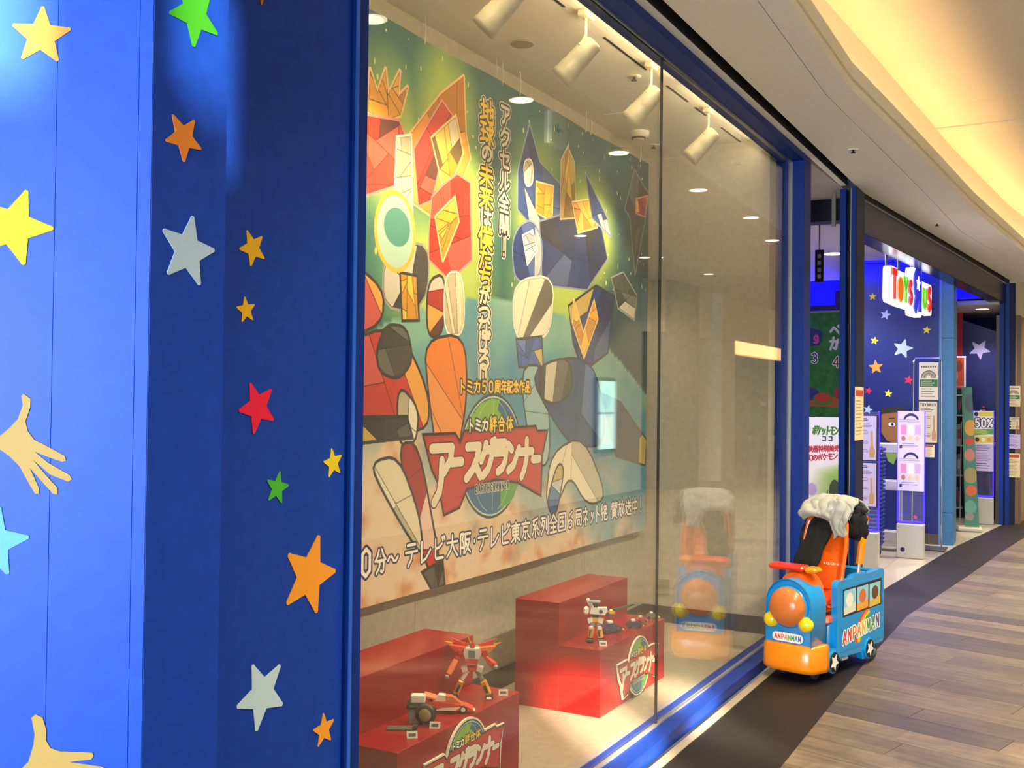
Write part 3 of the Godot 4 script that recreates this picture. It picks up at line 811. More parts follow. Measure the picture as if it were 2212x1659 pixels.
func plank_to(st: SurfaceTool, q: PackedVector2Array, origin: Vector2, along: Vector2, across: Vector2, row: int) -> void:
	var ids := Geometry2D.triangulate_polygon(q)
	for i in range(0, ids.size(), 3):
		var v := [q[ids[i]], q[ids[i + 1]], q[ids[i + 2]]]
		var order := [0, 1, 2]
		if (v[1] - v[0]).cross(v[2] - v[0]) < 0.0:
			order = [0, 2, 1]
		for k in order:
			var d: Vector2 = v[k] - origin
			st.set_uv(Vector2(d.dot(along) * 0.55 + row * 0.313, d.dot(across) * 1.6 + row * 0.171))
			st.add_vertex(Vector3(v[k].x, 0.0, v[k].y))
	for i in q.size():
		var a := q[i]
		var b := q[(i + 1) % q.size()]
		var n := Vector3((b - a).y, 0, -(b - a).x) * (-1.0 if Geometry2D.is_polygon_clockwise(q) else 1.0)
		quad(st, Vector3(a.x, -0.006, a.y), Vector3(b.x, -0.006, b.y), Vector3(b.x, 0.0, b.y), Vector3(a.x, 0.0, a.y), n)

const BRIGHT_DIR := Vector3(-0.84, 0, 0.542)
const BRIGHT_AT := Vector3(-1.48, 0, -1.327)

func _walls() -> void:
	var blue := painted("wall_blue", Color(0.085, 0.27, 0.72), 0.42)
	var frame := mat("frame_blue", Color(0.03, 0.18, 0.52), 0.42)
	frame.metallic_specular = 0.3
	blue.metallic_specular = 0.33
	# angled blue wall at the left, of upright boards with fine joints
	var w := struct_root("wall_left")
	w.position = BRIGHT_AT
	w.rotation.y = atan2(-BRIGHT_DIR.z, BRIGHT_DIR.x)
	# local x runs along the wall, away from the pillar corner; local -z... the visible face is chosen below
	var cuts := [0.0, 0.024, 0.168, 0.75, 1.5]
	var s := 1.0 if (w.basis * Vector3(0, 0, 1)).dot(Vector3(0.542, 0, 0.84)) > 0 else -1.0
	for i in cuts.size() - 1:
		part("wall_board", bx(Vector3(cuts[i] + 0.0002, 0.0, minf(-0.03 * s, 0.0)), Vector3(cuts[i + 1] - 0.0002, 3.6, maxf(-0.03 * s, 0.0)), 0.0005), blue, w)
	part("backing", bx(Vector3(0.02, 0.0, minf(-0.03 * s, -0.12 * s)), Vector3(1.5, 3.6, maxf(-0.03 * s, -0.12 * s))), blue, w)
	# pillar face and recessed panel beside the window
	struct("wall_pillar", slab(pts([-1.48, -1.3285, -1.48, -1.513, -1.60, -1.513, -1.75, -1.513, -1.75, -1.24, -1.60, -1.27]), 0.0, 3.6), blue)
	struct("wall_panel", bx(Vector3(-1.78, 0.0, -2.07), Vector3(-1.61, 3.6, -1.50)), blue)
	struct("wall_behind_pillar", bx(Vector3(-2.9, 0.0, -2.07), Vector3(-2.75, 3.6, 0.0)), blue)
	# light cladding above the shop floor line, behind the display
	var cream := painted("cream", Color(0.78, 0.755, 0.68), 0.5)
	var show_cream := painted("show_cream", Color(0.70, 0.665, 0.585), 0.5)
	var back := struct_root("wall_display_back")
	for seg in [[-2.0, -3.78], [-3.78, -5.533], [-5.533, -6.6]]:
		part("wall_panel", bx(Vector3(-2.65, 0.0, seg[1] + 0.0015), Vector3(-2.55, 3.2, seg[0] - 0.0015)), show_cream, back)
	struct("wall_display_side", bx(Vector3(-2.55, 0.0, -6.6), Vector3(-1.73, 3.2, -6.45)), cream)
	struct("wall_display_left", bx(Vector3(-2.65, 0.0, -2.07), Vector3(-1.78, 3.2, -1.97)), cream)
	var brown := mat("base_brown", Color(0.27, 0.23, 0.19), 0.5)
	struct("baseboard_back", bx(Vector3(-2.549, SHOW_FLOOR, -6.44), Vector3(-2.54, 0.17, -2.09)), brown)
	struct("baseboard_side", bx(Vector3(-2.54, SHOW_FLOOR, -6.449), Vector3(-1.735, 0.17, -6.44)), brown)
	# shop shell
	var navy := mat("navy", Color(0.10, 0.14, 0.42), 0.5)
	struct("wall_shop_far", bx(Vector3(-9.0, 0.0, -20.1), Vector3(-0.4, 3.3, -20.0)), navy)
	struct("wall_shop_left", bx(Vector3(-9.1, 0.0, -20.0), Vector3(-9.0, 3.3, -2.0)), cream)
	struct("wall_shop_near", bx(Vector3(-9.0, 0.0, -2.1), Vector3(-2.66, 3.3, -2.0)), cream)
	# window frame
	var win := struct_root("window_1")
	part("sill", bx(Vector3(-1.73, 0.0, -6.86), Vector3(-1.575, 0.062, -2.07), 0.002), frame, win)
	part("head", bx(Vector3(-1.73, 3.05, -6.86), Vector3(-1.57, 3.2, -2.07), 0.002), frame, win)
	part("jamb", bx(Vector3(-1.73, 0.062, -2.2), Vector3(-1.655, 3.05, -2.07), 0.002), frame, win)
	part("jamb", bx(Vector3(-1.655, 0.062, -2.13), Vector3(-1.60, 3.05, -2.07), 0.002), frame, win)
	part("jamb", bx(Vector3(-1.73, 0.062, -6.86), Vector3(-1.57, 3.05, -6.68), 0.002), frame, win)
	part("jamb", bx(Vector3(-1.745, 0.062, -6.68), Vector3(-1.70, 3.05, -6.6), 0.002), frame, win)
	var bead := mat("bead", Color(0.72, 0.73, 0.70), 0.3, 0.6)
	part("glazing_bead", bx(Vector3(-1.676, 0.062, -6.68), Vector3(-1.658, 0.071, -2.2)), bead, win)
	part("glazing_bead", bx(Vector3(-1.676, 3.041, -6.68), Vector3(-1.658, 3.05, -2.2)), bead, win)
	part("glazing_bead", bx(Vector3(-1.67, 0.071, -6.68), Vector3(-1.644, 3.041, -6.672)), bead, win)
	part("trim_strip", bx(Vector3(-1.604, 0.0, -2.088), Vector3(-1.596, 3.05, -2.076)), mat("bright_trim", Color(0.16, 0.40, 0.85), 0.2), win)
	# panes: the second stands a hair out of line with the first
	var gm := glass("window_glass", 0.008)
	part("pane", bx(Vector3(GLASS_X - 0.006, 0.071, -4.385), Vector3(GLASS_X + 0.006, 3.041, -2.2)), gm, win)
	var p2 := part("pane", bx(Vector3(-0.006, 0.071, -2.283), Vector3(0.006, 3.041, 0.0)), gm, win, Vector3(GLASS_X, 0, -4.389))
	p2.rotation.y = deg_to_rad(-0.52)
	part("joint_seal", bx(Vector3(GLASS_X - 0.006, 0.071, -4.389), Vector3(GLASS_X + 0.006, 3.041, -4.385)), mat("seal", Color(0.16, 0.15, 0.12), 0.5), win)

func poly_edge(offset: float) -> Array:
	# line of the soffit's outer edge, moved sideways
	var e := [[-1.04, 0.25], [-1.037, -4.1], [-1.042, -5.43], [-0.955, -6.69], [-0.805, -9.13], [-0.56, -11.98], [-0.05, -16.0], [0.9, -22.0], [2.3, -30.0]]
	var r := []
	for q in e:
		r.append(q[0] + offset)
		r.append(q[1])
	return r

func _ceilings() -> void:
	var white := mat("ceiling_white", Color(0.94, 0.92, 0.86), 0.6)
	var lip := mat("cove_lip", Color(0.95, 0.92, 0.84), 0.6)
	var dark := mat("slot_dark", Color(0.13, 0.11, 0.10), 0.7)
	var soff := struct_root("ceiling")
	var seam := [-1.141, 0.25, -1.141, -4.04, -1.176, -5.45, -1.124, -6.74, -1.053, -8.585, -1.006, -10.308, -0.75, -12.4, -0.2, -16.0]
	var seam2 := []
	for i in seam.size():
		seam2.append(seam[i] + (0.004 if i % 2 == 0 else 0.0))
	part("soffit_board", slab(joined([-1.47, 0.25, -1.47, -8.1, -0.85, -14.5, -0.35, -16.0], seam), SOFFIT_Y, 3.14), white, soff)
	part("soffit_board", slab(joined(seam2, [-1.04, 0.25, -1.037, -4.1, -1.042, -5.43, -0.955, -6.69, -0.805, -9.13, -0.56, -11.98, -0.05, -16.0]), SOFFIT_Y, 3.14), white, soff)
	part("soffit_core", slab(joined([-1.47, 0.25, -1.47, -8.1, -0.85, -14.5, -0.3, -16.0], poly_edge(-0.03).slice(0, 14)), 3.141, 3.16), white, soff)
	# raised lip of the light cove
	part("cove_lip", slab(joined(poly_edge(-0.025).slice(0, 14), poly_edge(0.0).slice(0, 14)), 3.16, 3.235), lip, soff)
	part("cove_wall", slab(joined(poly_edge(-0.22), poly_edge(-0.155)), 3.16, 3.62), white, soff)
	part("trim_board", bx(Vector3(-1.57, SOFFIT_Y, -7.8), Vector3(-1.53, 3.25, 0.25)), white, soff)
	part("shutter_slot", bx(Vector3(-1.53, 3.2, -8.0), Vector3(-1.47, 3.25, 0.25)), dark, soff)
	part("slot_side", bx(Vector3(-1.53, 3.092, -7.8), Vector3(-1.526, 3.2, 0.25)), dark, soff)
	part("slot_side", bx(Vector3(-1.474, 3.1, -8.0), Vector3(-1.47, 3.2, 0.25)), dark, soff)
	part("upper_deck", bx(Vector3(-1.75, 3.25, -8.0), Vector3(-1.2, 3.3, 0.25)), white, soff)
	# high ceiling over the corridor, in boards with a narrow crosswise panel between
	var high := mat("ceiling_high", Color(0.80, 0.765, 0.69), 0.6)
	var hi := struct_root("ceiling_high")
	var cuts := [0.25, -7.83, -8.46, -15.2, -15.8, -34.0]
	for i in cuts.size() - 1:
		var clip := PackedVector2Array([Vector2(-3, cuts[i] - 0.009), Vector2(6, cuts[i] - 0.009), Vector2(6, cuts[i + 1] + 0.009), Vector2(-3, cuts[i + 1] + 0.009)])
		var lift := 0.004 if i % 2 == 1 else 0.0
		for q in Geometry2D.intersect_polygons(joined(poly_edge(-0.16) + [2.3, -34.0], [3.45, 0.25, 3.45, -34.0]), clip):
			part("ceiling_panel", slab(q, CEIL_Y + lift, CEIL_Y + 0.05), high, hi)
	part("deck", bx(Vector3(-1.4, CEIL_Y + 0.055, -34.0), Vector3(6.0, CEIL_Y + 0.15, 0.25)), white, hi)
	# inner ceiling of the shop and of the display window
	struct("ceiling_display", bx(Vector3(-2.65, 3.15, -6.6), Vector3(-1.73, 3.2, -2.0)), white)
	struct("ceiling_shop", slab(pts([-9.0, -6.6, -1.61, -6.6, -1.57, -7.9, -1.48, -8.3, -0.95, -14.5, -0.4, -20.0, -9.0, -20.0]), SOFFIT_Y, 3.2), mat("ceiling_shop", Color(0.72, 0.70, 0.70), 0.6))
	struct("ceiling_shop_near", bx(Vector3(-9.0, 3.2, -6.6), Vector3(-2.65, 3.3, -2.0)), white)
	# warm strip lights lying in the cove
	var e := poly_edge(-0.09)
	for i in range(0, e.size() - 2, 2):
		var a := Vector3(e[i], 3.172, e[i + 1])
		var b := Vector3(e[i + 2], 3.172, e[i + 3])
		var n := maxi(1, int(round(a.distance_to(b) / 2.2)))
		for k in n:
			var p := a.lerp(b, float(k) / n)
			var q := a.lerp(b, float(k + 1) / n)
			var l := p.distance_to(q)
			var o := part("cove_light", cbox(Vector3(0.03, 0.016, l - 0.02), 0.003), glow("cove_glow", Color(1.0, 0.80, 0.50), 2.0), self, (p + q) * 0.5)
			o.rotation.y = atan2(q.x - p.x, q.z - p.z)
			tag(o, "warm strip light hidden in the ceiling cove along the shopfront", "strip light", "cove strip lights")
			var al := area("cove_strip", (p + q) * 0.5 + Vector3(0, 0.012, 0), Vector3.UP, Vector2(0.03, l - 0.02), Color(1.0, 0.81, 0.55), 0.33 * l)
			al.look_at_from_position(al.position, al.position + Vector3.UP, (q - p).normalized())

func _atrium() -> void:
	# tall hall behind the camera, with a glazed entrance and high windows
	var white := mats["ceiling_white"] as StandardMaterial3D
	struct("wall_atrium_header", bx(Vector3(-8.0, CEIL_Y, 0.25), Vector3(14.0, 10.0, 0.4)), white)
	struct("wall_atrium_soffit", bx(Vector3(-8.0, SOFFIT_Y, 0.25), Vector3(-1.04, CEIL_Y, 0.4)), white)
	struct("wall_atrium_left", bx(Vector3(-5.0, 0.0, 0.3), Vector3(-4.85, 10.0, 7.0)), white)
	struct("wall_atrium_leftnear", bx(Vector3(-5.0, 0.0, 0.0), Vector3(-2.6, 3.6, 0.3)), white)
	struct("wall_atrium_right", bx(Vector3(14.0, 0.0, -0.3), Vector3(14.15, 10.0, 7.0)), white)
	struct("wall_atrium_rightnear", bx(Vector3(6.2, 0.0, 0.25), Vector3(14.0, CEIL_Y, 0.4)), white)
	struct("ceiling_atrium", bx(Vector3(-8.0, 10.0, 0.25), Vector3(14.0, 10.2, 7.2)), white)
	struct("floor_atrium", bx(Vector3(-5.0, -0.08, -1.2), Vector3(-1.517, -0.001, 7.0)), mat("atrium_floor", Color(0.5, 0.46, 0.4), 0.4))
	# end wall at z = 7: openings [x0, x1, y0, y1]; the first is the glazed entrance, the others are high lights
	var holes := [[-4.2, 1.0, 0.0, 4.6], [6.3, 6.75, 6.55, 7.2], [6.95, 7.2, 6.72, 7.2], [9.15, 9.85, 6.0, 6.6], [10.0, 10.6, 6.3, 6.85], [10.85, 11.1, 6.3, 6.6], [11.7, 12.2, 6.35, 6.75]]
	var xs := [-5.0, 14.0]
	for h in holes:
		xs.append(h[0])
		xs.append(h[1])
	xs.sort()
	var root := struct_root("wall_atrium_end")
	for i in xs.size() - 1:
		if xs[i + 1] - xs[i] < 0.01:
			continue
		var mid: float = (xs[i] + xs[i + 1]) * 0.5
		var solid := [[0.0, 10.0]]
		for h in holes:
			if mid > h[0] and mid < h[1]:
				solid = [[0.0, h[2]], [h[3], 10.0]]
		for s in solid:
			if s[1] - s[0] > 0.01:
				part("wall_panel", bx(Vector3(xs[i], s[0], 7.0), Vector3(xs[i + 1], s[1], 7.2)), white, root)
	var alu := mat("alu", Color(0.55, 0.56, 0.58), 0.35, 0.7)
	var gm := glass("entrance_glass", 0.02)
	var n := 2
	for h in holes:
		var win := struct_root("window_%d" % n)
		n += 1
		part("pane", bx(Vector3(h[0], h[2], 7.09), Vector3(h[1], h[3], 7.10)), gm, win)
		for x in [h[0], h[1] - 0.04]:
			part("frame_bar", bx(Vector3(x, h[2], 7.06), Vector3(x + 0.04, h[3], 7.13)), alu, win)
		if h[1] - h[0] > 2.0:
			for x in [-2.9, -1.6, -0.3]:
				part("frame_bar", bx(Vector3(x, h[2], 7.06), Vector3(x + 0.05, h[3], 7.13)), alu, win)

func _display_window() -> void:
	struct("floor_display", bx(Vector3(-2.55, 0.0, -6.45), Vector3(-1.73, SHOW_FLOOR, -2.07)), painted("show_floor", Color(0.64, 0.60, 0.52), 0.45))

func _entrance() -> void:
	var frame := mats["frame_blue"] as StandardMaterial3D
	var dark := mats["slot_dark"] as StandardMaterial3D
	var metal := mat("post_metal", Color(0.62, 0.58, 0.50), 0.35, 0.6)
	var side := mat("post_side", Color(0.13, 0.15, 0.25), 0.45)
	side.metallic_specular = 0.25
	# shutter guide post beside the window
	var d1 := struct_root("door_1")
	part("guide_post", bx(Vector3(-1.575, 0.0, -8.12), Vector3(-1.532, 3.07, -7.8), 0.002), frame, d1)
	part("guide_post", bx(Vector3(-1.495, 0.0, -8.12), Vector3(-1.462, 3.08, -7.8), 0.002), frame, d1)
	part("guide_slot", bx(Vector3(-1.532, 0.0, -8.12), Vector3(-1.495, 3.09, -7.9)), dark, d1)
	part("guide_strip", bx(Vector3(-1.5, 0.0, -7.9), Vector3(-1.495, 3.07, -7.8)), metal, d1)
	part("side_cover", bx(Vector3(-1.462, 0.0, -8.12), Vector3(-1.458, 3.08, -7.803)), side, d1)
	# header beam over the entrance, at the angle of the bend
	var h := struct_root("trim_1")
	h.position = Vector3(-1.47, 0, -8.12)
	h.rotation.y = deg_to_rad(-5.3)
	var beam := mat("beam", Color(0.05, 0.09, 0.24), 0.24)
	beam.metallic_specular = 0.3
	part("header_beam", bx(Vector3(-0.16, 2.79, -6.4), Vector3(0.0, 3.045, 0.0), 0.003), beam, h)
	part("header_slot", bx(Vector3(-0.14, 3.045, -6.4), Vector3(-0.02, 3.3, 0.0)), dark, h)
	part("header_edge", bx(Vector3(-0.003, 3.03, -6.4), Vector3(0.006, 3.045, 0.0)), mat("edge_pale", Color(0.45, 0.45, 0.48), 0.4), h)
	# far guide post
	var d2 := struct_root("door_2")
	part("guide_post", bx(Vector3(-0.955, 0.0, -14.85), Vector3(-0.905, 3.05, -14.5)), frame, d2)
	part("guide_slot", bx(Vector3(-0.905, 0.0, -14.85), Vector3(-0.885, 3.05, -14.54)), dark, d2)
	part("guide_post", bx(Vector3(-0.885, 0.0, -14.85), Vector3(-0.84, 3.05, -14.5)), frame, d2)
	part("side_cover", bx(Vector3(-0.84, 0.0, -14.95), Vector3(-0.775, 3.05, -14.56)), side, d2)
	# partition with stars and its light blue end column
	var starwall := painted("star_wall", Color(0.035, 0.11, 0.40), 0.45)
	struct("wall_partition", bx(Vector3(-2.32, 0.0, -12.25), Vector3(-1.38, SOFFIT_Y, -12.03)), starwall)
	struct("baseboard_partition", bx(Vector3(-2.32, 0.0, -12.03), Vector3(-1.38, 0.11, -12.018)), mats["base_brown"])
	var col := struct_root("wall_column")
	var teal := painted("column_blue", Color(0.20, 0.42, 0.60), 0.4)
	part("column_edge", bx(Vector3(-1.38, 0.0, -12.25), Vector3(-1.352, SOFFIT_Y, -12.025)), mat("column_edge", Color(0.30, 0.46, 0.66), 0.35), col)
	for y in [[0.0, 0.343], [0.347, 2.217], [2.221, SOFFIT_Y]]:
		part("column_panel", bx(Vector3(-1.352, y[0], -12.35), Vector3(-1.235, y[1], -12.03), 0.001), teal, col)
	part("column_core", bx(Vector3(-1.35, 0.0, -12.3), Vector3(-1.24, SOFFIT_Y, -12.04)), dark, col)
	# the neighbouring shopfront round the bend
	var tan := painted("next_wall", Color(0.50, 0.42, 0.33), 0.5)
	struct("wall_next", slab(pts([-0.775, -14.62, -0.35, -18.0, 0.9, -24.0, 2.3, -32.0, 1.6, -32.0, -1.0, -18.0, -1.0, -14.62]), 0.0, 2.65), tan)
	struct("wall_next_upper", slab(pts([-0.77, -14.6, -0.34, -18.0, 0.9, -24.0, 2.3, -32.0, 1.6, -32.0, -1.0, -18.0, -0.85, -14.6]), 2.651, 3.6), mats["cream"])
	struct("trim_next", bx(Vector3(-0.765, 0.0, -14.95), Vector3(-0.72, 2.65, -14.7)), mat("next_trim", Color(0.42, 0.31, 0.22), 0.5))

func _far_corridor() -> void:
	# opposite side, seen only as a reflection in the glass
	var cream := mats["cream"] as StandardMaterial3D
	var w := struct_root("wall_right")
	var z := -2.75
	for l in [1.3, 3.4, 3.4, 3.2, 2.6]:
		part("wall_panel", bx(Vector3(3.3, 0.0, z - l + 0.006), Vector3(3.45, CEIL_Y, z - 0.006)), cream, w)
		z -= l
	part("return_wall", bx(Vector3(3.3, 0.0, -2.75), Vector3(6.35, CEIL_Y, -2.6)), cream, w)
	part("bay_wall", bx(Vector3(6.2, 0.0, -2.6), Vector3(6.35, CEIL_Y, 0.3)), cream, w)
	part("bay_ceiling", bx(Vector3(3.4, CEIL_Y, -2.7), Vector3(6.35, CEIL_Y + 0.05, 0.25)), cream, w)
	part("column", bx(Vector3(3.1, 0.0, -18.2), Vector3(3.45, CEIL_Y, -16.8)), mat("dark_clad", Color(0.30, 0.29, 0.27), 0.4), w)
	part("column", bx(Vector3(3.0, 0.0, -20.0), Vector3(3.45, CEIL_Y, -19.2)), cream, w)
	part("lintel", bx(Vector3(3.2, 2.7, -34.0), Vector3(3.45, CEIL_Y, -16.6)), cream, w)
	part("shop_recess", bx(Vector3(5.9, 0.0, -34.0), Vector3(6.0, 3.0, -16.6)), mat("dark_recess", Color(0.34, 0.30, 0.25), 0.6), w)
	part("shop_side", bx(Vector3(3.45, 0.0, -16.7), Vector3(6.0, 3.0, -16.6)), cream, w)
	part("shop_side", bx(Vector3(3.45, 0.0, -34.0), Vector3(6.0, 3.0, -33.9)), cream, w)
	part("recess_ceiling", bx(Vector3(3.45, 2.9, -34.0), Vector3(6.0, 3.0, -16.6)), cream, w)
	struct("wall_far_end", bx(Vector3(-1.0, 0.0, -34.2), Vector3(6.0, CEIL_Y, -34.0)), mat("far_end", Color(0.42, 0.38, 0.33), 0.6))
	var wl := part("cove_light", cbox(Vector3(0.05, 0.28, 4.0), 0.01), glow("far_cove", Color(1.0, 0.80, 0.52), 1.2), self, Vector3(3.16, 2.6, -21.8))
	tag(wl, "long warm light band above the shops across the corridor", "strip light")
	area("far_cove_strip", Vector3(3.1, 2.6, -21.8), Vector3(-1, -0.3, 0), Vector2(4.0, 0.28), Color(1.0, 0.80, 0.52), 0.6)
	# portrait information screen
	var scr := thing("information_screen", "tall information screen on the wall across the corridor, mirrored in the shop window", "screen", Vector3(3.298, 0.75, -15.0), -PI / 2)
	part("housing", bx(Vector3(-0.36, -0.06, 0.0), Vector3(0.36, 1.12, 0.06), 0.01), mat("screen_black", Color(0.08, 0.10, 0.10), 0.3), scr)
	var im := Image.create(160, 280, false, Image.FORMAT_RGB8)
	im.fill(Color(0.75, 0.93, 0.90))
	fill_poly(im, ellipse(80, 70, 44, 44), Color(0.55, 0.85, 0.85))
	fill_poly(im, pts([20, 150, 140, 140, 140, 260, 20, 265]), Color(0.93, 0.96, 0.86))
	fill_poly(im, pts([0, 128, 160, 128, 160, 136, 0, 136]), Color(0.10, 0.30, 0.32))
	var sm := printed("screen_print", im, 0.3)
	sm.emission_enabled = true
	sm.emission_operator = BaseMaterial3D.EMISSION_OP_MULTIPLY
	sm.emission = Color.WHITE
	sm.emission_texture = sm.albedo_texture
	sm.emission_energy_multiplier = 1.1
	part("screen_face", card(0.62, 1.06), sm, scr, Vector3(0, 0.53, 0.0635))
	area("screen_light", Vector3(3.2, 1.28, -15.0), Vector3(-1, 0, 0), Vector2(0.62, 1.06), Color(0.8, 1.0, 0.97), 0.3)
	# round recessed lamps in the high ceiling
	for k in 9:
		var at := Vector3(0.13 + (0.25 * (k - 5) if k > 5 else 0.0), CEIL_Y, -2.9 - k * 1.74)
		downlight(at, 0.075, "round recessed lamp in the high corridor ceiling, one of a long row", "corridor ceiling lamps", 10.5, Color(1.0, 0.93, 0.80))
	for zl in [-20.5, -23.0]:
		downlight(Vector3(4.7, 2.9, zl), 0.07, "warm lamp in the shop across the corridor, mirrored in the glass", "lamps of the shop across the corridor", 9.0, Color(1.0, 0.85, 0.62))
	for k in 3:
		downlight(Vector3(2.3, CEIL_Y, -12.0 - k * 2.2), 0.07, "recessed lamp of the second row in the corridor ceiling", "corridor ceiling lamps, second row", 8.0, Color(1.0, 0.93, 0.80))

func downlight(at: Vector3, r: float, label: String, group: String, energy: float, col: Color) -> void:
	var t := thing("ceiling_lamp", label, "lamp", at, 0.0, group)
	part("trim_ring", lathe([[r, -0.001], [r + 0.018, -0.004], [r + 0.022, 0.0]], 24), mats["ceiling_white"], t)
	part("lamp_face", lathe([[0.0, -0.0035], [r, -0.0035], [r, -0.001]], 24, false), glow("lamp_warm" if col.b < 0.8 else "lamp_cool", col, 7.0), t)
	spot("ceiling_lamp_light", at + Vector3(0, -0.02, 0), Vector3.DOWN, 58.0, col, energy, r)

# ---------------------------------------------------------------- poster
# plain coloured shapes stand in for the printed figures; numbers are centimetres on the sheet
const POSTER_SHAPES := [
	["eba028",78,41,79,24,84,32,89,21,91,31,99,19,98,30,105,24,100,37,89,42],
	["d73c23",70,44,99,40,107,49,96,67,70,77], ["f0961e",108,71,108,43,132,20,150,7,152,33,156,43,144,64,127,75],
	["d73c23",111,49,133,23,141,27,125,68,115,72], ["f5b432",125,41,144,27,150,42,137,64], ["e6d7aa",98,47,108,44,110,79,97,82],
	["dc3723",124,82,126,67,135,60,146,53,156,55,158,90,141,101,124,94], ["f5b432",129,75,144,64,147,74,135,93],
	["46423c",90,96,124,86,122,115,90,119], ["f0aa28",102,103,114,103,116,121,104,122], ["c83228",123,104,137,99,136,126,123,128],
	["ebd7b4",137,99,151,97,153,125,137,126], ["e17d28",121,130,153,125,156,154,147,184,138,169,132,179,125,153],
	["be3228",60,100,90,110,89,125,60,133], ["be3228",55,137,100,124,124,151,125,168,101,168,55,163],
	["4b463e",86,136,92,125,107,125,112,139,101,147,88,144], ["d8cfae",101,149,117,159,115,174,102,174], ["3a3632",60,163,108,163,112,171,60,173],
	["be3228",102,174,117,174,133,222,137,237,124,227,112,200], ["d8cfae",83,181,102,179,118,204,122,223,109,211,92,193], ["3a3632",122,230,137,227,139,239,129,238],
	["2e4a86",203,59,203,40,215,14,226,31,249,38,254,58,224,67], ["e6dcc0",209,34,218,31,219,43,211,46], ["f0aa32",223,42,241,41,240,59,223,57],
	["2b3d70",227,62,300,40,315,70,288,91,231,94], ["b98c32",251,25,259,16,268,22,272,52,251,56], ["f0aa32",267,45,296,38,301,53,275,60],
	["2e4a86",285,25,314,46,320,56,295,49], ["324f9c",197,78,204,68,219,62,230,71,228,92,201,96], ["dfe3e6",209,72,219,68,224,77,214,85],
	["e6dcc0",199,96,244,88,240,119,220,124,200,123], ["3a5fa8",203,125,230,122,232,137,206,138], ["8fb5b8",206,138,235,137,243,188,222,190],
	["1f3a78",263,103,301,88,325,92,317,126,284,138,270,123], ["f0aa32",270,99,284,117,298,97,303,107,285,130,269,112],
	["2a5a9c",216,140,270,130,303,137,318,181,272,181,244,165], ["4b4a46",228,137,264,131,271,148,251,157,229,154],
	["e6ddc4",243,183,285,175,319,213,291,215,267,195,250,212,237,210], ["2a5a9c",238,210,251,189,260,192,249,219],
	["3c4248",357,9,380,20,374,39,359,74,350,40,341,36], ["b4322d",360,27,378,22,374,35,360,35], ["4a5450",322,81,339,76,362,88,358,103,332,98], ["24365e",309,151,337,156,380,180,378,196,331,188],
]

const SOFT_INKS := ["be3228", "d8cfae", "4b463e", "e17d28", "ebd7b4", "c83228", "324f9c", "e6dcc0", "8fb5b8", "2a5a9c", "e6ddc4", "4b4a46", "46423c"]

func rounded(p: PackedVector2Array) -> PackedVector2Array:
	var r := PackedVector2Array()
	for i in p.size():
		var a := p[i]
		var b := p[(i + 1) % p.size()]
		r.append(a.lerp(b, 0.22))
		r.append(a.lerp(b, 0.78))
	return r

# cut a printed shape into panels of near inks with fine lines between
func panels(im: Image, p: PackedVector2Array, ink: Color, depth: int, r: RandomNumberGenerator) -> void:
	var mid := Vector2.ZERO
	for v in p:
		mid += v / p.size()
	if depth == 0 or p.size() < 3:
		var c := ink
		var pick := r.randf()
		if pick < 0.26:
			c = ink.darkened(0.18)
		elif pick < 0.48:
			c = ink.lightened(0.16)
		elif pick < 0.54:
			c = ink.lerp(Color("f0c850"), 0.75)
		elif pick < 0.59:
			c = ink.lerp(Color("e6dfcc"), 0.8)
		elif pick < 0.63:
			c = ink.lerp(Color("33302c"), 0.7)
		fill_poly(im, p, ink.darkened(0.5))
		for q in Geometry2D.offset_polygon(p, -1.2, Geometry2D.JOIN_MITER):
			fill_poly(im, q, c)
		return
	var a := r.randf() * TAU
	var d := Vector2(cos(a), sin(a))
	var n := Vector2(-d.y, d.x)
	mid += n * r.randf_range(-14.0, 14.0)
	for side in [1.0, -1.0]:
		var half := PackedVector2Array([mid - d * 3000.0, mid + d * 3000.0, mid + d * 3000.0 + n * 3000.0 * side, mid - d * 3000.0 + n * 3000.0 * side])
		for q in Geometry2D.intersect_polygons(p, half):
			panels(im, q, ink, depth - 1, r)

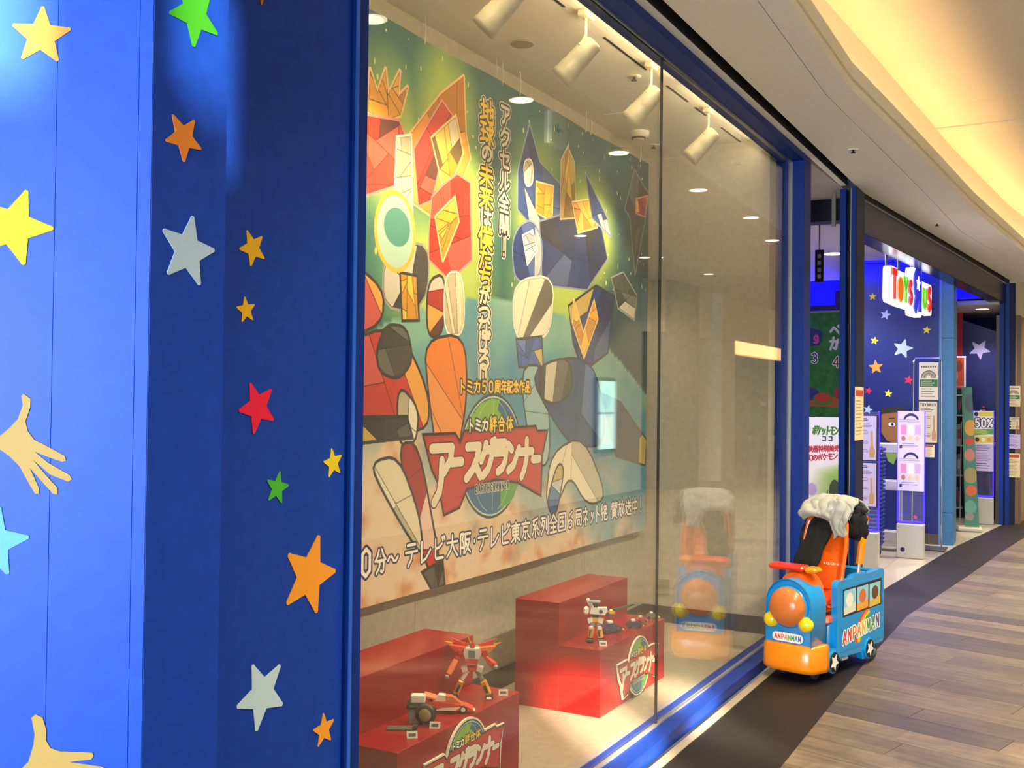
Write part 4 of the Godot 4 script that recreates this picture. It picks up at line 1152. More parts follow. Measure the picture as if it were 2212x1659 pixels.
func _poster() -> void:
	var n := FastNoiseLite.new()
	n.seed = 3
	n.frequency = 0.035
	n.fractal_octaves = 4
	var lo := Image.create(190, 119, false, Image.FORMAT_RGB8)
	var glows := [[92.0, 49.0, 34.0, 44.0], [134.0, 34.0, 34.0, 52.0], [150.0, 75.0, 36.0, 60.0], [225.0, 55.0, 40.0, 50.0], [290.0, 58.0, 46.0, 46.0], [132.0, 100.0, 60.0, 40.0], [250.0, 95.0, 70.0, 34.0]]
	for y in 119:
		for x in 190:
			var p := Vector2(x * 2.0, y * 2.0)
			var q := n.get_noise_2d(p.x * 0.5, p.y * 0.5)
			var c := Color("2f6f6c").lerp(Color("244a5c"), clampf(p.x / 380.0 + q * 0.6, 0.0, 1.0))
			var g := 0.0
			for w in glows:
				g = maxf(g, 1.0 - Vector2((p.x - w[0]) / w[2], (p.y - w[1]) / w[3]).length())
			c = c.lerp(Color("c3d65a"), clampf(g * 1.5 + q * 0.25, 0.0, 0.85))
			# the globe's rim, sea and sand
			var rim := 104.0 + pow((p.x - 205.0) / 150.0, 2.0) * 34.0
			if p.y > rim:
				var t := clampf((p.y - rim) / 40.0, 0.0, 1.0)
				c = Color("7fb0a0").lerp(Color("3d86a8"), clampf(t + q * 0.8, 0.0, 1.0))
				var k := clampf((p.y - 150.0) / 70.0 + (200.0 - p.x) / 260.0 + q * 0.7, 0.0, 1.0)
				c = c.lerp(Color("d9c3a4").lerp(Color("c98d66"), clampf(n.get_noise_2d(p.x * 1.4 + 60.0, p.y * 1.4) * 1.6, 0.0, 1.0)), k)
			lo.set_pixel(x, y, c)
	lo.resize(2048, 1283, Image.INTERPOLATE_CUBIC)
	var im := lo
	var k := 2048.0 / 380.0
	var r := RandomNumberGenerator.new()
	r.seed = 4
	for i in 150:
		var p := Vector2(r.randf_range(60, 378), r.randf_range(3, 100)) * k
		fill_poly(im, ellipse(p.x, p.y, r.randf_range(1.0, 4.5), r.randf_range(2.0, 9.0), 7), Color(0.86, 0.88, 0.58))
	for s in POSTER_SHAPES:
		var p := PackedVector2Array()
		for i in range(1, s.size(), 2):
			p.append(Vector2(s[i], s[i + 1]) * k)
		if s[0] in SOFT_INKS:
			p = rounded(rounded(p))
		for q in Geometry2D.offset_polygon(p, 6.0, Geometry2D.JOIN_MITER):
			fill_poly(im, q, Color(s[0]).lightened(0.45) if s[2] < 100 else Color("32302c"))
		panels(im, p, Color(s[0]), 2 if s[0] in SOFT_INKS else 3, r)
	# pale ringed disc
	fill_poly(im, ellipse(98 * k, 86 * k, 15 * k, 17 * k, 36), Color("f0b43c"))
	fill_poly(im, ellipse(98 * k, 86 * k, 13 * k, 15 * k, 36), Color("a9c8b8"))
	fill_poly(im, ellipse(99 * k, 84 * k, 9.5 * k, 8 * k, 36), Color("4f8f84"))
	# upright slogans
	var ink := Color("2a241c")
	var pale := Color("e8dfc4")
	var yel := Color("efc53a")
	var col1 := "地球の未来は僕たちがつなげる!!"
	var cols := []
	for i in col1.length():
		cols.append(yel if i in [0, 1, 3, 4, 6, 7, 8] else pale)
	var steps := [0.0, 10.6, 21.0, 30.5, 41.0, 51.5, 60.0, 70.5, 80.0, 89.0, 96.5, 103.0, 110.0, 118.5, 126.0, 126.0]
	for ps in [[7.0, pale], [5.4, ink], [2.6, null]]:
		for i in col1.length():
			var sz := 12.6 if i in [0, 1, 3, 4, 6] else 11.2
			if i == 9 or i == 5 or i == 2:
				sz = 9.4
			var x := 166.0 - (sz - 9.0) * 0.5 + (4.2 if i == 15 else (-0.5 if i == 14 else 0.0))
			var sy: float = 11.0 if i >= 14 else sz * 1.02
			for path in glyph_paths(col1[i], x * k, (12.5 + steps[i]) * k, (sz if i < 14 else 6.0) * k, sy * 0.88 * k):
				stroke(im, path, ps[0] * 0.62 * k, ps[1] if ps[1] != null else cols[i])
	write_on(im, "アクセル全開!", 183.0 * k, 11.0 * k, 10.4 * k, 9.4 * k, Vector2(0, 10.7 * k), [[4.8 * k, pale], [3.7 * k, ink], [1.6 * k, Color("d8d2c0")]])
	write_on(im, "トミカ50周年記念作品", 149.0 * k, 146.0 * k, 6.0 * k, 6.4 * k, Vector2(6.35 * k, -0.1 * k), [[2.6 * k, ink], [0.95 * k, yel]])
	emblem(im, 180.0 * k, 182.0 * k, k)
	# long bottom line
	var line := "0分～テレビ大阪・テレビ東京系列全国6局ネット絶賛放送中!"
	var x := 76.0
	var navy := Color("2b3358")
	var at := []
	for i in line.length():
		var w := 10.6
		if line[i] in ["・"]:
			w = 5.0
		elif line[i] in ["分", "～"]:
			w = 8.6
		elif line[i] in ["ッ", "ト", "!", "ネ"]:
			w = 8.2
		at.append([x, w])
		x += w * 1.04 + (4.0 if i in [2, 23] else 0.0)
	var squeeze := 300.0 / (x - 76.0)
	for ps in [[3.4, navy], [1.5, Color("f2eedd")]]:
		for i in line.length():
			var big: bool = i == 0
			for path in glyph_paths(line[i], (76.0 + (at[i][0] - 76.0) * squeeze) * k, (214.0 if big else 216.0) * k, at[i][1] * squeeze * 0.94 * k, (12.5 if big else 10.2) * k):
				stroke(im, path, ps[0] * k * (0.8 if not big else 1.1), ps[1])
	var po := thing("hanging_poster", "large colourful banner with Japanese lettering and a round emblem hanging behind the shop window", "poster", Vector3(-2.5, 0.67, -4.45), PI / 2)
	# gently hanging sheet
	var st := begin(true)
	var nx := 38
	var ny := 12
	for i in nx:
		for j in ny:
			var q := []
			for o in [[0, 0], [1, 0], [1, 1], [0, 1]]:
				var u := float(i + o[0]) / nx
				var v := float(j + o[1]) / ny
				q.append([Vector3((u - 0.5) * 3.8, v * 2.38, 0.006 * sin(u * 31.0) * v + 0.004 * sin(u * 13.0 + 1.0)), Vector2(u, 1.0 - v)])
			for t in [[0, 2, 1], [0, 3, 2]]:
				for id in t:
					st.set_uv(q[id][1])
					st.add_vertex(q[id][0])
	part("banner_sheet", done(st), printed("poster_print", im, 0.55), po)
	var white := mat("string_white", Color(0.85, 0.83, 0.76), 0.6)
	for z in [-3.72, -4.34, -4.40, -4.58, -5.37, -5.44, -6.2]:
		part("hanging_hook", tube([Vector3(-z - 4.45, 2.36, 0.004), Vector3(-z - 4.45, 2.42, 0.008), Vector3(-z - 4.45, 2.479, 0.004)], 0.003, 6), white, po)

# ---------------------------------------------------------------- wall stickers
func sticker(called: String, poly: PackedVector2Array, col: String, label: String, at: Vector3, turn: float, group: String) -> void:
	var vm := hexmat(col, 0.46)
	vm.metallic_specular = 0.25
	single(called, plate(poly, 0.0, 0.0016), vm, label, "sticker", at, Vector3(0, turn, 0), group)

func _stickers() -> void:
	var g := "star stickers on the blue front"
	for s in [["3c9a28", 2.224, -1.424, 0.064, 181, "bright green star sticker cut off by the top of the pillar"], ["ff9038", 1.984, -1.402, 0.046, 178, "orange star sticker on the narrow blue pillar face"], ["c3d8ea", 1.773, -1.417, 0.069, 9, "silver blue star sticker on the narrow blue pillar face"]]:
		sticker("star_sticker", star(s[3], s[4]), s[0], s[5], Vector3(-1.48, s[1], s[2]), PI / 2, g)
	for s in [["ffc02c", 1.828, -1.730, 0.042, 188, "upper gold star sticker on the dark panel, tipped upside down"], ["ffc02c", 1.690, -1.712, 0.030, -11, "small gold star sticker just under the upper gold star"],
			["f82c4a", 1.477, -1.753, 0.060, 191, "red star sticker on the dark blue panel"], ["f2d22a", 1.341, -2.021, 0.037, -11, "small yellow star sticker near the window jamb"], ["4fc03e", 1.294, -1.821, 0.039, 12, "small green star sticker on the dark blue panel"],
			["ffa63a", 1.079, -1.939, 0.098, 19.5, "large orange star sticker on the dark blue panel"], ["cfe6f4", 0.836, -1.781, 0.080, 192, "pale blue star sticker low on the dark panel"], ["ffa63a", 0.698, -2.000, 0.041, -4, "small orange star sticker at the foot of the dark panel"], ["f2812e", 2.405, -1.746, 0.033, 180, "orange star sticker tip at the top of the dark panel"]]:
		sticker("star_sticker", star(s[3], s[4]), s[0], s[5], Vector3(-1.61, s[1], s[2]), PI / 2, g)
	var nrm := Vector3(0.542, 0, 0.84)
	var turn := atan2(0.542, 0.84)
	for s in [["b07c38", 0.197, 2.144, 0.054, 2, "peach orange star sticker on the sunlit blue wall"], ["b8a81a", 0.240, 1.799, 0.071, 19, "big yellow star sticker on the sunlit blue wall at the left edge"], ["5f9cb8", 0.265, 1.237, 0.064, 10, "light cyan star sticker on the sunlit blue wall between two hands"]]:
		sticker("star_sticker", star(s[3], s[4]), s[0], s[5], BRIGHT_AT + BRIGHT_DIR * s[1] + Vector3(0, s[2], 0), turn, g)
	var h1 := [0.287,1.385,0.288,1.418,0.256,1.425,0.240,1.439,0.225,1.456,0.217,1.481,0.220,1.497,0.216,1.501,0.204,1.492,0.204,1.477,0.212,1.452,0.208,1.435,0.196,1.419,0.176,1.409,0.143,1.391,0.140,1.382,0.147,1.380,0.175,1.390,0.195,1.398,0.171,1.378,0.134,1.357,0.129,1.349,0.136,1.345,0.167,1.357,0.198,1.384,0.179,1.361,0.154,1.333,0.154,1.322,0.162,1.323,0.203,1.369,0.186,1.332,0.187,1.323,0.193,1.323,0.206,1.345,0.221,1.372,0.239,1.390,0.256,1.402]
	var h2 := [0.207,0.836,0.196,0.847,0.188,0.876,0.186,0.896,0.192,0.925,0.185,0.931,0.173,0.925,0.166,0.904,0.166,0.884,0.158,0.871,0.142,0.865,0.085,0.862,0.083,0.856,0.087,0.850,0.125,0.846,0.069,0.837,0.059,0.832,0.064,0.825,0.125,0.831,0.081,0.817,0.080,0.809,0.133,0.814,0.148,0.785,0.212,0.770]
	var k := 0
	for h in [h1, h2]:
		var p := PackedVector2Array()
		for i in range(0, h.size(), 2):
			p.append(Vector2(-h[i], h[i + 1]))
		sticker("hand_sticker", p, "ae8a4c", ["peach cartoon hand sticker with spread fingers pointing down to the right", "peach cartoon hand sticker with thumb up at the bottom left corner"][k], BRIGHT_AT, turn, "hand stickers")
		k += 1
	# stars on the partition inside the shop
	var g2 := "star stickers inside the shop"
	for s in [["e8cf3c", -2.071, 2.691, 0.041, 0, "small yellow star sticker highest on the wall inside the shop"], ["b9c3de", -1.933, 2.486, 0.056, 15, "small silver star sticker under the hanging sign"], ["e8cf3c", -1.507, 2.308, 0.043, 5, "small yellow star sticker beside the light blue column"],
			["e8cf3c", -2.048, 2.202, 0.044, 12, "small yellow star sticker left of the big silver star"], ["b4c2da", -1.752, 2.111, 0.106, 15, "big silver star sticker on the wall inside the shop"], ["e8893a", -2.032, 1.910, 0.077, -5, "orange star sticker on the wall inside the shop"], ["d2304e", -1.688, 1.767, 0.050, 10, "red star sticker half hidden by the tall sign stand"],
			["d2304e", -2.109, 1.648, 0.041, 20, "red star sticker beside the notice on the blue post"], ["e8cf3c", -1.899, 1.619, 0.043, 8, "low yellow star sticker on the wall inside the shop"], ["a9c0e4", -2.113, 1.438, 0.051, 14, "pale star sticker just above the lit gate panel"], ["d83a86", -1.614, 0.280, 0.030, 0, "tiny pink star sticker near the foot of the wall"]]:
		sticker("star_sticker", star(s[3], s[4]), s[0], s[5], Vector3(s[1], s[2], -12.03), 0.0, g2)
	sticker("star_sticker", star(0.135, 175), "c7b6de", "large lavender star sticker on the dark wall at the far end", Vector3(-1.266, 2.261, -15.5), 0.0, g2)

# ---------------------------------------------------------------- red plinths with their emblem boards
func _plinths() -> void:
	var red := mat("plinth_red", Color(0.55, 0.025, 0.035), 0.25)
	red.metallic_specular = 0.35
	red.clearcoat_enabled = true
	red.clearcoat = 0.1
	red.clearcoat_roughness = 0.06
	var im := Image.create(1024, 560, false, Image.FORMAT_RGB8)
	im.fill(Color("e6dcc2"))
	emblem(im, 512, 280, 8.6)
	var pm := printed("emblem_print", im, 0.4)
	var sil := ellipse(0, 0, 0.142, 0.142, 40)
	var ban := pts([-0.27, 0.06, -0.15, 0.062, -0.13, 0.04, -0.115, 0.066, 0.205, 0.07, 0.21, 0.058, 0.268, 0.056, 0.247, -0.012, 0.24, -0.115, 0.13, -0.07, 0.0, -0.056, -0.1, -0.07, -0.14, -0.11, -0.2, -0.12, -0.225, -0.05, -0.25, -0.02])
	var both := Geometry2D.merge_polygons(sil, ban)
	for s in [[-3.575, "red plinth nearest the camera with a raised block behind"], [-5.165, "red plinth farther along the window with a sunlit corner"]]:
		var z: float = s[0]
		var t := thing("display_plinth", s[1], "plinth", Vector3(-2.14, SHOW_FLOOR, z + 0.41), 0.0, "red display plinths")
		part("low_block", bx(Vector3(0.01, 0.0, -0.41), Vector3(0.22, 0.305, 0.41), 0.0015), red, t)
		part("tall_block", bx(Vector3(-0.22, 0.0, -0.41), Vector3(0.01, 0.498, 0.41), 0.0015), red, t)
	for s in [[-3.17, 0.232, "emblem board at the foot of the nearer plinth, cut off by the frame"], [-4.79, 0.209, "emblem board leaning on the farther red plinth"]]:
		var b := thing("emblem_board", s[2], "sign", Vector3(-1.917, SHOW_FLOOR, s[0]), PI / 2, "emblem boards")
		part("board", plate(both[0], 0.0, 0.008, Rect2(-0.2679, -0.1465, 0.5358, 0.293)), pm, b, Vector3(0, s[1] - SHOW_FLOOR, 0.0))
		for x in [-0.06, 0.06]:
			part("board_foot", bx(Vector3(x - 0.01, 0.0, 0.0), Vector3(x + 0.01, s[1] - SHOW_FLOOR - 0.11, 0.006)), mats["seal"], b)

# ---------------------------------------------------------------- toys on the plinths
func limb(called: String, a: Vector3, b: Vector3, w: float, d: float, m: Material, parent: Node3D) -> MeshInstance3D:
	var o := part(called, cbox(Vector3(w, a.distance_to(b), d), minf(w, d) * 0.18), m, parent, (a + b) * 0.5)
	var y := (b - a).normalized()
	var x := y.cross(Vector3(0, 0, 1)).normalized()
	if x.length() < 0.1:
		x = Vector3.RIGHT
	o.basis = Basis(x, y, x.cross(y))
	return o

func _toys() -> void:
	var top := SHOW_FLOOR + 0.305
	var red := hexmat("d8402c", 0.3)
	var wht := hexmat("ebe6d6", 0.3)
	var yel := hexmat("efae2c", 0.3)
	var blk := hexmat("26241f", 0.4)
	var gry := hexmat("8d9188", 0.35)
	var org := hexmat("ee7a3a", 0.3)
	var navy := hexmat("2c3560", 0.35)
	var clear := glass("toy_clear", 0.35, Color(0.95, 0.5, 0.2))
	# red robot, legs apart
	var r := thing("toy_robot", "red and white toy robot with yellow shins standing legs apart", "toy robot", Vector3(-2.035, top, -3.41), 0.45)
	for s in [-1.0, 1.0]:
		var hip := Vector3(0.016 * s, 0.105, 0)
		var knee := Vector3(0.04 * s, 0.066, 0.003)
		var foot := Vector3(0.063 * s, 0.012, 0.0)
		limb("thigh", hip, knee, 0.016, 0.016, wht if s < 0 else gry, r)
		var shin := limb("shin", knee, foot, 0.024, 0.028, yel, r)
		part("shin_stripe", cbox(Vector3(0.010, 0.03, 0.002)), blk, shin, Vector3(0, 0.002, 0.0145))
		var ft := part("foot", bx(Vector3(-0.014, 0.0, -0.018), Vector3(0.014, 0.016, 0.026), 0.004), blk, r, Vector3(0.066 * s, 0.0, 0.0))
		part("toe_cap", bx(Vector3(-0.010, 0.001, 0.022), Vector3(0.010, 0.010, 0.032), 0.003), wht, ft)
		limb("upper_arm", Vector3(0.036 * s, 0.172, 0), Vector3(0.062 * s, 0.145, 0.012), 0.016, 0.018, red, r)
		limb("forearm", Vector3(0.062 * s, 0.145, 0.012), Vector3(0.088 * s, 0.132 - 0.02 * (1.0 - s), 0.035), 0.022, 0.022, red if s > 0 else org, r)
		part("fist", cbox(Vector3(0.016, 0.014, 0.016), 0.004), gry, r, Vector3(0.092 * s, 0.128 - 0.02 * (1.0 - s), 0.042))
		var sh := part("shoulder_guard", plate(pts([0.0, 0.0, 0.04, 0.006, 0.062, 0.03, 0.03, 0.026, 0.0, 0.022]) if s > 0 else pts([0.0, 0.0, 0.0, 0.022, -0.03, 0.026, -0.062, 0.03, -0.04, 0.006]), -0.014, 0.014), org if s > 0 else red, r, Vector3(0.026 * s, 0.168, 0))
		part("wing_tip", plate(pts([0.0, 0.0, 0.03 * s, 0.016, 0.004 * s, 0.012]), -0.004, 0.004), yel, sh, Vector3(0.05 * s, 0.024, -0.01))
	part("hips", cbox(Vector3(0.042, 0.024, 0.026), 0.005), red, r, Vector3(0, 0.112, 0))
	part("waist", cbox(Vector3(0.026, 0.02, 0.02), 0.004), wht, r, Vector3(0, 0.13, 0))
	var ch := part("chest", plate(pts([-0.022, 0.0, 0.022, 0.0, 0.034, 0.03, 0.03, 0.05, -0.03, 0.05, -0.034, 0.03]), -0.016, 0.018), wht, r, Vector3(0, 0.138, 0))
	part("chest_grille", cbox(Vector3(0.024, 0.03, 0.004), 0.001), gry, ch, Vector3(0, 0.03, 0.02))
	part("belly_plate", plate(pts([-0.018, 0.0, 0.018, 0.0, 0.026, 0.02, -0.026, 0.02]), 0.012, 0.02), red, ch, Vector3(0, -0.008, 0))
	part("head", bx(Vector3(-0.010, 0.0, -0.010), Vector3(0.010, 0.022, 0.010), 0.004), red, r, Vector3(0, 0.188, 0))
	for s in [-1.0, 0.0, 1.0]:
		part("crest", plate(pts([-0.004, 0.0, 0.004, 0.0, 0.012 * s + 0.001, 0.024, 0.012 * s - 0.001, 0.024]), -0.002, 0.002), yel if s != 0 else red, r, Vector3(0.006 * s, 0.206, 0.006))
	part("back_pack", bx(Vector3(-0.026, 0.0, -0.03), Vector3(0.026, 0.05, -0.012), 0.004), gry, r, Vector3(0, 0.142, 0))
	for s in [-1.0, 1.0]:
		part("back_wing", plate(pts([0.0, 0.0, 0.05 * s, 0.02, 0.07 * s, 0.05, 0.03 * s, 0.036, 0.004 * s, 0.03]), -0.004, 0.004), red, r, Vector3(0.014 * s, 0.168, -0.026))
		part("shoulder_block", cbox(Vector3(0.026, 0.032, 0.034), 0.006), red, r, Vector3(0.046 * s, 0.172, 0.0))
		part("hip_guard", plate(pts([0.0, 0.0, 0.02 * s, -0.008, 0.026 * s, 0.012, 0.004 * s, 0.018]), -0.014, 0.014), wht, r, Vector3(0.016 * s, 0.104, 0.0))
	# red and white toy car
	var c := thing("toy_car", "red and white toy sports car with an orange windscreen", "toy car", Vector3(-2.02, top, -3.21), 0.545)
	toy_car(c, red, wht, blk, clear, yel)
	# grey engine block with a big wheel and a blade
	var e := thing("toy_engine", "grey toy engine part with a large black wheel beside the toy car", "toy part", Vector3(-2.045, top, -3.05), 0.5)
	part("engine_block", bx(Vector3(-0.028, 0.0, -0.02), Vector3(0.028, 0.07, 0.02), 0.004), gry, e)
	part("cylinder_head", bx(Vector3(-0.02, 0.07, -0.016), Vector3(0.03, 0.098, 0.016), 0.003), wht, e)
	part("cooling_fin", bx(Vector3(-0.034, 0.052, -0.024), Vector3(0.034, 0.058, 0.024), 0.001), blk, e)
	part("cooling_fin", bx(Vector3(-0.034, 0.066, -0.024), Vector3(0.034, 0.071, 0.024), 0.001), blk, e)
	var wh := part("wheel", lathe([[0.0, -0.008], [0.03, -0.010], [0.036, -0.005], [0.036, 0.005], [0.03, 0.010], [0.0, 0.008]], 24), blk, e, Vector3(0.034, 0.037, 0.03), Vector3(PI / 2, 0, 0.2))
	part("rim", lathe([[0.0, 0.013], [0.012, 0.012], [0.022, 0.0105], [0.022, 0.0]], 20), hexmat("a89a66", 0.3), wh)
	var bl := thing("toy_sword", "translucent dark grey toy sword lying at the near end of the plinth", "toy part", Vector3(-2.05, top + 0.004, -2.955), 0.5)
	part("blade", bx(Vector3(-0.045, -0.004, -0.018), Vector3(0.045, 0.004, 0.018), 0.002), hexmat("5b5f55", 0.2), bl)
	part("blade_edge", bx(Vector3(-0.045, -0.003, -0.022), Vector3(0.045, 0.0, -0.018)), gry, bl)
	part("blade_socket", bx(Vector3(0.045, -0.004, -0.014), Vector3(0.062, 0.012, 0.014), 0.002), blk, bl)
	# white robot with a raised gun
	var w := thing("toy_robot", "white and yellow toy robot holding a long gun on the farther plinth", "toy robot", Vector3(-2.01, top, -4.49), 0.35)
	for s in [-1.0, 1.0]:
		limb("thigh", Vector3(0.010 * s, 0.095, 0), Vector3(0.018 * s, 0.066, 0.004), 0.018, 0.018, gry, w)
		var shin := limb("shin", Vector3(0.018 * s, 0.07, 0.004), Vector3(0.024 * s, 0.02, 0.0), 0.026, 0.03, yel, w)
		part("shin_stripe", cbox(Vector3(0.008, 0.03, 0.002)), blk, shin, Vector3(0.004, 0.0, 0.0155))
		part("foot", bx(Vector3(-0.015, 0.0, -0.02), Vector3(0.015, 0.018, 0.026), 0.004), blk, w, Vector3(0.026 * s, 0, 0))
	part("hips", cbox(Vector3(0.04, 0.024, 0.026), 0.005), yel, w, Vector3(0, 0.104, 0))
	part("waist", cbox(Vector3(0.03, 0.02, 0.02), 0.004), blk, w, Vector3(0, 0.122, 0))
	var b := part("chest", plate(pts([-0.034, 0.004, 0.036, 0.0, 0.046, 0.016, 0.042, 0.034, -0.03, 0.03]), -0.018, 0.018), wht, w, Vector3(0.008, 0.13, 0))
	part("chest_disc", cyl(0.009, 0.003, 18), navy, b, Vector3(0.018, 0.016, 0.018), Vector3(PI / 2, 0, 0))
	part("shoulder", cbox(Vector3(0.026, 0.036, 0.03), 0.008), wht, w, Vector3(-0.044, 0.146, 0))
	part("shoulder", cbox(Vector3(0.022, 0.026, 0.026), 0.006), navy, w, Vector3(0.06, 0.136, 0.004))
	part("forearm", cbox(Vector3(0.03, 0.022, 0.022), 0.005), yel, w, Vector3(0.078, 0.148, 0.016))
	part("head", bx(Vector3(-0.010, 0.0, -0.010), Vector3(0.010, 0.02, 0.010), 0.004), blk, w, Vector3(0.0, 0.162, 0.0))
	part("visor", bx(Vector3(-0.034, 0.018, -0.012), Vector3(0.022, 0.028, 0.014), 0.003), hexmat("7d97a0", 0.25), w, Vector3(0.0, 0.166, 0.0))
	var gun := limb("gun", Vector3(0.08, 0.156, 0.02), Vector3(0.16, 0.182, 0.03), 0.010, 0.012, hexmat("4d5a44", 0.4), w)
	part("gun_barrel", cbox(Vector3(0.006, 0.03, 0.006), 0.001), blk, gun, Vector3(0, 0.05, 0))
	part("back_cannon", cbox(Vector3(0.016, 0.05, 0.016), 0.003), wht, w, Vector3(-0.03, 0.176, -0.02), Vector3(0, 0, 0.5))
	for s in [-1.0, 1.0]:
		part("hip_guard", plate(pts([0.0, 0.0, 0.02 * s, -0.01, 0.026 * s, 0.014, 0.004 * s, 0.02]), -0.014, 0.014), wht, w, Vector3(0.012 * s, 0.096, 0.0))
		part("knee_guard", cbox(Vector3(0.018, 0.016, 0.008), 0.003), wht, w, Vector3(0.02 * s, 0.07, 0.02))
	# small navy vehicles
	for v in [[Vector3(-2.02, top, -4.70), 0.9, 1.0, "navy and yellow toy vehicle behind the white robot", "2c3560", "efae2c"], [Vector3(-1.965, top, -4.86), 0.7, 0.75, "small dark toy vehicle in the middle of the farther plinth", "3b4058", "c9ccc4"], [Vector3(-1.985, top, -5.0), 1.1, 0.6, "small red toy vehicle towards the far end of the plinth", "a8402f", "d8d2c0"], [Vector3(-1.97, top, -5.12), 0.5, 0.6, "small grey toy vehicle at the far end of the plinth", "6d7268", "e0d8c2"]]:
		var tv := thing("toy_vehicle", v[3], "toy vehicle", v[0], v[1], "small toys on the farther plinth")
		tv.scale = Vector3.ONE * v[2]
		part("body", plate(pts([-0.05, 0.012, 0.052, 0.012, 0.05, 0.03, 0.012, 0.046, -0.03, 0.05, -0.052, 0.034]), -0.018, 0.018), hexmat(v[4], 0.35), tv)
		part("nose_cone", plate(pts([0.04, 0.012, 0.068, 0.014, 0.05, 0.03, 0.036, 0.034]), -0.013, 0.013), hexmat(v[5], 0.35), tv)
		part("turret", bx(Vector3(-0.024, 0.048, -0.012), Vector3(0.004, 0.062, 0.012), 0.003), wht, tv)
		for x in [-0.032, 0.03]:
			for zz in [-0.02, 0.02]:
				part("wheel", cyl(0.013, 0.008, 14, 0.002), blk, tv, Vector3(x, 0.0132, zz - 0.004), Vector3(PI / 2, 0, 0))
	# folded name cards
	for q in [[Vector3(-1.95, top, -3.50), 0.5, "small folded name card beside the red robot's foot"], [Vector3(-1.955, top, -3.03), 0.45, "small folded name card in front of the toy engine"], [Vector3(-1.965, top, -2.905), 0.7, "small name card at the near end of the plinth"], [Vector3(-1.95, top, -4.44), 0.6, "small white name card at the front corner of the farther plinth"]]:
		var n := thing("name_card", q[2], "card", q[0], q[1], "name cards on the plinths")
		var cm := hexmat("d9d3bd", 0.5)
		part("card_front", plate(pts([-0.018, 0.0, 0.018, 0.0, 0.018, 0.022, -0.018, 0.022]), -0.0012, 0.0), cm, n, Vector3(0, 0.0005, 0.01), Vector3(-0.4, 0, 0))
		part("card_back", plate(pts([-0.018, 0.0, 0.018, 0.0, 0.018, 0.022, -0.018, 0.022]), -0.0012, 0.0), cm, n, Vector3(0, 0.0005, -0.009), Vector3(0.4, 0, 0))
		part("card_print", plate(pts([-0.012, 0.006, 0.012, 0.006, 0.012, 0.016, -0.012, 0.016]), 0.0, 0.0006), hexmat("54503f", 0.5), n, Vector3(0, 0.0005, 0.01), Vector3(-0.4, 0, 0))

func toy_car(c: Node3D, red: Material, wht: Material, blk: Material, clear: Material, yel: Material) -> void:
	part("body", plate(pts([-0.072, 0.012, 0.088, 0.008, 0.094, 0.014, 0.07, 0.026, 0.045, 0.032, -0.03, 0.044, -0.07, 0.040]), -0.026, 0.026), red, c)
	part("white_flank", plate(pts([-0.05, 0.011, 0.03, 0.011, 0.05, 0.024, -0.02, 0.02]), -0.0275, 0.0275), wht, c)
	part("windscreen", plate(pts([-0.004, 0.042, 0.052, 0.031, 0.018, 0.058, -0.006, 0.06]), -0.016, 0.016), hexmat("c9703a", 0.15), c)
	part("engine_cover", plate(pts([-0.05, 0.042, -0.004, 0.042, -0.006, 0.062, -0.03, 0.064]), -0.015, 0.015), wht, c)
	part("rear_wing", plate(pts([-0.08, 0.056, -0.042, 0.050, -0.04, 0.054, -0.082, 0.066]), -0.028, 0.028), hexmat("ee8a5a", 0.3), c)
	for z in [-0.018, 0.018]:
		part("wing_post", cbox(Vector3(0.006, 0.018, 0.003)), blk, c, Vector3(-0.058, 0.046, z))
	for x in [-0.052, 0.058]:
		for z in [-0.024, 0.024]:
			var w := part("wheel", cyl(0.0145, 0.010, 20, 0.002), blk, c, Vector3(x, 0.0148, z - (0.004 if z < 0 else 0.006)), Vector3(PI / 2, 0, 0))
			part("hub", cyl(0.008, 0.0108, 16), wht, w, Vector3(0, -0.0004, 0))
	part("nose_tip", plate(pts([0.07, 0.008, 0.102, 0.006, 0.088, 0.016, 0.07, 0.02]), -0.015, 0.015), wht, c)

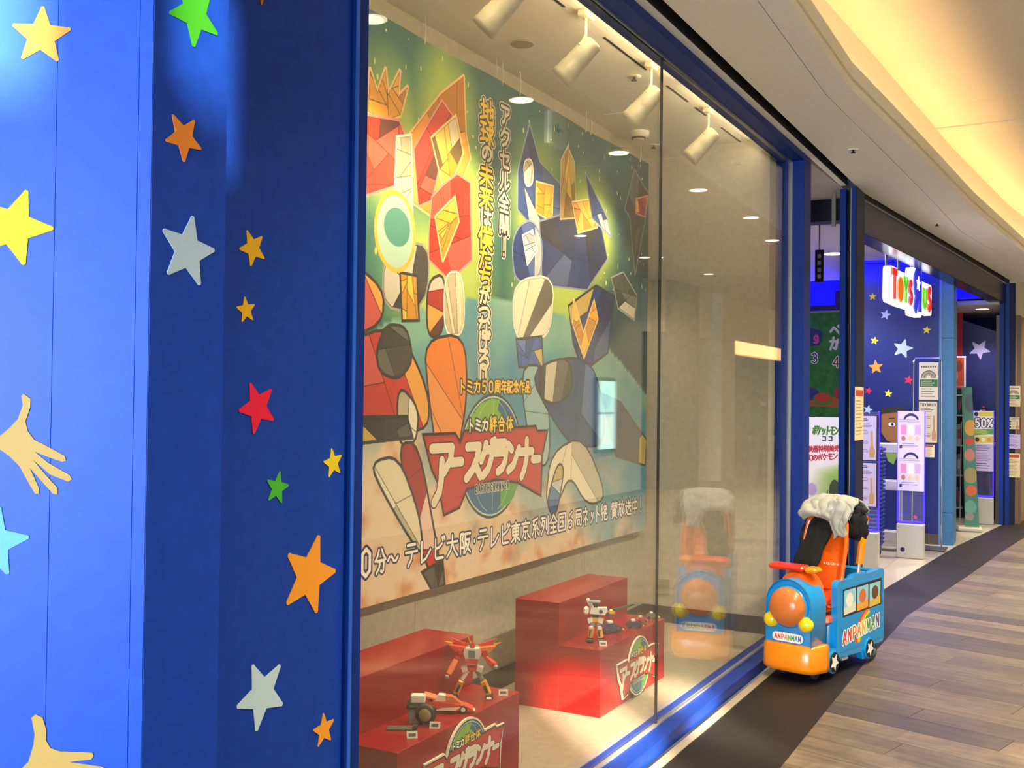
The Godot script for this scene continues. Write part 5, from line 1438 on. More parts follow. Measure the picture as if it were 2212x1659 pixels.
# ---------------------------------------------------------------- spotlights on the display ceiling
func _track_lights() -> void:
	var body := mat("spot_white", Color(0.86, 0.83, 0.70), 0.4)
	var zs := [-3.33, -3.99, -4.75, -5.63]
	for i in zs.size():
		var z: float = zs[i]
		var t := thing("spotlight", ["white spotlight cut off by the top of the picture", "second white spotlight along the display ceiling", "third white spotlight along the display ceiling", "white spotlight deepest in the display ceiling"][i], "spotlight", Vector3(-1.86, 3.15, z), 0.0, "spotlights over the window display")
		part("track_adapter", bx(Vector3(-0.02, -0.028, -0.045), Vector3(0.02, 0.0, 0.045), 0.004), body, t)
		part("arm", tube([Vector3(0, -0.02, 0), Vector3(0.0, -0.1, 0.0), Vector3(-0.015, -0.15, 0.03)], 0.007), body, t)
		var dirn := Vector3(-0.66, -0.72, 0.2).normalized()
		var h := part("lamp_body", lathe([[0.0, 0.1], [0.03, 0.1], [0.043, 0.09], [0.047, 0.0], [0.047, -0.035], [0.050, -0.037], [0.050, -0.08], [0.053, -0.085], [0.053, -0.105], [0.044, -0.105], [0.042, -0.03], [0.0, -0.03]], 28), body, t, Vector3(-0.035, -0.20, 0.0))
		h.basis = Basis(Quaternion(Vector3.DOWN, dirn))
		part("lamp_lens", cyl(0.041, 0.003, 24), glow("spot_lens", Color(1.0, 0.88, 0.66), 3.0), h, Vector3(0, -0.06, 0))
		var tip := t.position + Vector3(-0.035, -0.20, 0) + dirn * 0.12
		spot("spotlight_beam", tip, Vector3(-0.4, -0.92, 0.05), 52.0, Color(1.0, 0.90, 0.72), 1.4, 0.04)
	# linear lamp tucked behind the window head, washing the display ceiling
	for i in 3:
		var zc := -3.05 - i * 1.35
		single("strip_lamp", bx(Vector3(-0.012, -0.012, -0.62), Vector3(0.012, 0.012, 0.62), 0.004), glow("strip_glow", Color(1.0, 0.90, 0.70), 1.5), "linear lamp hidden behind the blue window head over the display", "lamp", Vector3(-1.748, 3.095, zc), Vector3.ZERO, "display strip lamps")
		var al := area("strip_lamp_light", Vector3(-1.764, 3.10, zc), Vector3(-1, -0.25, 0), Vector2(1.24, 0.02), Color(1.0, 0.90, 0.70), 0.35)
		al.light_size = 0.02
	var dark := mats["slot_dark"] as StandardMaterial3D
	for s in [[-3.5, -3.9], [-4.31, -4.83], [-5.12, -5.45], [-5.57, -5.76], [-6.05, -6.44]]:
		struct("trim_slot", bx(Vector3(-1.925, 3.1485, s[1]), Vector3(-1.912, 3.1515, s[0])), dark)

func _ceiling_bits() -> void:
	var w := mats["ceiling_white"] as StandardMaterial3D
	var dark := mats["slot_dark"] as StandardMaterial3D
	single("ceiling_cover", cyl(0.055, 0.006, 24, 0.002), mat("cover_tan", Color(0.66, 0.58, 0.45), 0.6), "flat round cover plate on the display ceiling", "cover plate", Vector3(-2.288, 3.144, -4.215))
	var sd := thing("smoke_detector", "round white smoke detector deep in the display ceiling", "smoke detector", Vector3(-2.40, 3.15, -5.93))
	part("housing", lathe([[0.0, -0.05], [0.035, -0.048], [0.04, -0.03], [0.062, -0.026], [0.066, -0.004], [0.066, 0.0]], 24), w, sd)
	part("vent_ring", lathe([[0.041, -0.034], [0.041, -0.046]], 24), dark, sd)
	single("ceiling_vent", bx(Vector3(-0.07, -0.006, -0.016), Vector3(0.07, 0.0, 0.016), 0.002), w, "slim white bar fixed to the display ceiling", "vent", Vector3(-2.36, 3.15, -5.49))
	for q in [[Vector3(-2.012, 3.15, -4.902), "small sprinkler head in the display ceiling"], [Vector3(-2.436, 3.15, -6.275), "small sprinkler head in the far corner of the display ceiling"], [Vector3(-1.276, SOFFIT_Y, -6.704), "nearer sprinkler head in the corridor soffit"], [Vector3(-1.145, SOFFIT_Y, -9.774), "farther sprinkler head in the corridor soffit"]]:
		var s := thing("sprinkler", q[1], "sprinkler", q[0], 0.0, "sprinkler heads")
		part("rosette", lathe([[0.014, -0.005], [0.034, -0.004], [0.036, 0.0]], 20), w, s)
		part("deflector", lathe([[0.0, -0.022], [0.016, -0.022], [0.012, -0.018], [0.006, -0.012], [0.007, 0.0]], 14), dark, s)
	single("socket_plate", bx(Vector3(-0.034, 0.0, 0.0), Vector3(0.034, 0.10, 0.008), 0.002), mat("socket", Color(0.62, 0.60, 0.50), 0.4), "beige socket plate low on the display side wall", "socket", Vector3(-2.40, 0.247, -6.449))
	single("sensor_bracket", bx(Vector3(-0.015, -0.26, -0.01), Vector3(0.015, 0.0, 0.01), 0.003), mat("bracket", Color(0.62, 0.58, 0.5), 0.5), "small pale bracket hanging from the ceiling behind the shutter post", "bracket", Vector3(-1.66, SOFFIT_Y, -8.0))
	# arrow sign across the corridor, mirrored in the glass
	var g := thing("direction_sign", "small green and white arrow sign hung from the corridor ceiling, mirrored in the glass", "sign", Vector3(0.02, 3.6, -6.7), -PI / 2)
	part("sign_box", bx(Vector3(-0.12, -0.27, -0.02), Vector3(0.12, -0.03, 0.02), 0.004), hexmat("dfe8dc", 0.4), g)
	part("hanger", bx(Vector3(-0.006, -0.03, -0.006), Vector3(0.006, 0.0, 0.006)), w, g)
	part("arrow", plate(pts([-0.06, -0.012, 0.01, -0.012, 0.01, -0.05, 0.07, 0.0, 0.01, 0.05, 0.01, 0.012, -0.06, 0.012]), 0.0, 0.002), hexmat("2f8f6a", 0.4), g, Vector3(0, -0.15, 0.02))

# ---------------------------------------------------------------- child's ride-on shopping trolley
func arch(w: float, y0: float, y1: float, n := 12) -> PackedVector2Array:
	# upright panel with a fully rounded top
	var p := PackedVector2Array([Vector2(-w, y0), Vector2(w, y0)])
	for i in n + 1:
		var a := PI * i / n
		p.append(Vector2(cos(a) * w, y1 - w * 1.0 + sin(a) * w))
	return p

func ring3(p: PackedVector2Array, z: float, sx := 1.0, cy := 0.0, sy := 1.0) -> Array:
	var r := []
	for q in p:
		r.append(Vector3(q.x * sx, cy + (q.y - cy) * sy, z))
	return r

func _trolley() -> void:
	var blue := mat("trolley_blue", Color(0.05, 0.55, 0.82), 0.25)
	var orange := mat("trolley_orange", Color(0.98, 0.38, 0.04), 0.28)
	var amber := mat("trolley_amber", Color(1.0, 0.55, 0.03), 0.28)
	var redm := mat("trolley_red", Color(0.93, 0.20, 0.10), 0.25)
	var yell := mat("trolley_yellow", Color(0.98, 0.84, 0.10), 0.25)
	for m in [blue, orange, amber, redm, yell]:
		m.clearcoat_enabled = true
		m.clearcoat = 0.4
		m.clearcoat_roughness = 0.12
	var black := mat("rubber", Color(0.07, 0.07, 0.075), 0.6)
	var silver := mat("silver", Color(0.78, 0.78, 0.78), 0.25, 0.8)
	var white := mat("label_white", Color(0.93, 0.92, 0.90), 0.4)
	var t := thing("ride_on_trolley", "blue and orange bus-shaped child trolley with a tall seat parked beside the window", "trolley", Vector3(-1.306, 0.0, -6.065), deg_to_rad(-14.2))
	# nose: rounded arch, narrowing a little towards the back
	var a := arch(0.134, 0.10, 0.55)
	part("nose", loft([ring3(a, 0.395, 0.94, 0.3, 0.96), ring3(a, 0.405, 0.985, 0.3, 0.99), ring3(a, 0.39, 1.02), ring3(a, 0.33, 1.05), ring3(a, 0.25, 1.06)], true), blue, t)
	# plain round lamp dome with two yellow knobs
	var dome := part("lamp_dome", lathe([[0.108, 0.0], [0.105, 0.02], [0.092, 0.044], [0.068, 0.061], [0.039, 0.07], [0.0, 0.072]], 32), mat("dome_tan", Color(0.83, 0.45, 0.20), 0.25), t, Vector3(0.0, 0.40, 0.398), Vector3(PI / 2, 0, 0))
	part("dome_ring", lathe([[0.106, 0.0], [0.115, 0.0], [0.115, 0.006], [0.106, 0.012]], 32), blue, dome)
	for s in [-1.0, 1.0]:
		part("lamp_knob", lathe([[0.026, -0.02], [0.040, 0.0], [0.043, 0.015], [0.037, 0.03], [0.021, 0.041], [0.0, 0.045]], 24), yell, t, Vector3(0.102 * s, 0.318, 0.385), Vector3(PI / 2, 0, 0))
	# name plate on the nose
	var im := Image.create(512, 128, false, Image.FORMAT_RGB8)
	im.fill(Color("f2f0ea"))
	var inks := [Color("d8382c"), Color("d8382c"), Color("e07828"), Color("e0a428"), Color("74b03a"), Color("2f9a5a"), Color("2f8f9a"), Color("4a5aa8")]
	write_on(im, "ANPANMAN", 30, 28, 56, 72, Vector2(57, 0), [[15.0, inks]])
	part("name_plate", plate(round_rect(-0.09, -0.024, 0.09, 0.024, 0.024), -0.004, 0.004, Rect2(-0.09, -0.024, 0.18, 0.048)), printed("plate_print", im, 0.35), t, Vector3(0.0, 0.235, 0.404))
	# bumper
	var bp := PackedVector2Array()
	for i in 15:
		var u := -1.0 + 2.0 * i / 14.0
		bp.append(Vector2(u * 0.175, 0.43 - 0.06 * pow(absf(u), 4.0) - (0.06 if absf(u) > 0.97 else 0.0)))
	bp.append(Vector2(0.175, 0.27))
	bp.append(Vector2(-0.175, 0.27))
	var secs := []
	for q in [[0.055, 0.96, -0.012], [0.066, 0.99, -0.002], [0.08, 1.0, 0.0], [0.19, 0.985, -0.004], [0.2, 0.97, -0.012], [0.203, 0.9, -0.05]]:
		var r := []
		for v in bp:
			r.append(Vector3(v.x * q[1], q[0], v.y + (q[2] if v.y > 0.3 else 0.0)))
		secs.append(r)
	part("bumper", loft(secs, true), amber, t)
	# orange dashboard and red grab bar behind the nose
	part("dashboard", loft([ring3(arch(0.10, 0.36, 0.575), 0.33, 0.9), ring3(arch(0.105, 0.36, 0.59), 0.29, 1.0), ring3(arch(0.105, 0.36, 0.575), 0.20, 1.0)], true), orange, t)
	part("grab_bar", bx(Vector3(-0.16, 0.582, 0.24), Vector3(0.05, 0.613, 0.34), 0.012), redm, t)
	part("grab_bar_end", bx(Vector3(0.05, 0.578, 0.24), Vector3(0.12, 0.61, 0.33), 0.012), amber, t)
	# chassis, step and seat box
	part("chassis", bx(Vector3(-0.13, 0.085, -0.46), Vector3(0.13, 0.15, 0.32), 0.012), blue, t)
	var seatbox := part("seat_box", bx(Vector3(-0.12, 0.15, -0.25), Vector3(0.12, 0.285, 0.17), 0.01), blue, t)
	part("seat_pad", bx(Vector3(-0.122, 0.285, -0.25), Vector3(0.122, 0.33, 0.185), 0.012), orange, seatbox)
	# side fairing that carries the front painted wheel
	for s in [-1.0, 1.0]:
		part("side_skirt", plate(pts([0.30, 0.07, 0.30, 0.185, 0.27, 0.20, 0.22, 0.175, 0.10, 0.15, 0.10, 0.09, 0.18, 0.03]), 0.0, 0.03), blue, t, Vector3(0.158 if s > 0 else -0.188, 0, 0), Vector3(0, -PI / 2, 0)).position.x = 0.146 if s > 0 else -0.116
	# rear box: two sides, back and floor
	var side_poly := PackedVector2Array([Vector2(0.128, 0.10), Vector2(0.128, 0.48)])
	for i in 6:
		var an := PI / 2 * i / 5.0
		side_poly.append(Vector2(0.088 + 0.04 * cos(an), 0.48 + 0.04 * sin(an)))
	side_poly.append_array(PackedVector2Array([Vector2(-0.06, 0.515), Vector2(-0.07, 0.532), Vector2(-0.24, 0.535), Vector2(-0.25, 0.52), Vector2(-0.465, 0.53), Vector2(-0.483, 0.51), Vector2(-0.483, 0.12), Vector2(-0.465, 0.10), Vector2(-0.36, 0.10), Vector2(-0.34, 0.04), Vector2(-0.20, 0.04), Vector2(-0.18, 0.085)]))
	var sim := side_print()
	var spm := printed("side_print", sim, 0.3)
	for s in [-1.0, 1.0]:
		var panel := part("side_panel", plate(side_poly, 0.0, 0.035), blue, t, Vector3(0.148 if s > 0 else -0.113, 0, 0), Vector3(0, -PI / 2, 0))
		if s > 0:
			var pr := part("side_decal", card(0.54, 0.36, 0.002), spm, panel, Vector3(-0.185, 0.305, -0.0006), Vector3(0, PI, 0))
			pr.position.z = -0.0022
	part("back_panel", bx(Vector3(-0.12, 0.10, -0.483), Vector3(0.12, 0.52, -0.445), 0.01), blue, t)
	# tall orange seat shell, leaning back, with raised side wings
	var prof := [[0.17, 0.345], [0.07, 0.342], [0.02, 0.36], [-0.01, 0.43], [-0.04, 0.55], [-0.08, 0.69], [-0.115, 0.80], [-0.13, 0.85]]
	var grid := []
	for i in prof.size():
		var row := []
		var v := float(i) / (prof.size() - 1)
		var half := lerpf(0.112, 0.135, clampf(v * 1.6, 0, 1)) - (0.05 if i == prof.size() - 1 else (0.015 if i == prof.size() - 2 else 0.0))
		for j in 13:
			var u := -1.0 + j / 6.0
			var wing := pow(absf(u), 5.0)
			var fwd := 0.07 * wing * smoothstep(0.2, 0.5, v)
			var up := 0.04 * wing * (1.0 - smoothstep(0.1, 0.4, v))
			row.append(Vector3(u * half, prof[i][1] + up + fwd * 0.25, prof[i][0] + fwd))
		grid.append(row)
	var shell := part("seat_shell", sheet(grid, 0.022), orange, t)
	part("seat_back_panel", plate(round_rect(-0.075, 0.0, 0.075, 0.20, 0.04), 0.0, 0.008), orange, shell, Vector3(0.0, 0.45, -0.004), Vector3(-0.26, 0, 0))
	var bi := Image.create(256, 64, false, Image.FORMAT_RGB8)
	bi.fill(Color(0.98, 0.38, 0.04).lightened(0.0))
	write_on(bi, "わくわくカート", 8, 14, 32, 38, Vector2(34.5, 0), [[6.5, Color("f4ece0")]])
	part("seat_lettering", card(0.10, 0.025, 0.001), printed("seat_print", bi, 0.4), shell, Vector3(0.035, 0.59, -0.031), Vector3(-0.26, 0, 0))
	# push bar with orange grips
	for s in [-1.0, 1.0]:
		var pole := part("push_pole", tube([Vector3(0.118 * s, 0.45, -0.18), Vector3(0.13 * s, 0.68, -0.215), Vector3(0.135 * s, 0.83, -0.28)], 0.011, 12), silver, t)
		part("grip_sleeve", tube([Vector3(0.1255 * s, 0.58, -0.2), Vector3(0.13 * s, 0.68, -0.215), Vector3(0.132 * s, 0.74, -0.24)], 0.021, 14), amber, pole)
	part("push_handle", tube([Vector3(-0.135, 0.83, -0.28), Vector3(-0.08, 0.855, -0.32), Vector3(0.08, 0.855, -0.32), Vector3(0.135, 0.83, -0.28)], 0.017, 12), orange, t)
	# painted wheels with stars, and the real castors
	for s in [-1.0, 1.0]:
		for q in [[0.182, 0.09, 0.062], [-0.268, 0.092, 0.06]]:
			var w := part("painted_wheel", cyl(q[2], 0.016, 28, 0.003), blue, t, Vector3(0.144 if s > 0 else -0.16, q[1], q[0]), Vector3(0, 0, -PI / 2))
			part("tyre_disc", cyl(q[2] - 0.008, 0.0025, 28), black, w, Vector3(0, 0.0158, 0))
			part("wheel_star", plate(star(q[2] - 0.016, 10.0, 0.5), 0.0, 0.0012), white, w, Vector3(0, 0.0184, 0), Vector3(-PI / 2, 0, 0))
		for z in [0.29, -0.36]:
			var f := part("castor_fork", bx(Vector3(-0.022, 0.03, -0.016), Vector3(0.022, 0.09, 0.016), 0.004), mat("fork_grey", Color(0.33, 0.33, 0.34), 0.4, 0.5), t, Vector3((0.09 if z > 0 else 0.12) * s, 0, z))
			part("castor_wheel", lathe([[0.0, -0.014], [0.04, -0.014], [0.05, -0.009], [0.05, 0.009], [0.04, 0.014], [0.0, 0.014]], 22), mat("castor_grey", Color(0.22, 0.22, 0.22), 0.5), f, Vector3(0, 0.05, -0.02), Vector3(0, 0, PI / 2))
			part("castor_hub", lathe([[0.0, -0.017], [0.022, -0.017], [0.022, 0.017], [0.0, 0.017]], 16), mat("hub_grey", Color(0.5, 0.5, 0.5), 0.4), f, Vector3(0, 0.05, -0.02), Vector3(0, 0, PI / 2))
	part("brake_pedal", bx(Vector3(0.04, 0.055, -0.08), Vector3(0.12, 0.075, -0.01), 0.006), white, t)
	_jackets(t)

func side_print() -> Image:
	var im := Image.create(1024, 878, false, Image.FORMAT_RGB8)
	im.fill(Color(0.05, 0.55, 0.82))
	# window band with three panes of plain sky
	fill_poly(im, pts([40, 40, 1000, 20, 1000, 400, 40, 420]), Color("10161c"))
	for q in [[66, 340], [378, 310 + 350], [694, 280 + 694]]:
		var x0: float = q[0]
		var x1: float = {66: 346.0, 378: 662.0, 694: 976.0}[q[0]]
		fill_poly(im, pts([x0, 64, x1, 58, x1, 378, x0, 394]), Color("8fc9dc"))
		fill_poly(im, pts([x0, 300, x1, 250, x1, 378, x0, 394]), Color({66: "d8d8cc", 378: "e0a040", 694: "d8b84a"}[q[0]]))
		fill_poly(im, ellipse((x0 + x1) * 0.5, 200, 84, 96, 30), Color({66: "e9e4d6", 378: "cf6a3c", 694: "6a3a26"}[q[0]]))
	# rainbow
	var bands := [Color("d83a34"), Color("ea8a2c"), Color("f0d23a"), Color("58a848")]
	for b in 4:
		var path := []
		for i in 12:
			var a := lerpf(PI * 1.02, PI * 0.6, i / 11.0)
			path.append(Vector2(800.0 + cos(a) * (430.0 - b * 36.0), 790.0 - sin(a) * (430.0 - b * 36.0)))
		stroke(im, path, 38.0, bands[b])
	fill_poly(im, pts([0, 0, 0, 0, 0, 0]), Color.WHITE)
	fill_poly(im, pts([40, 404, 1000, 384, 1000, 400, 40, 420]), Color("10161c"))
	var inks := [Color("d8342c"), Color("d8342c"), Color("e2702a"), Color("e09a2c"), Color("d8b23a"), Color("3f9e4a"), Color("2f8f4a"), Color("5a4a9a")]
	write_on(im, "ANPANMAN", 40, 600, 106, 190, Vector2(116, -12), [[58.0, Color("f4f2ec")], [27.0, inks]])
	return im

func _jackets(_t: Node3D) -> void:
	# clothes thrown over the seat back; points are measured in the trolley's own axes
	var n := FastNoiseLite.new()
	n.seed = 21
	n.frequency = 1.0
	n.fractal_type = FastNoiseLite.FRACTAL_NONE
	var base := Transform3D(Basis(Vector3.UP, deg_to_rad(-14.2)), Vector3(-1.306, 0, -6.065))
	# path: (z, y) line the cloth follows; x_of gives its side edges along that line
	var drape := func(path: Array, x_of: Callable, cols: int, fold: float, thick: float, off: float, inv: Transform3D) -> ArrayMesh:
		var c := Curve2D.new()
		for i in path.size():
			var tan_v: Vector2 = (path[mini(i + 1, path.size() - 1)] - path[maxi(i - 1, 0)]) * 0.18
			c.add_point(path[i], -tan_v, tan_v)
		var rows := 30
		var grid := []
		for i in rows + 1:
			var v := float(i) / rows
			var p := c.sample_baked(c.get_baked_length() * v)
			var xr: Vector2 = x_of.call(v)
			var row := []
			for j in cols:
				var u := float(j) / (cols - 1)
				var x := lerpf(xr.x, xr.y, u) + n.get_noise_2d(v * 3.0 + off, u * 1.5) * 0.012
				# long soft folds that run with the hang of the cloth, and a few crossing creases
				var w := (absf(n.get_noise_2d(u * 3.2 + off, v * 0.9 + off)) - 0.2) * fold * 2.2 + n.get_noise_2d(u * 1.6 + v * 1.8, off) * fold * 1.1
				row.append(inv * (base * Vector3(x, p.y + w * 0.5 - 0.02 * pow(absf(u - 0.5) * 2.0, 3.0), p.x + w)))
			grid.append(row)
		return sheet(grid, thick)
	var blackm := mat("cloth_black", Color(0.055, 0.055, 0.06), 0.9)
	var j1 := thing("black_jacket", "black padded jacket draped over the back of the trolley seat", "jacket", Vector3(-1.306, 0.6, -6.065))
	var inv1 := Transform3D(Basis(), -j1.position)
	part("front_panel", drape.call([Vector2(-0.17, 0.885), Vector2(-0.12, 0.89), Vector2(-0.07, 0.84), Vector2(-0.025, 0.72), Vector2(0.03, 0.62), Vector2(0.05, 0.575)], func(v: float) -> Vector2: return Vector2(lerpf(-0.13, -0.15, v), lerpf(0.05, -0.02, v)), 22, 0.006, 0.03, 1.0, inv1), blackm, j1)
	part("back_panel", drape.call([Vector2(-0.12, 0.90), Vector2(-0.19, 0.895), Vector2(-0.215, 0.83), Vector2(-0.23, 0.72)], func(v: float) -> Vector2: return Vector2(-0.14, 0.14 - 0.01 * v), 20, 0.006, 0.025, 4.0, inv1), blackm, j1)
	part("sleeve", drape.call([Vector2(-0.2, 0.90), Vector2(-0.15, 0.90), Vector2(-0.12, 0.84), Vector2(-0.115, 0.76)], func(v: float) -> Vector2: return Vector2(lerpf(0.07, 0.125, v), lerpf(0.17, 0.215, v) - 0.06 * maxf(0.0, v - 0.8)), 14, 0.008, 0.035, 7.0, inv1), blackm, j1)
	var grey := mat("cloth_grey", Color(0.66, 0.65, 0.61), 0.85)
	var j2 := thing("grey_sweatshirt", "light grey sweatshirt crumpled on top of the black jacket", "sweatshirt", Vector3(-1.306, 0.85, -6.065))
	var inv2 := Transform3D(Basis(), -j2.position)
	part("body_cloth", drape.call([Vector2(-0.23, 0.89), Vector2(-0.205, 0.945), Vector2(-0.14, 0.97), Vector2(-0.08, 0.945), Vector2(-0.045, 0.90), Vector2(-0.04, 0.865)], func(v: float) -> Vector2: return Vector2(-0.135 + 0.015 * sin(v * 6.0), 0.165 - 0.02 * v), 34, 0.011, 0.012, 12.0, inv2), grey, j2)
	part("hanging_sleeve", drape.call([Vector2(-0.06, 0.945), Vector2(-0.03, 0.89), Vector2(-0.02, 0.82), Vector2(-0.03, 0.75)], func(v: float) -> Vector2: return Vector2(lerpf(-0.01, 0.06, v), lerpf(0.16, 0.115, v)), 16, 0.009, 0.014, 17.0, inv2), grey, j2)
	part("rolled_hem", drape.call([Vector2(-0.03, 0.85), Vector2(-0.01, 0.87), Vector2(-0.03, 0.905), Vector2(-0.09, 0.94)], func(_v: float) -> Vector2: return Vector2(-0.15, 0.04), 22, 0.008, 0.02, 23.0, inv2), grey, j2)

# ---------------------------------------------------------------- inside the shop
func _shop_inside() -> void:
	_hanging_sign()
	_gates()
	_boards()
	_more_inside()

func letter_mesh(ch: String, w: float, h: float, sw: float, depth: float, mirrored := false) -> ArrayMesh:
	var acc: Array = []
	for path in glyph_paths(ch, 0.0, 0.0, w, h):
		var p := PackedVector2Array()
		for q in path:
			p.append(Vector2((w - q.x) if mirrored else q.x, h - q.y))
		for q in Geometry2D.offset_polyline(p, sw * 0.5, Geometry2D.JOIN_ROUND, Geometry2D.END_BUTT):
			if not Geometry2D.is_polygon_clockwise(q):
				acc.append(q)
	var st := SurfaceTool.new()
	st.begin(Mesh.PRIMITIVE_TRIANGLES)
	var k := 0
	for q in acc:
		st.append_from(plate(q, 0.0, depth + 0.0006 * k), 0, Transform3D())
		k += 1
	return st.commit()

func _hanging_sign() -> void:
	# lit shop sign: s along the entrance, y height
	var t := thing("hanging_shop_sign", "illuminated white shop sign with colourful letters and a blue reversed letter hanging in the entrance", "sign", Vector3(-1.669, 0.0, -8.08), PI / 2 - deg_to_rad(5.3))
	# local x: along the front, +z towards the corridor
	var blob := PackedVector2Array()
	var rects := [[1.60, 2.41, 1.87, 2.735], [1.75, 2.405, 2.05, 2.68], [1.88, 2.40, 2.42, 2.72], [2.40, 2.35, 2.80, 2.81], [2.72, 2.40, 3.23, 2.71]]
	for r in rects:
		var p := round_rect(r[0], r[1], r[2], r[3], 0.045)
		if blob.is_empty():
			blob = p
		else:
			var best := blob
			for q in Geometry2D.merge_polygons(blob, p):
				if not Geometry2D.is_polygon_clockwise(q):
					best = q
			blob = best
	var white := glow("sign_white", Color(0.95, 0.95, 1.0), 0.9)
	part("sign_body", plate(blob, -0.06, 0.0), white, t)
	var defs := [["T", 1.63, 2.43, 0.22, 0.28, "e02a22"], ["O", 1.855, 2.45, 0.19, 0.205, "f07018"], ["Y", 2.045, 2.43, 0.19, 0.265, "6ad02c"], ["S", 2.235, 2.45, 0.18, 0.22, "d8304a"], ["R", 2.44, 2.38, 0.33, 0.41, "1c28d8"], ["U", 2.80, 2.455, 0.19, 0.21, "6ad02c"], ["S", 3.00, 2.44, 0.19, 0.24, "e02a22"]]
	for d in defs:
		var lm := glow("sign_" + d[5], Color(d[5]), 0.55)
		var big: bool = d[0] == "R"
		part("sign_letter", letter_mesh(d[0], d[3], d[4], 0.11 if big else 0.062, 0.012, big), lm, t, Vector3(d[1], d[2], 0.001))
		if big:
			part("sign_star", plate(star(0.075, 5.0), 0.0, 0.018), white, t, Vector3(2.60, 2.665, 0.001))
	for x in [1.70, 2.12, 2.62]:
		part("hanger_rod", tube([Vector3(x, 2.68, -0.055), Vector3(x, SOFFIT_Y, -0.055)], 0.012, 10), mat("rod", Color(0.65, 0.65, 0.7), 0.3, 0.8), t)
	area("shop_sign_light", Vector3(-1.45, 2.57, -10.4), Vector3(1, 0, 0.09), Vector2(1.6, 0.35), Color(0.95, 0.95, 1.0), 0.5)

func _gates() -> void:
	var grey := mat("gate_white", Color(0.70, 0.69, 0.66), 0.4)
	var led := glow("gate_led", Color(0.20, 0.12, 1.0), 2.2)
	var acr := glass("acrylic", 0.06, Color(0.7, 0.7, 1.0))
	# x, z, half width, label, print
	var defs := [[-1.737, -9.9, 0.10, "anti-theft gate with two framed notices just behind the blue post", 0], [-1.494, -10.83, 0.127, "anti-theft gate with a long sheet of pictures and a white base in the entrance", 1], [-1.13, -14.45, 0.12, "farthest anti-theft gate with a bright yellow sale notice", 2]]
	for d in defs:
		var hw: float = d[2]
		var t := thing("security_gate", d[3], "security gate", Vector3(d[0], 0.0, d[1]), 0.0, "anti-theft gates in the entrance")
		var bs := part("gate_base", bx(Vector3(-hw, 0.0, -0.05), Vector3(hw, 0.335, 0.05), 0.006), grey, t)
		for x in [-hw + 0.02, hw - 0.02]:
			part("screw", cyl(0.005, 0.004, 10), mats["silver"], bs, Vector3(x, 0.30, 0.049), Vector3(PI / 2, 0, 0))
		part("acrylic_panel", bx(Vector3(-hw + 0.012, 0.345, -0.006), Vector3(hw - 0.012, 1.43, 0.006)), acr, t)
		for x in [-hw + 0.006, hw - 0.006]:
			part("led_edge", bx(Vector3(x - 0.008, 0.345, -0.012), Vector3(x + 0.008, 1.435, 0.012), 0.003), led, t)
		part("led_edge", bx(Vector3(-hw + 0.014, 0.336, -0.012), Vector3(hw - 0.014, 0.36, 0.012), 0.003), led, t)
		if d[4] == 1:
			part("maker_badge", cyl(0.022, 0.003, 20), mat("badge", Color(0.12, 0.12, 0.35), 0.4), bs, Vector3(-hw + 0.06, 0.085, 0.049), Vector3(PI / 2, 0, 0))
		area("gate_led_light", Vector3(d[0] + hw + 0.02, 0.75, d[1]), Vector3(1, 0, 0.4), Vector2(0.03, 0.9), Color(0.25, 0.15, 1.0), 0.05)
		var prints := []
		if d[4] == 0:
			prints = [[1.19, 0.42, 0], [0.765, 0.41, 0]]
		elif d[4] == 1:
			prints = [[1.045, 0.78, 1]]
		else:
			prints = [[1.22, 0.42, 2], [0.84, 0.34, 3]]
		for q in prints:
			var s := part("notice_sheet", card(hw * 2.0 - 0.008, q[1], 0.002), printed("gate_print_%d_%.2f" % [d[4], q[0]], notice(q[2]), 0.5), t, Vector3(0, q[0], 0.016))
			s.name = "notice_sheet"

func lines_on(im: Image, x: float, y: float, w: float, n: int, gap: float, th: float, c: Color) -> void:
	for i in n:
		var ww := w * (0.72 + 0.28 * fposmod(i * 0.618, 1.0))
		fill_poly(im, pts([x, y + i * gap, x + ww, y + i * gap, x + ww, y + i * gap + th, x, y + i * gap + th]), c)

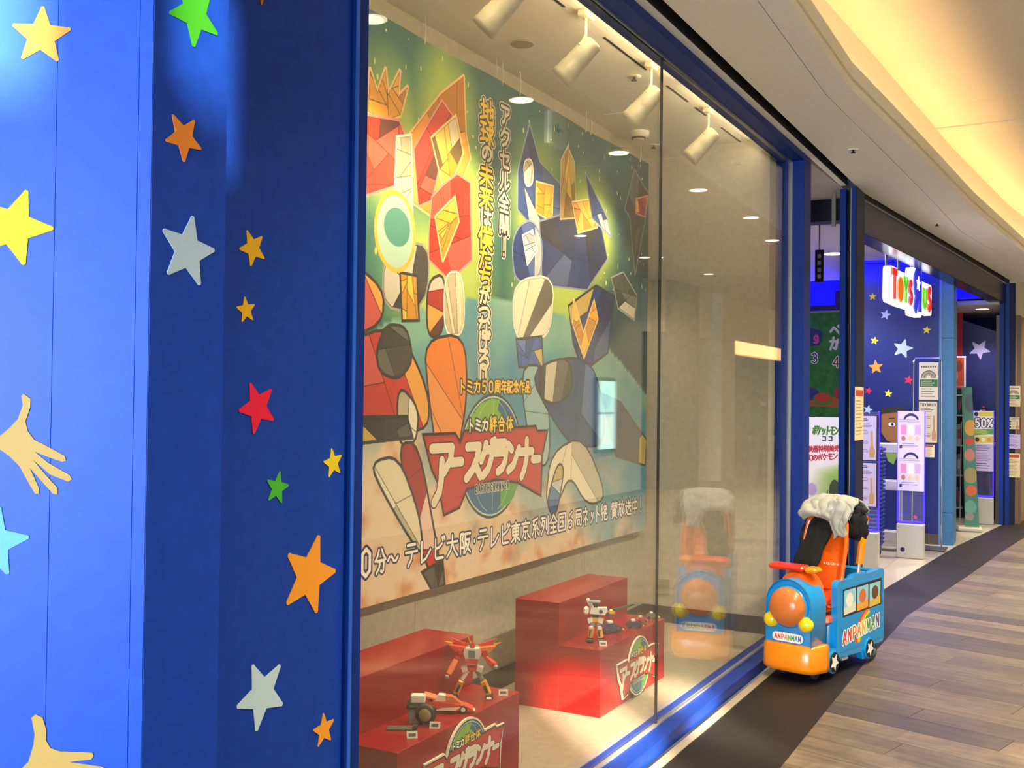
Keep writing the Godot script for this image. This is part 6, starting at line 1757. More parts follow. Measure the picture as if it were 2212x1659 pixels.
func notice(kind: int) -> Image:
	var im := Image.create(256, 512, false, Image.FORMAT_RGB8)
	var ink := Color("2a2460")
	if kind == 0:
		im.fill(Color("2a2350"))
		fill_poly(im, pts([8, 10, 230, 10, 230, 500, 8, 500]), Color("cdc4f0"))
		write_on(im, "R", 16, 26, 44, 44, Vector2(50, 0), [[12.0, ink]])
		lines_on(im, 76, 36, 60, 2, 16, 8, ink)
		lines_on(im, 16, 96, 190, 3, 16, 5, Color("6a62a8"))
		for y in [190, 300, 400]:
			fill_poly(im, ellipse(36, y, 26, 30), ink)
			fill_poly(im, ellipse(36, y, 14, 17), Color("8a80c0"))
			lines_on(im, 76, y - 16, 70, 3, 15, 5, Color("6a62a8"))
		fill_poly(im, pts([160, 180, 186, 172, 190, 330, 214, 400, 206, 470, 150, 470, 146, 390, 166, 330]), Color("c89a78"))
	elif kind == 1:
		im.fill(Color("d4c8ee"))
		for o in [0, 250]:
			var bow := []
			for i in 12:
				var a := lerpf(PI * 0.8, PI * 0.2, i / 11.0)
				bow.append(Vector2(128 + cos(a) * 78, 84 + o - sin(a) * 62))
			stroke(im, bow, 17.0, ink)
			lines_on(im, 14, 54 + o, 220, 2, 12, 4, Color("9a8ac8"))
			for k in 3:
				fill_poly(im, pts([30 + k * 68, 88 + o, 86 + k * 68, 88 + o, 86 + k * 68, 150 + o, 30 + k * 68, 150 + o]), [Color("d88ac0"), Color("f2eefa"), Color("c8a0d8")][k])
				fill_poly(im, ellipse(56 + k * 66, 176 + o, 20, 16), [Color("b06a58"), Color("e0c890"), Color("d8b8a0")][k])
			lines_on(im, 40, 206 + o, 170, 2, 14, 5, Color("8a7ac0"))
			fill_poly(im, pts([16, 222 + o, 40, 216 + o, 46, 236 + o, 20, 242 + o]), ink)
	elif kind == 2:
		im.fill(Color("ece8f4"))
		fill_poly(im, pts([70, 20, 250, 10, 250, 80, 70, 84]), Color("e8d83a"))
		fill_poly(im, ellipse(36, 50, 28, 34), Color("2a3080"))
		write_on(im, "50%", 10, 110, 84, 150, Vector2(80, 0), [[44.0, Color("20205a")], [22.0, Color("f6f4fa")]])
		fill_poly(im, pts([0, 290, 256, 270, 256, 360, 0, 380]), Color("5aa04a"))
		lines_on(im, 16, 300, 210, 4, 18, 7, Color("e8e070"))
		fill_poly(im, pts([0, 400, 256, 390, 256, 490, 0, 500]), Color("e0c84a"))
		for k in 3:
			fill_poly(im, ellipse(50 + k * 76, 444, 26, 34), [Color("3a3028"), Color("f0ecd8"), Color("d89a4a")][k])
	elif kind == 3:
		im.fill(Color("c4b8e6"))
		lines_on(im, 14, 30, 220, 3, 40, 12, Color("6a58b0"))
		lines_on(im, 14, 170, 220, 5, 34, 18, Color("a890d8"))
		lines_on(im, 14, 360, 220, 3, 44, 14, Color("4a3a90"))
	elif kind == 4:
		im.fill(Color("e2d0a8"))
		fill_poly(im, pts([20, 30, 236, 30, 236, 90, 20, 90]), Color("b8402c"))
		lines_on(im, 30, 130, 190, 11, 32, 8, Color("8a7248"))
	elif kind == 5:
		im.fill(Color("d9ccb4"))
		for i in 7:
			fill_poly(im, pts([26 + i * 30, 44, 46 + i * 30, 44, 46 + i * 30, 70, 26 + i * 30, 70]), Color("5a5240"))
		for k in 4:
			var path := []
			for i in 14:
				var a := PI * i / 13.0
				path.append(Vector2(128 + cos(a) * (96 - k * 18), 210 - sin(a) * (96 - k * 18)))
			stroke(im, path, 12.0, [Color("3c3a34"), Color("7a7058"), Color("4a4438"), Color("8a8064")][k])
		fill_poly(im, pts([10, 232, 246, 232, 246, 330, 10, 330]), Color("2f6a3a"))
		lines_on(im, 24, 250, 200, 3, 26, 12, Color("c8d0a8"))
		lines_on(im, 30, 356, 190, 4, 34, 10, Color("6a6048"))
	elif kind == 6:
		im.fill(Color("2c2620"))
		fill_poly(im, pts([14, 14, 242, 14, 242, 498, 14, 498]), Color("d8cbb2"))
		write_on(im, "TOYSRUS", 26, 34, 26, 34, Vector2(29, 0), [[7.0, Color("2c2620")]])
		lines_on(im, 40, 90, 170, 3, 18, 7, Color("6a6048"))
		for y in [190, 300, 410]:
			fill_poly(im, ellipse(64, y, 34, 40), Color("3a2c30"))
			lines_on(im, 112, y - 20, 60, 3, 18, 6, Color("6a6048"))
		fill_poly(im, pts([190, 180, 212, 176, 214, 330, 232, 400, 224, 480, 178, 480, 176, 390, 194, 330]), Color("b98a5a"))
	return im

func _boards() -> void:
	# notice taped to the shutter post
	single("post_notice", card(0.33, 0.39, 0.002), printed("post_notice", notice(4), 0.6), "narrow cream price list with a red heading taped to the blue shutter post", "notice", Vector3(-1.4535, 1.43, -7.93), Vector3(0, PI / 2, 0))
	# tall sign stand in front of the partition
	var t := thing("sign_stand", "tall chrome sign stand with stacked cream notices in front of the star wall", "sign stand", Vector3(-1.445, 0.0, -11.6))
	var chrome := mat("chrome", Color(0.85, 0.85, 0.9), 0.12, 0.95)
	part("stand_frame", tube([Vector3(-0.145, 0.02, 0), Vector3(-0.135, 1.95, 0), Vector3(-0.12, 1.985, 0), Vector3(0.12, 1.985, 0), Vector3(0.135, 1.95, 0), Vector3(0.145, 0.02, 0)], 0.008, 10), chrome, t)
	part("stand_foot", bx(Vector3(-0.19, 0.0, -0.14), Vector3(0.19, 0.02, 0.14), 0.005), mat("foot_dark", Color(0.2, 0.2, 0.22), 0.4), t)
	part("notice_sheet", card(0.19, 0.39, 0.003), printed("stand_print_a", notice(5), 0.5), t, Vector3(0.015, 1.745, 0.014))
	part("notice_sheet", card(0.20, 0.45, 0.003), printed("stand_print_b", notice(6), 0.5), t, Vector3(0.01, 1.32, 0.014))
	part("notice_sheet", card(0.15, 0.13, 0.003), printed("stand_print_c", notice(4), 0.5), t, Vector3(0.0, 1.02, 0.014))
	# green number board on the back wall
	var im := Image.create(512, 1024, false, Image.FORMAT_RGB8)
	im.fill(Color("1f6a2c"))
	var n := FastNoiseLite.new()
	n.frequency = 0.01
	for y in range(0, 1024, 8):
		for x in range(0, 512, 8):
			var q := n.get_noise_2d(x, y)
			im.fill_rect(Rect2i(x, y, 8, 8), Color("1f6a2c").lerp(Color("2f8a38"), clampf(0.5 + q, 0.0, 1.0)))
	fill_poly(im, pts([-10, 150, 120, 140, 180, 150, 270, 170, 300, 210, 270, 320, 150, 330, 60, 350, -10, 330]), Color("20307a"))
	write_on(im, "aPig", -60, 190, 84, 110, Vector2(82, 0), [[20.0, Color("d85a9a")]])
	write_on(im, "ペか", 370, 110, 120, 130, Vector2(0, 130), [[26.0, Color("dfe6e0")]])
	write_on(im, "2", -40, 430, 90, 110, Vector2(0, 0), [[30.0, Color("eef0ea")], [12.0, Color("30208a")]])
	write_on(im, "3", 170, 390, 90, 110, Vector2(0, 0), [[30.0, Color("eef0ea")], [12.0, Color("202a6a")]])
	write_on(im, "4", 395, 430, 90, 110, Vector2(0, 0), [[30.0, Color("eef0ea")], [12.0, Color("7a2030")]])
	fill_poly(im, pts([0, 820, 512, 830, 512, 930, 0, 920]), Color("a8602a"))
	fill_poly(im, ellipse(120, 800, 150, 70), Color("30358a"))
	fill_poly(im, ellipse(300, 850, 100, 60), Color("3f8a3a"))
	fill_poly(im, ellipse(300, 835, 84, 48), Color("c8402e"))
	fill_poly(im, ellipse(30, 730, 40, 50), Color("d8b83a"))
	fill_poly(im, ellipse(470, 790, 50, 56), Color("b02a34"))
	var gb := thing("number_board", "green picture board with numbers and a fruit table on the far shop wall", "picture board", Vector3(-3.02, 1.33, -13.68))
	part("board_panel", card(0.62, 1.34, 0.02), printed("number_print", im, 0.5), gb, Vector3(0, 0.67, 0.0))
	part("board_rail", bx(Vector3(-0.31, 1.34, -0.02), Vector3(0.31, 1.365, 0.005), 0.003), mat("rail", Color(0.55, 0.58, 0.5), 0.4), gb)
	# film poster stand
	var pm := Image.create(512, 1152, false, Image.FORMAT_RGB8)
	for y in 1152:
		var c := Color("d6d2d8").lerp(Color("cfcabc"), y / 1152.0)
		pm.fill_rect(Rect2i(0, y, 512, 1), c)
	for i in 40:
		var f := i / 40.0
		fill_poly(pm, pts([180 + f * 200, 640 + f * 90, 512, 560 + f * 60, 512, 1152, 60 + f * 330, 1152]), Color("cfcabc").lerp(Color("86a848"), f * 0.9))
	fill_poly(pm, pts([290, 1152, 340, 900, 352, 900, 320, 1152]), Color("3f5a28"))
	for q in [[10, 70], [5, 210]]:
		fill_poly(pm, round_rect(q[0], q[1], q[0] + 90, q[1] + 70, 18), Color("c88a2c"))
	write_on(pm, "ポケットモンスタ", 150, 110, 56, 110, Vector2(54, 0), [[22.0, Color("5a8a3a")], [9.0, Color("2f5a28")]], 0.1)
	write_on(pm, "ココ", 270, 230, 56, 70, Vector2(78, 0), [[14.0, Color("2a2a44")]])
	write_on(pm, "映画特別前売券", 92, 360, 62, 82, Vector2(66, -4), [[13.0, Color("a8283c")]], 0.08)
	write_on(pm, "幻のポケモン2", 92, 470, 62, 82, Vector2(62, -6), [[14.0, Color("a8283c")]], 0.08)
	fill_poly(pm, pts([0, 480, 56, 480, 56, 540, 0, 540]), Color("2f8a4a"))
	fill_poly(pm, ellipse(150, 900, 62, 78), Color("a890b4"))
	fill_poly(pm, ellipse(430, 900, 66, 130), Color("3a4430"))
	var fp := thing("film_poster", "pale film poster board with red Japanese lettering seen through the gap by the window", "poster", Vector3(-2.4, 0.0, -11.0))
	part("poster_sheet", card(0.42, 0.96, 0.004), printed("film_print", pm, 0.5), fp, Vector3(0.0, 0.88, 0.0))
	part("stand_post", bx(Vector3(-0.015, 0.02, -0.03), Vector3(0.015, 1.3, -0.006)), mats["fork_grey"], fp)
	part("stand_foot", bx(Vector3(-0.15, 0.0, -0.12), Vector3(0.15, 0.02, 0.1), 0.005), mats["fork_grey"], fp)

func _more_inside() -> void:
	var navy := mats["navy"] as StandardMaterial3D
	# back wall seen through the gap: navy with a glowing blue light band above
	struct("wall_gap_back", bx(Vector3(-4.6, 0.0, -13.86), Vector3(-2.2, 2.77, -13.72)), navy)
	struct("wall_gap_side", bx(Vector3(-2.82, 0.0, -13.72), Vector3(-2.2, 2.95, -13.69)), mat("purple_wall", Color(0.22, 0.12, 0.42), 0.5))
	var lb := single("blue_light_band", bx(Vector3(-4.6, 2.77, -13.86), Vector3(-2.79, SOFFIT_Y - 0.003, -13.74)), glow("blue_band", Color(0.03, 0.03, 1.0), 1.2), "glowing deep blue light band along the top of the shop's back wall", "light band")
	lb.name = "blue_light_band"
	area("blue_band_light", Vector3(-3.6, 2.93, -13.7), Vector3(0, 0, 1), Vector2(1.6, 0.3), Color(0.15, 0.12, 1.0), 3.0)
	var lb2 := single("blue_light_band", bx(Vector3(-1.75, 2.84, -14.3), Vector3(-1.05, 3.0, -14.2)), mats["blue_band"], "glowing deep blue light band above the far end of the entrance", "light band")
	lb2.name = "blue_light_band_001"
	area("blue_band_light_far", Vector3(-1.4, 2.92, -14.15), Vector3(0, -0.4, 1), Vector2(0.7, 0.16), Color(0.15, 0.12, 1.0), 0.8)
	for q in [[-2.28, -1.86, "blue LED strip above the star wall, left half"], [-1.84, -1.42, "blue LED strip above the star wall, right half"]]:
		single("led_strip", bx(Vector3(q[0], 3.062, -11.99), Vector3(q[1], 3.084, -11.965), 0.004), glow("led_blue", Color(0.08, 0.06, 1.0), 2.0), q[2], "strip light", Vector3.ZERO, Vector3.ZERO, "blue LED strips")
		area("led_strip_light", Vector3((q[0] + q[1]) * 0.5, 3.055, -11.95), Vector3(0, -1, -0.12), Vector2(q[1] - q[0], 0.03), Color(0.10, 0.06, 1.0), 0.8)
	# bulkhead behind the gap
	struct("trim_bulkhead", bx(Vector3(-3.5, 2.92, -8.42), Vector3(-1.6, SOFFIT_Y, -8.26)), mat("bulkhead", Color(0.03, 0.06, 0.22), 0.4))
	# light wall at the far end and the red reveal beside it
	struct("wall_star_end", plate(pts([-1.48, 0.0, -0.96, 0.0, -0.96, 2.46, -1.48, 2.67]), -0.1, 0.0), mat("end_navy", Color(0.09, 0.09, 0.36), 0.5), Vector3(0, 0, -15.5))
	struct("wall_red", bx(Vector3(-2.3, 0.0, -15.62), Vector3(-1.48, 2.76, -15.49)), mat("red_wall", Color(0.72, 0.08, 0.14), 0.5))
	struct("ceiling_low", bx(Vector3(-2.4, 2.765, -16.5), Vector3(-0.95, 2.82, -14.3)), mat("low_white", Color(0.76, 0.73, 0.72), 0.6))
	var cool := Color(0.96, 0.95, 1.0)
	downlight(Vector3(-2.35, SOFFIT_Y, -11.3), 0.09, "bright round ceiling lamp in the gap beside the shop window", "shop ceiling lamps", 6.0, cool)
	downlight(Vector3(-1.19, 2.765, -14.95), 0.075, "round ceiling lamp at the far end of the shop entrance", "shop ceiling lamps", 1.6, cool)
	for q in [Vector3(-3.4, SOFFIT_Y, -9.6), Vector3(-2.0, SOFFIT_Y, -9.3), Vector3(-4.6, SOFFIT_Y, -11.4)]:
		downlight(q, 0.08, "round ceiling lamp deeper in the shop", "shop ceiling lamps", 6.0, cool)
	# hanging aisle marker
	var t := thing("aisle_marker", "narrow black hanging sign with pale marks below the shop ceiling", "sign", Vector3(-1.93, 2.50, -8.75))
	part("marker_board", bx(Vector3(-0.035, 0.0, -0.006), Vector3(0.035, 0.27, 0.006), 0.002), mat("marker_black", Color(0.05, 0.05, 0.12), 0.4), t)
	part("marker_hanger", bx(Vector3(-0.006, 0.27, -0.004), Vector3(0.006, 0.59, 0.004)), mats["silver"], t)
	for k in 4:
		part("marker_mark", plate(round_rect(-0.014, 0.0, 0.014, 0.034, 0.008), 0.0, 0.001), mat("marker_grey", Color(0.62, 0.62, 0.72), 0.5), t, Vector3(0.0, 0.2 - k * 0.056, 0.006))
	# stack of blue baskets on a wheeled base
	var bt := thing("basket_stack", "tall stack of blue shopping baskets on wheels behind the gate", "basket stack", Vector3(-1.93, 0.0, -10.75))
	var bm := mat("basket_blue", Color(0.05, 0.18, 0.52), 0.35)
	part("wheel_base", bx(Vector3(-0.16, 0.06, -0.12), Vector3(0.16, 0.10, 0.12), 0.01), mats["fork_grey"], bt)
	for x in [-0.13, 0.13]:
		for z in [-0.09, 0.09]:
			part("castor", cyl(0.03, 0.02, 14), mats["rubber"], bt, Vector3(x, 0.031, z - 0.01), Vector3(PI / 2, 0, 0))
	for k in 24:
		part("basket_rim", bx(Vector3(-0.185 - 0.0005 * k, 0.12 + k * 0.04, -0.13), Vector3(0.185 + 0.0005 * k, 0.147 + k * 0.04, 0.13), 0.008), bm, bt)
	part("basket_body", bx(Vector3(-0.17, 0.10, -0.12), Vector3(0.17, 1.08, 0.12), 0.01), bm, bt)
	# white trolley rack with three shelves
	var ct := thing("shelf_cart", "white three-tier cart on wheels behind the gate in the entrance", "cart", Vector3(-1.86, 0.0, -11.3))
	for y in [0.10, 0.62, 1.0]:
		part("cart_shelf", bx(Vector3(-0.11, y, -0.10), Vector3(0.22, y + 0.10, 0.10), 0.008), mat("cart_white", Color(0.70, 0.68, 0.72), 0.4), ct)
	for x in [-0.09, 0.2]:
		for z in [-0.08, 0.08]:
			part("cart_post", tube([Vector3(x, 0.05, z), Vector3(x, 1.05, z)], 0.009, 8), mats["silver"], ct)
			part("cart_castor", cyl(0.028, 0.018, 14), mats["rubber"], ct, Vector3(x, 0.029, z - 0.009), Vector3(PI / 2, 0, 0))
	part("side_handle", tube([Vector3(-0.12, 0.06, 0.1), Vector3(-0.15, 0.2, 0.12), Vector3(-0.145, 0.38, 0.12), Vector3(-0.1, 0.46, 0.1)], 0.008, 8), mats["silver"], ct)
	# painted child figure on the wall, only part of the head shows
	var kid := thing("wall_mural", "painted brown cartoon head and green bow on the blue wall behind the gates", "mural", Vector3(-1.86, 1.06, -12.028))
	part("face", plate(pts([-0.11, 0.33, -0.11, 0.13, -0.05, 0.04, 0.06, 0.0, 0.12, 0.02, 0.12, 0.36, 0.0, 0.35]), 0.0, 0.002), hexmat("96653a", 0.5), kid)
	part("hair", plate(pts([-0.115, 0.40, -0.11, 0.33, 0.0, 0.35, 0.12, 0.36, 0.12, 0.42]), 0.0, 0.003), hexmat("2c2018", 0.6), kid)
	var eye := part("eye", plate(ellipse(0.0, 0.0, 0.036, 0.022, 20), 0.0, 0.003), mats["label_white"], kid, Vector3(0.0, 0.22, 0))
	part("pupil", plate(ellipse(0.0, 0.0, 0.014, 0.016, 16), 0.0, 0.004), mats["rubber"], eye, Vector3(0.006, 0.0, 0))
	part("brow", plate(pts([-0.03, 0.28, 0.03, 0.285, 0.03, 0.295, -0.03, 0.29]), 0.0, 0.003), hexmat("2c2018", 0.6), kid)
	part("bow", plate(pts([-0.07, -0.05, 0.0, -0.07, 0.05, -0.02, 0.06, -0.12, 0.02, -0.22, -0.04, -0.18, -0.06, -0.12]), 0.0, 0.003), hexmat("7fa04a", 0.5), kid)
	# leaning standee board with its weighted foot
	var lean := thing("leaning_board", "green advertising board leaning back on a white foot at the far end", "board", Vector3(-1.22, 0.0, -13.55), 0.15)
	var im := Image.create(128, 1024, false, Image.FORMAT_RGB8)
	im.fill(Color("3f7a6c"))
	for q in [[60, 120, 34, 70, "4a5a62"], [64, 300, 40, 60, "c8943c"], [60, 400, 30, 30, "b8483c"], [60, 500, 34, 46, "b87a68"], [66, 650, 44, 60, "9a8a60"], [70, 760, 36, 40, "c8603c"], [64, 880, 40, 50, "5f9a90"], [60, 950, 30, 30, "8a8478"]]:
		fill_poly(im, ellipse(q[0], q[1], q[2], q[3], 14), Color(q[4]))
	part("board_face", plate(pts([-0.055, 0.05, 0.10, 0.05, 0.015, 1.72, -0.10, 1.72]), -0.006, 0.0, Rect2(-0.11, 0.05, 0.22, 1.67)), printed("lean_print", im, 0.5), lean, Vector3(0.02, 0, 0), Vector3(-0.03, 0, 0))
	part("board_foot", bx(Vector3(-0.12, 0.0, -0.12), Vector3(0.15, 0.05, 0.12), 0.012), mats["gate_white"], lean)
	part("board_prop", tube([Vector3(-0.09, 0.04, -0.08), Vector3(-0.08, 1.3, -0.06)], 0.006, 8), mats["silver"], lean)
	# product rack with a framed picture on top
	var rk := thing("product_rack", "narrow black product rack topped by an orange framed picture", "rack", Vector3(-1.52, 0.0, -15.2))
	for y in [0.12, 0.55, 0.95, 1.35, 1.62]:
		part("rack_shelf", bx(Vector3(-0.14, y, -0.15), Vector3(0.10, y + 0.02, 0.15), 0.003), mats["gate_white"], rk)
	for x in [-0.14, 0.09]:
		part("rack_side", bx(Vector3(x, 0.0, -0.15), Vector3(x + 0.012, 1.72, 0.15)), mat("rack_black", Color(0.06, 0.05, 0.06), 0.5), rk)
	part("rack_back", bx(Vector3(-0.14, 0.0, -0.15), Vector3(0.10, 1.72, -0.14)), mats["rack_black"], rk)
	var pic := Image.create(128, 200, false, Image.FORMAT_RGB8)
	pic.fill(Color("c8502e"))
	fill_poly(pic, ellipse(40, 130, 40, 60), Color("d8a08a"))
	fill_poly(pic, ellipse(90, 60, 26, 40), Color("8a3a24"))
	part("picture_frame", bx(Vector3(-0.14, 1.74, -0.02), Vector3(0.11, 2.16, 0.0), 0.004), mats["label_white"], rk)
	part("picture", card(0.21, 0.38, 0.002), printed("rack_picture", pic, 0.4), rk, Vector3(-0.015, 1.95, 0.004))
	var packs := ["c8c0b0", "7a2c34", "3a4a3c", "b04a34", "50404a", "8a7a50", "9a3038", "2c3a50", "c0a890"]
	var gi := 0
	for y in [0.14, 0.57, 0.97, 1.37]:
		for x in [-0.085, -0.02, 0.045]:
			var hgt := 0.24 + 0.04 * fposmod(gi * 0.37, 1.0)
			var pk := thing("boxed_toy", "small boxed toy standing on the narrow black rack", "box", Vector3(-1.52 + x, y, -15.13), 0.0, "boxed toys on the black rack")
			part("carton", bx(Vector3(-0.027, 0.0, -0.04), Vector3(0.027, hgt, 0.04), 0.003), hexmat(packs[gi % packs.size()], 0.4), pk)
			part("front_label", bx(Vector3(-0.02, hgt * 0.3, 0.04), Vector3(0.02, hgt * 0.75, 0.0415)), hexmat(packs[(gi + 4) % packs.size()], 0.4), pk)
			gi += 1
	# bunch of wrapped pink flowers behind the sale notice
	var fl := thing("flower_bunch", "bunch of dark pink wrapped flowers beside the sale notice", "flowers", Vector3(-1.10, 0.0, -15.05))
	part("bucket", lathe([[0.0, 0.0], [0.07, 0.0], [0.09, 0.85], [0.0, 0.85]], 18), mat("bucket_dark", Color(0.12, 0.10, 0.16), 0.5), fl)
	for i in 26:
		var p := Vector3(rng.randf_range(-0.11, 0.09), rng.randf_range(0.9, 1.5), rng.randf_range(-0.05, 0.08))
		part("bloom", lathe([[0.0, -0.02], [0.02, -0.012], [0.028, 0.004], [0.016, 0.016], [0.0, 0.012]], 8), hexmat(["9a2c4c", "6a2038", "c84a6a", "b8a8b8"][i % 4], 0.6), fl, p, Vector3(rng.randf() * 2.0, rng.randf() * 3.0, 0))
	part("stem_bundle", tube([Vector3(0, 0.8, 0), Vector3(-0.01, 1.4, 0.01)], 0.03, 8), mat("stems", Color(0.16, 0.24, 0.14), 0.7), fl)
	# notices on the neighbouring shopfront
	for q in [[1.62, 0.26, 5, "top notice on the tan wall round the corner"], [1.28, 0.16, 6, "second notice on the tan wall round the corner"], [1.05, 0.18, 3, "third notice, blue toned, on the tan wall round the corner"], [0.75, 0.30, 4, "lowest long notice on the tan wall round the corner"]]:
		single("wall_notice", card(0.17, q[1], 0.002), printed("next_%d" % int(q[0] * 100), notice(q[2]), 0.6), q[3], "notice", Vector3(-0.80, q[0], -14.545), Vector3.ZERO, "notices on the tan wall")

# ---------------------------------------------------------------- passers-by mirrored in the glass
func body_mesh(bones: Array, cell: float) -> ArrayMesh:
	# bones: [a, b, ra, rb, colour]; skin around tapered capsules, meshed as surface nets
	var lo := Vector3.ONE * INF
	var hi := -lo
	for b in bones:
		var r: float = maxf(b[2], b[3]) + cell * 2.0
		lo = lo.min((b[0] as Vector3).min(b[1]) - Vector3.ONE * r)
		hi = hi.max((b[0] as Vector3).max(b[1]) + Vector3.ONE * r)
	var n := Vector3i(((hi - lo) / cell).ceil()) + Vector3i.ONE
	var f := PackedFloat32Array()
	f.resize(n.x * n.y * n.z)
	f.fill(1.0)
	for b in bones:
		var a: Vector3 = b[0]
		var ab: Vector3 = b[1] - b[0]
		var l2 := maxf(ab.length_squared(), 1e-9)
		var ra: float = b[2]
		var rb: float = b[3]
		var rr := maxf(ra, rb) + cell * 2.5
		var i0 := Vector3i((((a.min(b[1]) - Vector3.ONE * rr) - lo) / cell).floor()).clamp(Vector3i.ZERO, n - Vector3i.ONE)
		var i1 := Vector3i((((a.max(b[1]) + Vector3.ONE * rr) - lo) / cell).ceil()).clamp(Vector3i.ZERO, n - Vector3i.ONE)
		for z in range(i0.z, i1.z + 1):
			for y in range(i0.y, i1.y + 1):
				var id := (z * n.y + y) * n.x
				for x in range(i0.x, i1.x + 1):
					var p := lo + Vector3(x, y, z) * cell
					var t := clampf((p - a).dot(ab) / l2, 0.0, 1.0)
					var d := p.distance_to(a + ab * t) - lerpf(ra, rb, t)
					var o := f[id + x]
					var h := maxf(0.03 - absf(d - o), 0.0) / 0.03
					f[id + x] = minf(d, o) - h * h * 0.03 * 0.25
	var st := begin(true)
	var vid := {}
	var vpos := []
	for z in n.z - 1:
		for y in n.y - 1:
			for x in n.x - 1:
				var s := 0
				var c := Vector3.ZERO
				var cnt := 0
				var vals := []
				for k in 8:
					vals.append(f[((z + (k >> 2 & 1)) * n.y + y + (k >> 1 & 1)) * n.x + x + (k & 1)])
					if vals[k] < 0.0:
						s += 1
				if s == 0 or s == 8:
					continue
				for e in [[0, 1], [2, 3], [4, 5], [6, 7], [0, 2], [1, 3], [4, 6], [5, 7], [0, 4], [1, 5], [2, 6], [3, 7]]:
					var v0: float = vals[e[0]]
					var v1: float = vals[e[1]]
					if (v0 < 0.0) != (v1 < 0.0):
						var t := v0 / (v0 - v1)
						c += Vector3(e[0] & 1, e[0] >> 1 & 1, e[0] >> 2 & 1).lerp(Vector3(e[1] & 1, e[1] >> 1 & 1, e[1] >> 2 & 1), t)
						cnt += 1
				vid[(z * n.y + y) * n.x + x] = vpos.size()
				vpos.append(lo + (Vector3(x, y, z) + c / cnt) * cell)
	var put := func(ids: Array, outw: Vector3) -> void:
		for i in ids:
			if not vid.has(i):
				return
		for t in [[0, 1, 2], [0, 2, 3]]:
			var p := [vpos[vid[ids[t[0]]]], vpos[vid[ids[t[1]]]], vpos[vid[ids[t[2]]]]]
			if (p[1] - p[0]).cross(p[2] - p[0]).dot(outw) > 0.0:
				p = [p[0], p[2], p[1]]
			for v in p:
				var best := 1e9
				var col := Color.WHITE
				for b in bones:
					var ab: Vector3 = b[1] - b[0]
					var tt := clampf((v - b[0]).dot(ab) / maxf(ab.length_squared(), 1e-9), 0.0, 1.0)
					var d: float = v.distance_to(b[0] + ab * tt) - lerpf(b[2], b[3], tt)
					if d < best:
						best = d
						col = b[4]
				st.set_color(col)
				st.add_vertex(v)
	for z in range(1, n.z - 1):
		for y in range(1, n.y - 1):
			for x in range(1, n.x - 1):
				var id := (z * n.y + y) * n.x + x
				var v := f[id]
				for ax in 3:
					var step: int = [1, n.x, n.x * n.y][ax]
					var w := f[id + step]
					if (v < 0.0) == (w < 0.0):
						continue
					var s1: int = [n.x, n.x * n.y, 1][ax]
					var s2: int = [n.x * n.y, 1, n.x][ax]
					var od := Vector3.ZERO
					od[ax] = 1.0 if v < 0.0 else -1.0
					put.call([id - s1 - s2, id - s2, id, id - s1], od)
	return done(st)

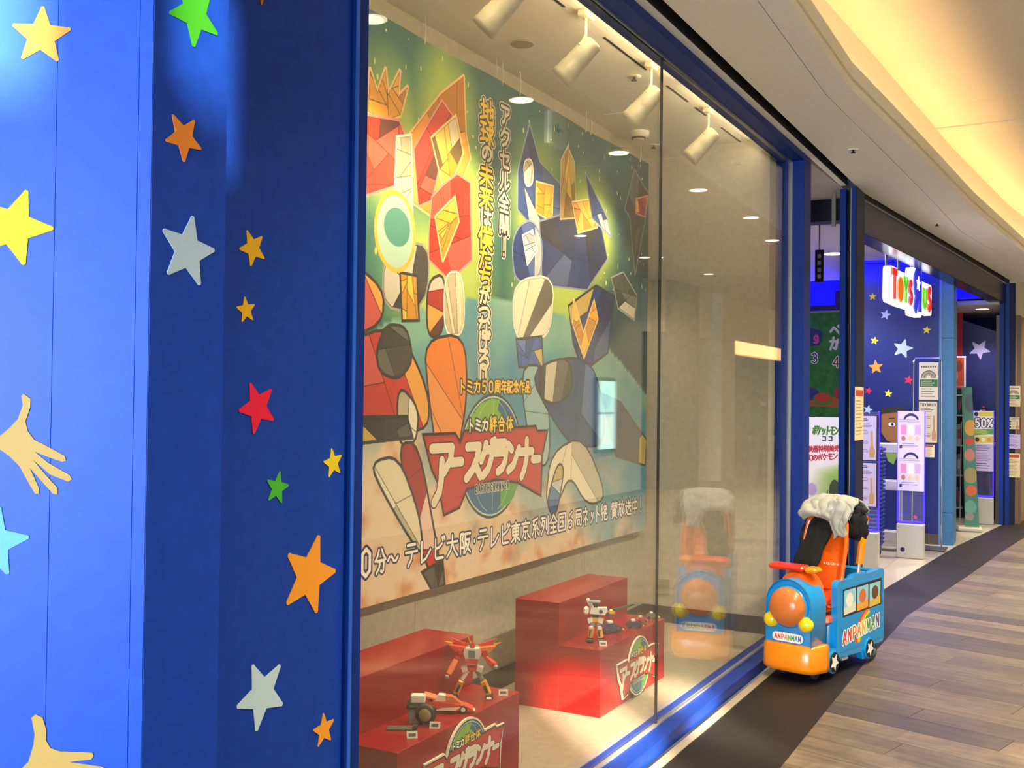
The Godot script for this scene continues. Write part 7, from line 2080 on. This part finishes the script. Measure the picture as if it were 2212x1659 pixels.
func person(label: String, at: Vector3, turn: float, hgt: float, top: Color, leg: Color, hair: Color, stride: float, bag: bool) -> void:
	var k := hgt / 1.7
	var skin := Color(0.45, 0.27, 0.18)
	var shoe := Color(0.03, 0.03, 0.03)
	var b := []
	var add := func(a: Vector3, c: Vector3, ra: float, rb: float, col: Color) -> void:
		b.append([a * k, c * k, ra * k, rb * k, col])
	for s in [-1.0, 1.0]:
		var st: float = stride * s
		add.call(Vector3(0.09 * s, 0.88, 0), Vector3(0.09 * s, 0.48, 0.10 * st), 0.085, 0.058, leg)
		add.call(Vector3(0.09 * s, 0.48, 0.10 * st), Vector3(0.09 * s, 0.09, 0.16 * st - 0.04 * absf(st)), 0.056, 0.040, leg)
		add.call(Vector3(0.09 * s, 0.045, 0.16 * st - 0.05), Vector3(0.10 * s, 0.035, 0.16 * st + 0.13), 0.043, 0.034, shoe)
		add.call(Vector3(0.18 * s, 1.38, 0), Vector3(0.235 * s, 1.10, -0.06 * st), 0.052, 0.043, top)
		add.call(Vector3(0.235 * s, 1.10, -0.06 * st), Vector3(0.235 * s, 0.88, -0.06 * st + 0.07), 0.042, 0.032, top)
		add.call(Vector3(0.235 * s, 0.86, -0.06 * st + 0.075), Vector3(0.23 * s, 0.79, -0.06 * st + 0.10), 0.030, 0.026, skin)
		for fgr in 4:
			add.call(Vector3(0.235 * s, 0.79, -0.06 * st + 0.085 + fgr * 0.012), Vector3(0.228 * s, 0.73, -0.06 * st + 0.09 + fgr * 0.014), 0.011, 0.009, skin)
		add.call(Vector3(0.225 * s, 0.84, -0.06 * st + 0.10), Vector3(0.21 * s, 0.79, -0.06 * st + 0.13), 0.011, 0.009, skin)
	add.call(Vector3(-0.06, 0.93, 0), Vector3(0.06, 0.93, 0), 0.12, 0.12, leg)
	add.call(Vector3(0, 1.0, 0), Vector3(0, 1.22, 0.01), 0.135, 0.145, top)
	add.call(Vector3(-0.09, 1.28, 0), Vector3(0.09, 1.28, 0), 0.12, 0.12, top)
	add.call(Vector3(-0.14, 1.39, 0), Vector3(0.14, 1.39, 0), 0.065, 0.065, top)
	add.call(Vector3(0, 1.40, 0), Vector3(0, 1.50, 0.01), 0.055, 0.05, skin)
	add.call(Vector3(0, 1.58, 0.012), Vector3(0, 1.63, 0.0), 0.082, 0.085, skin)
	add.call(Vector3(0, 1.52, 0.045), Vector3(0, 1.56, 0.05), 0.045, 0.055, skin)
	add.call(Vector3(0, 1.575, 0.095), Vector3(0, 1.555, 0.108), 0.010, 0.013, skin)
	var t := thing("person", label, "person", at, turn, "")
	var m := mat("figure", Color.WHITE, 0.8)
	m.vertex_color_use_as_albedo = true
	part("body", body_mesh(b, 0.017), m, t)
	var hb := []
	for q in [[Vector3(0, 1.64, -0.015), Vector3(0, 1.66, -0.005), 0.092, 0.09], [Vector3(0, 1.58, -0.05), Vector3(0, 1.64, -0.03), 0.072, 0.08]]:
		hb.append([q[0] * k, q[1] * k, q[2] * k, q[3] * k, hair])
	part("hair", body_mesh(hb, 0.015), m, t)
	if bag:
		var bb := []
		bb.append([Vector3(-0.06, 1.05, -0.2) * k, Vector3(-0.06, 1.28, -0.19) * k, 0.09 * k, 0.08 * k, Color(0.10, 0.07, 0.03)])
		bb.append([Vector3(0.06, 1.05, -0.2) * k, Vector3(0.06, 1.28, -0.19) * k, 0.09 * k, 0.08 * k, Color(0.10, 0.07, 0.03)])
		var bagn := single("backpack", body_mesh(bb, 0.017), m, "brown backpack on the nearest passer-by mirrored in the glass", "backpack", at, Vector3(0, turn, 0))
		bagn.position = at

func _people() -> void:
	person("person in dark clothes standing far down the corridor, mirrored in the glass", Vector3(2.6, 0, -20.6), 2.6, 1.70, Color(0.03, 0.03, 0.035), Color(0.03, 0.03, 0.04), Color(0.02, 0.015, 0.01), 0.3, false)
	person("person in a grey top and dark trousers walking down the corridor, mirrored in the glass", Vector3(1.7, 0, -19.8), 0.3, 1.72, Color(0.16, 0.15, 0.13), Color(0.03, 0.03, 0.04), Color(0.02, 0.015, 0.01), 1.0, false)
	person("shorter person in a pale top with a backpack, mirrored in the glass", Vector3(0.55, 0, -15.6), 2.9, 1.45, Color(0.45, 0.40, 0.32), Color(0.05, 0.05, 0.06), Color(0.03, 0.02, 0.012), 0.6, true)
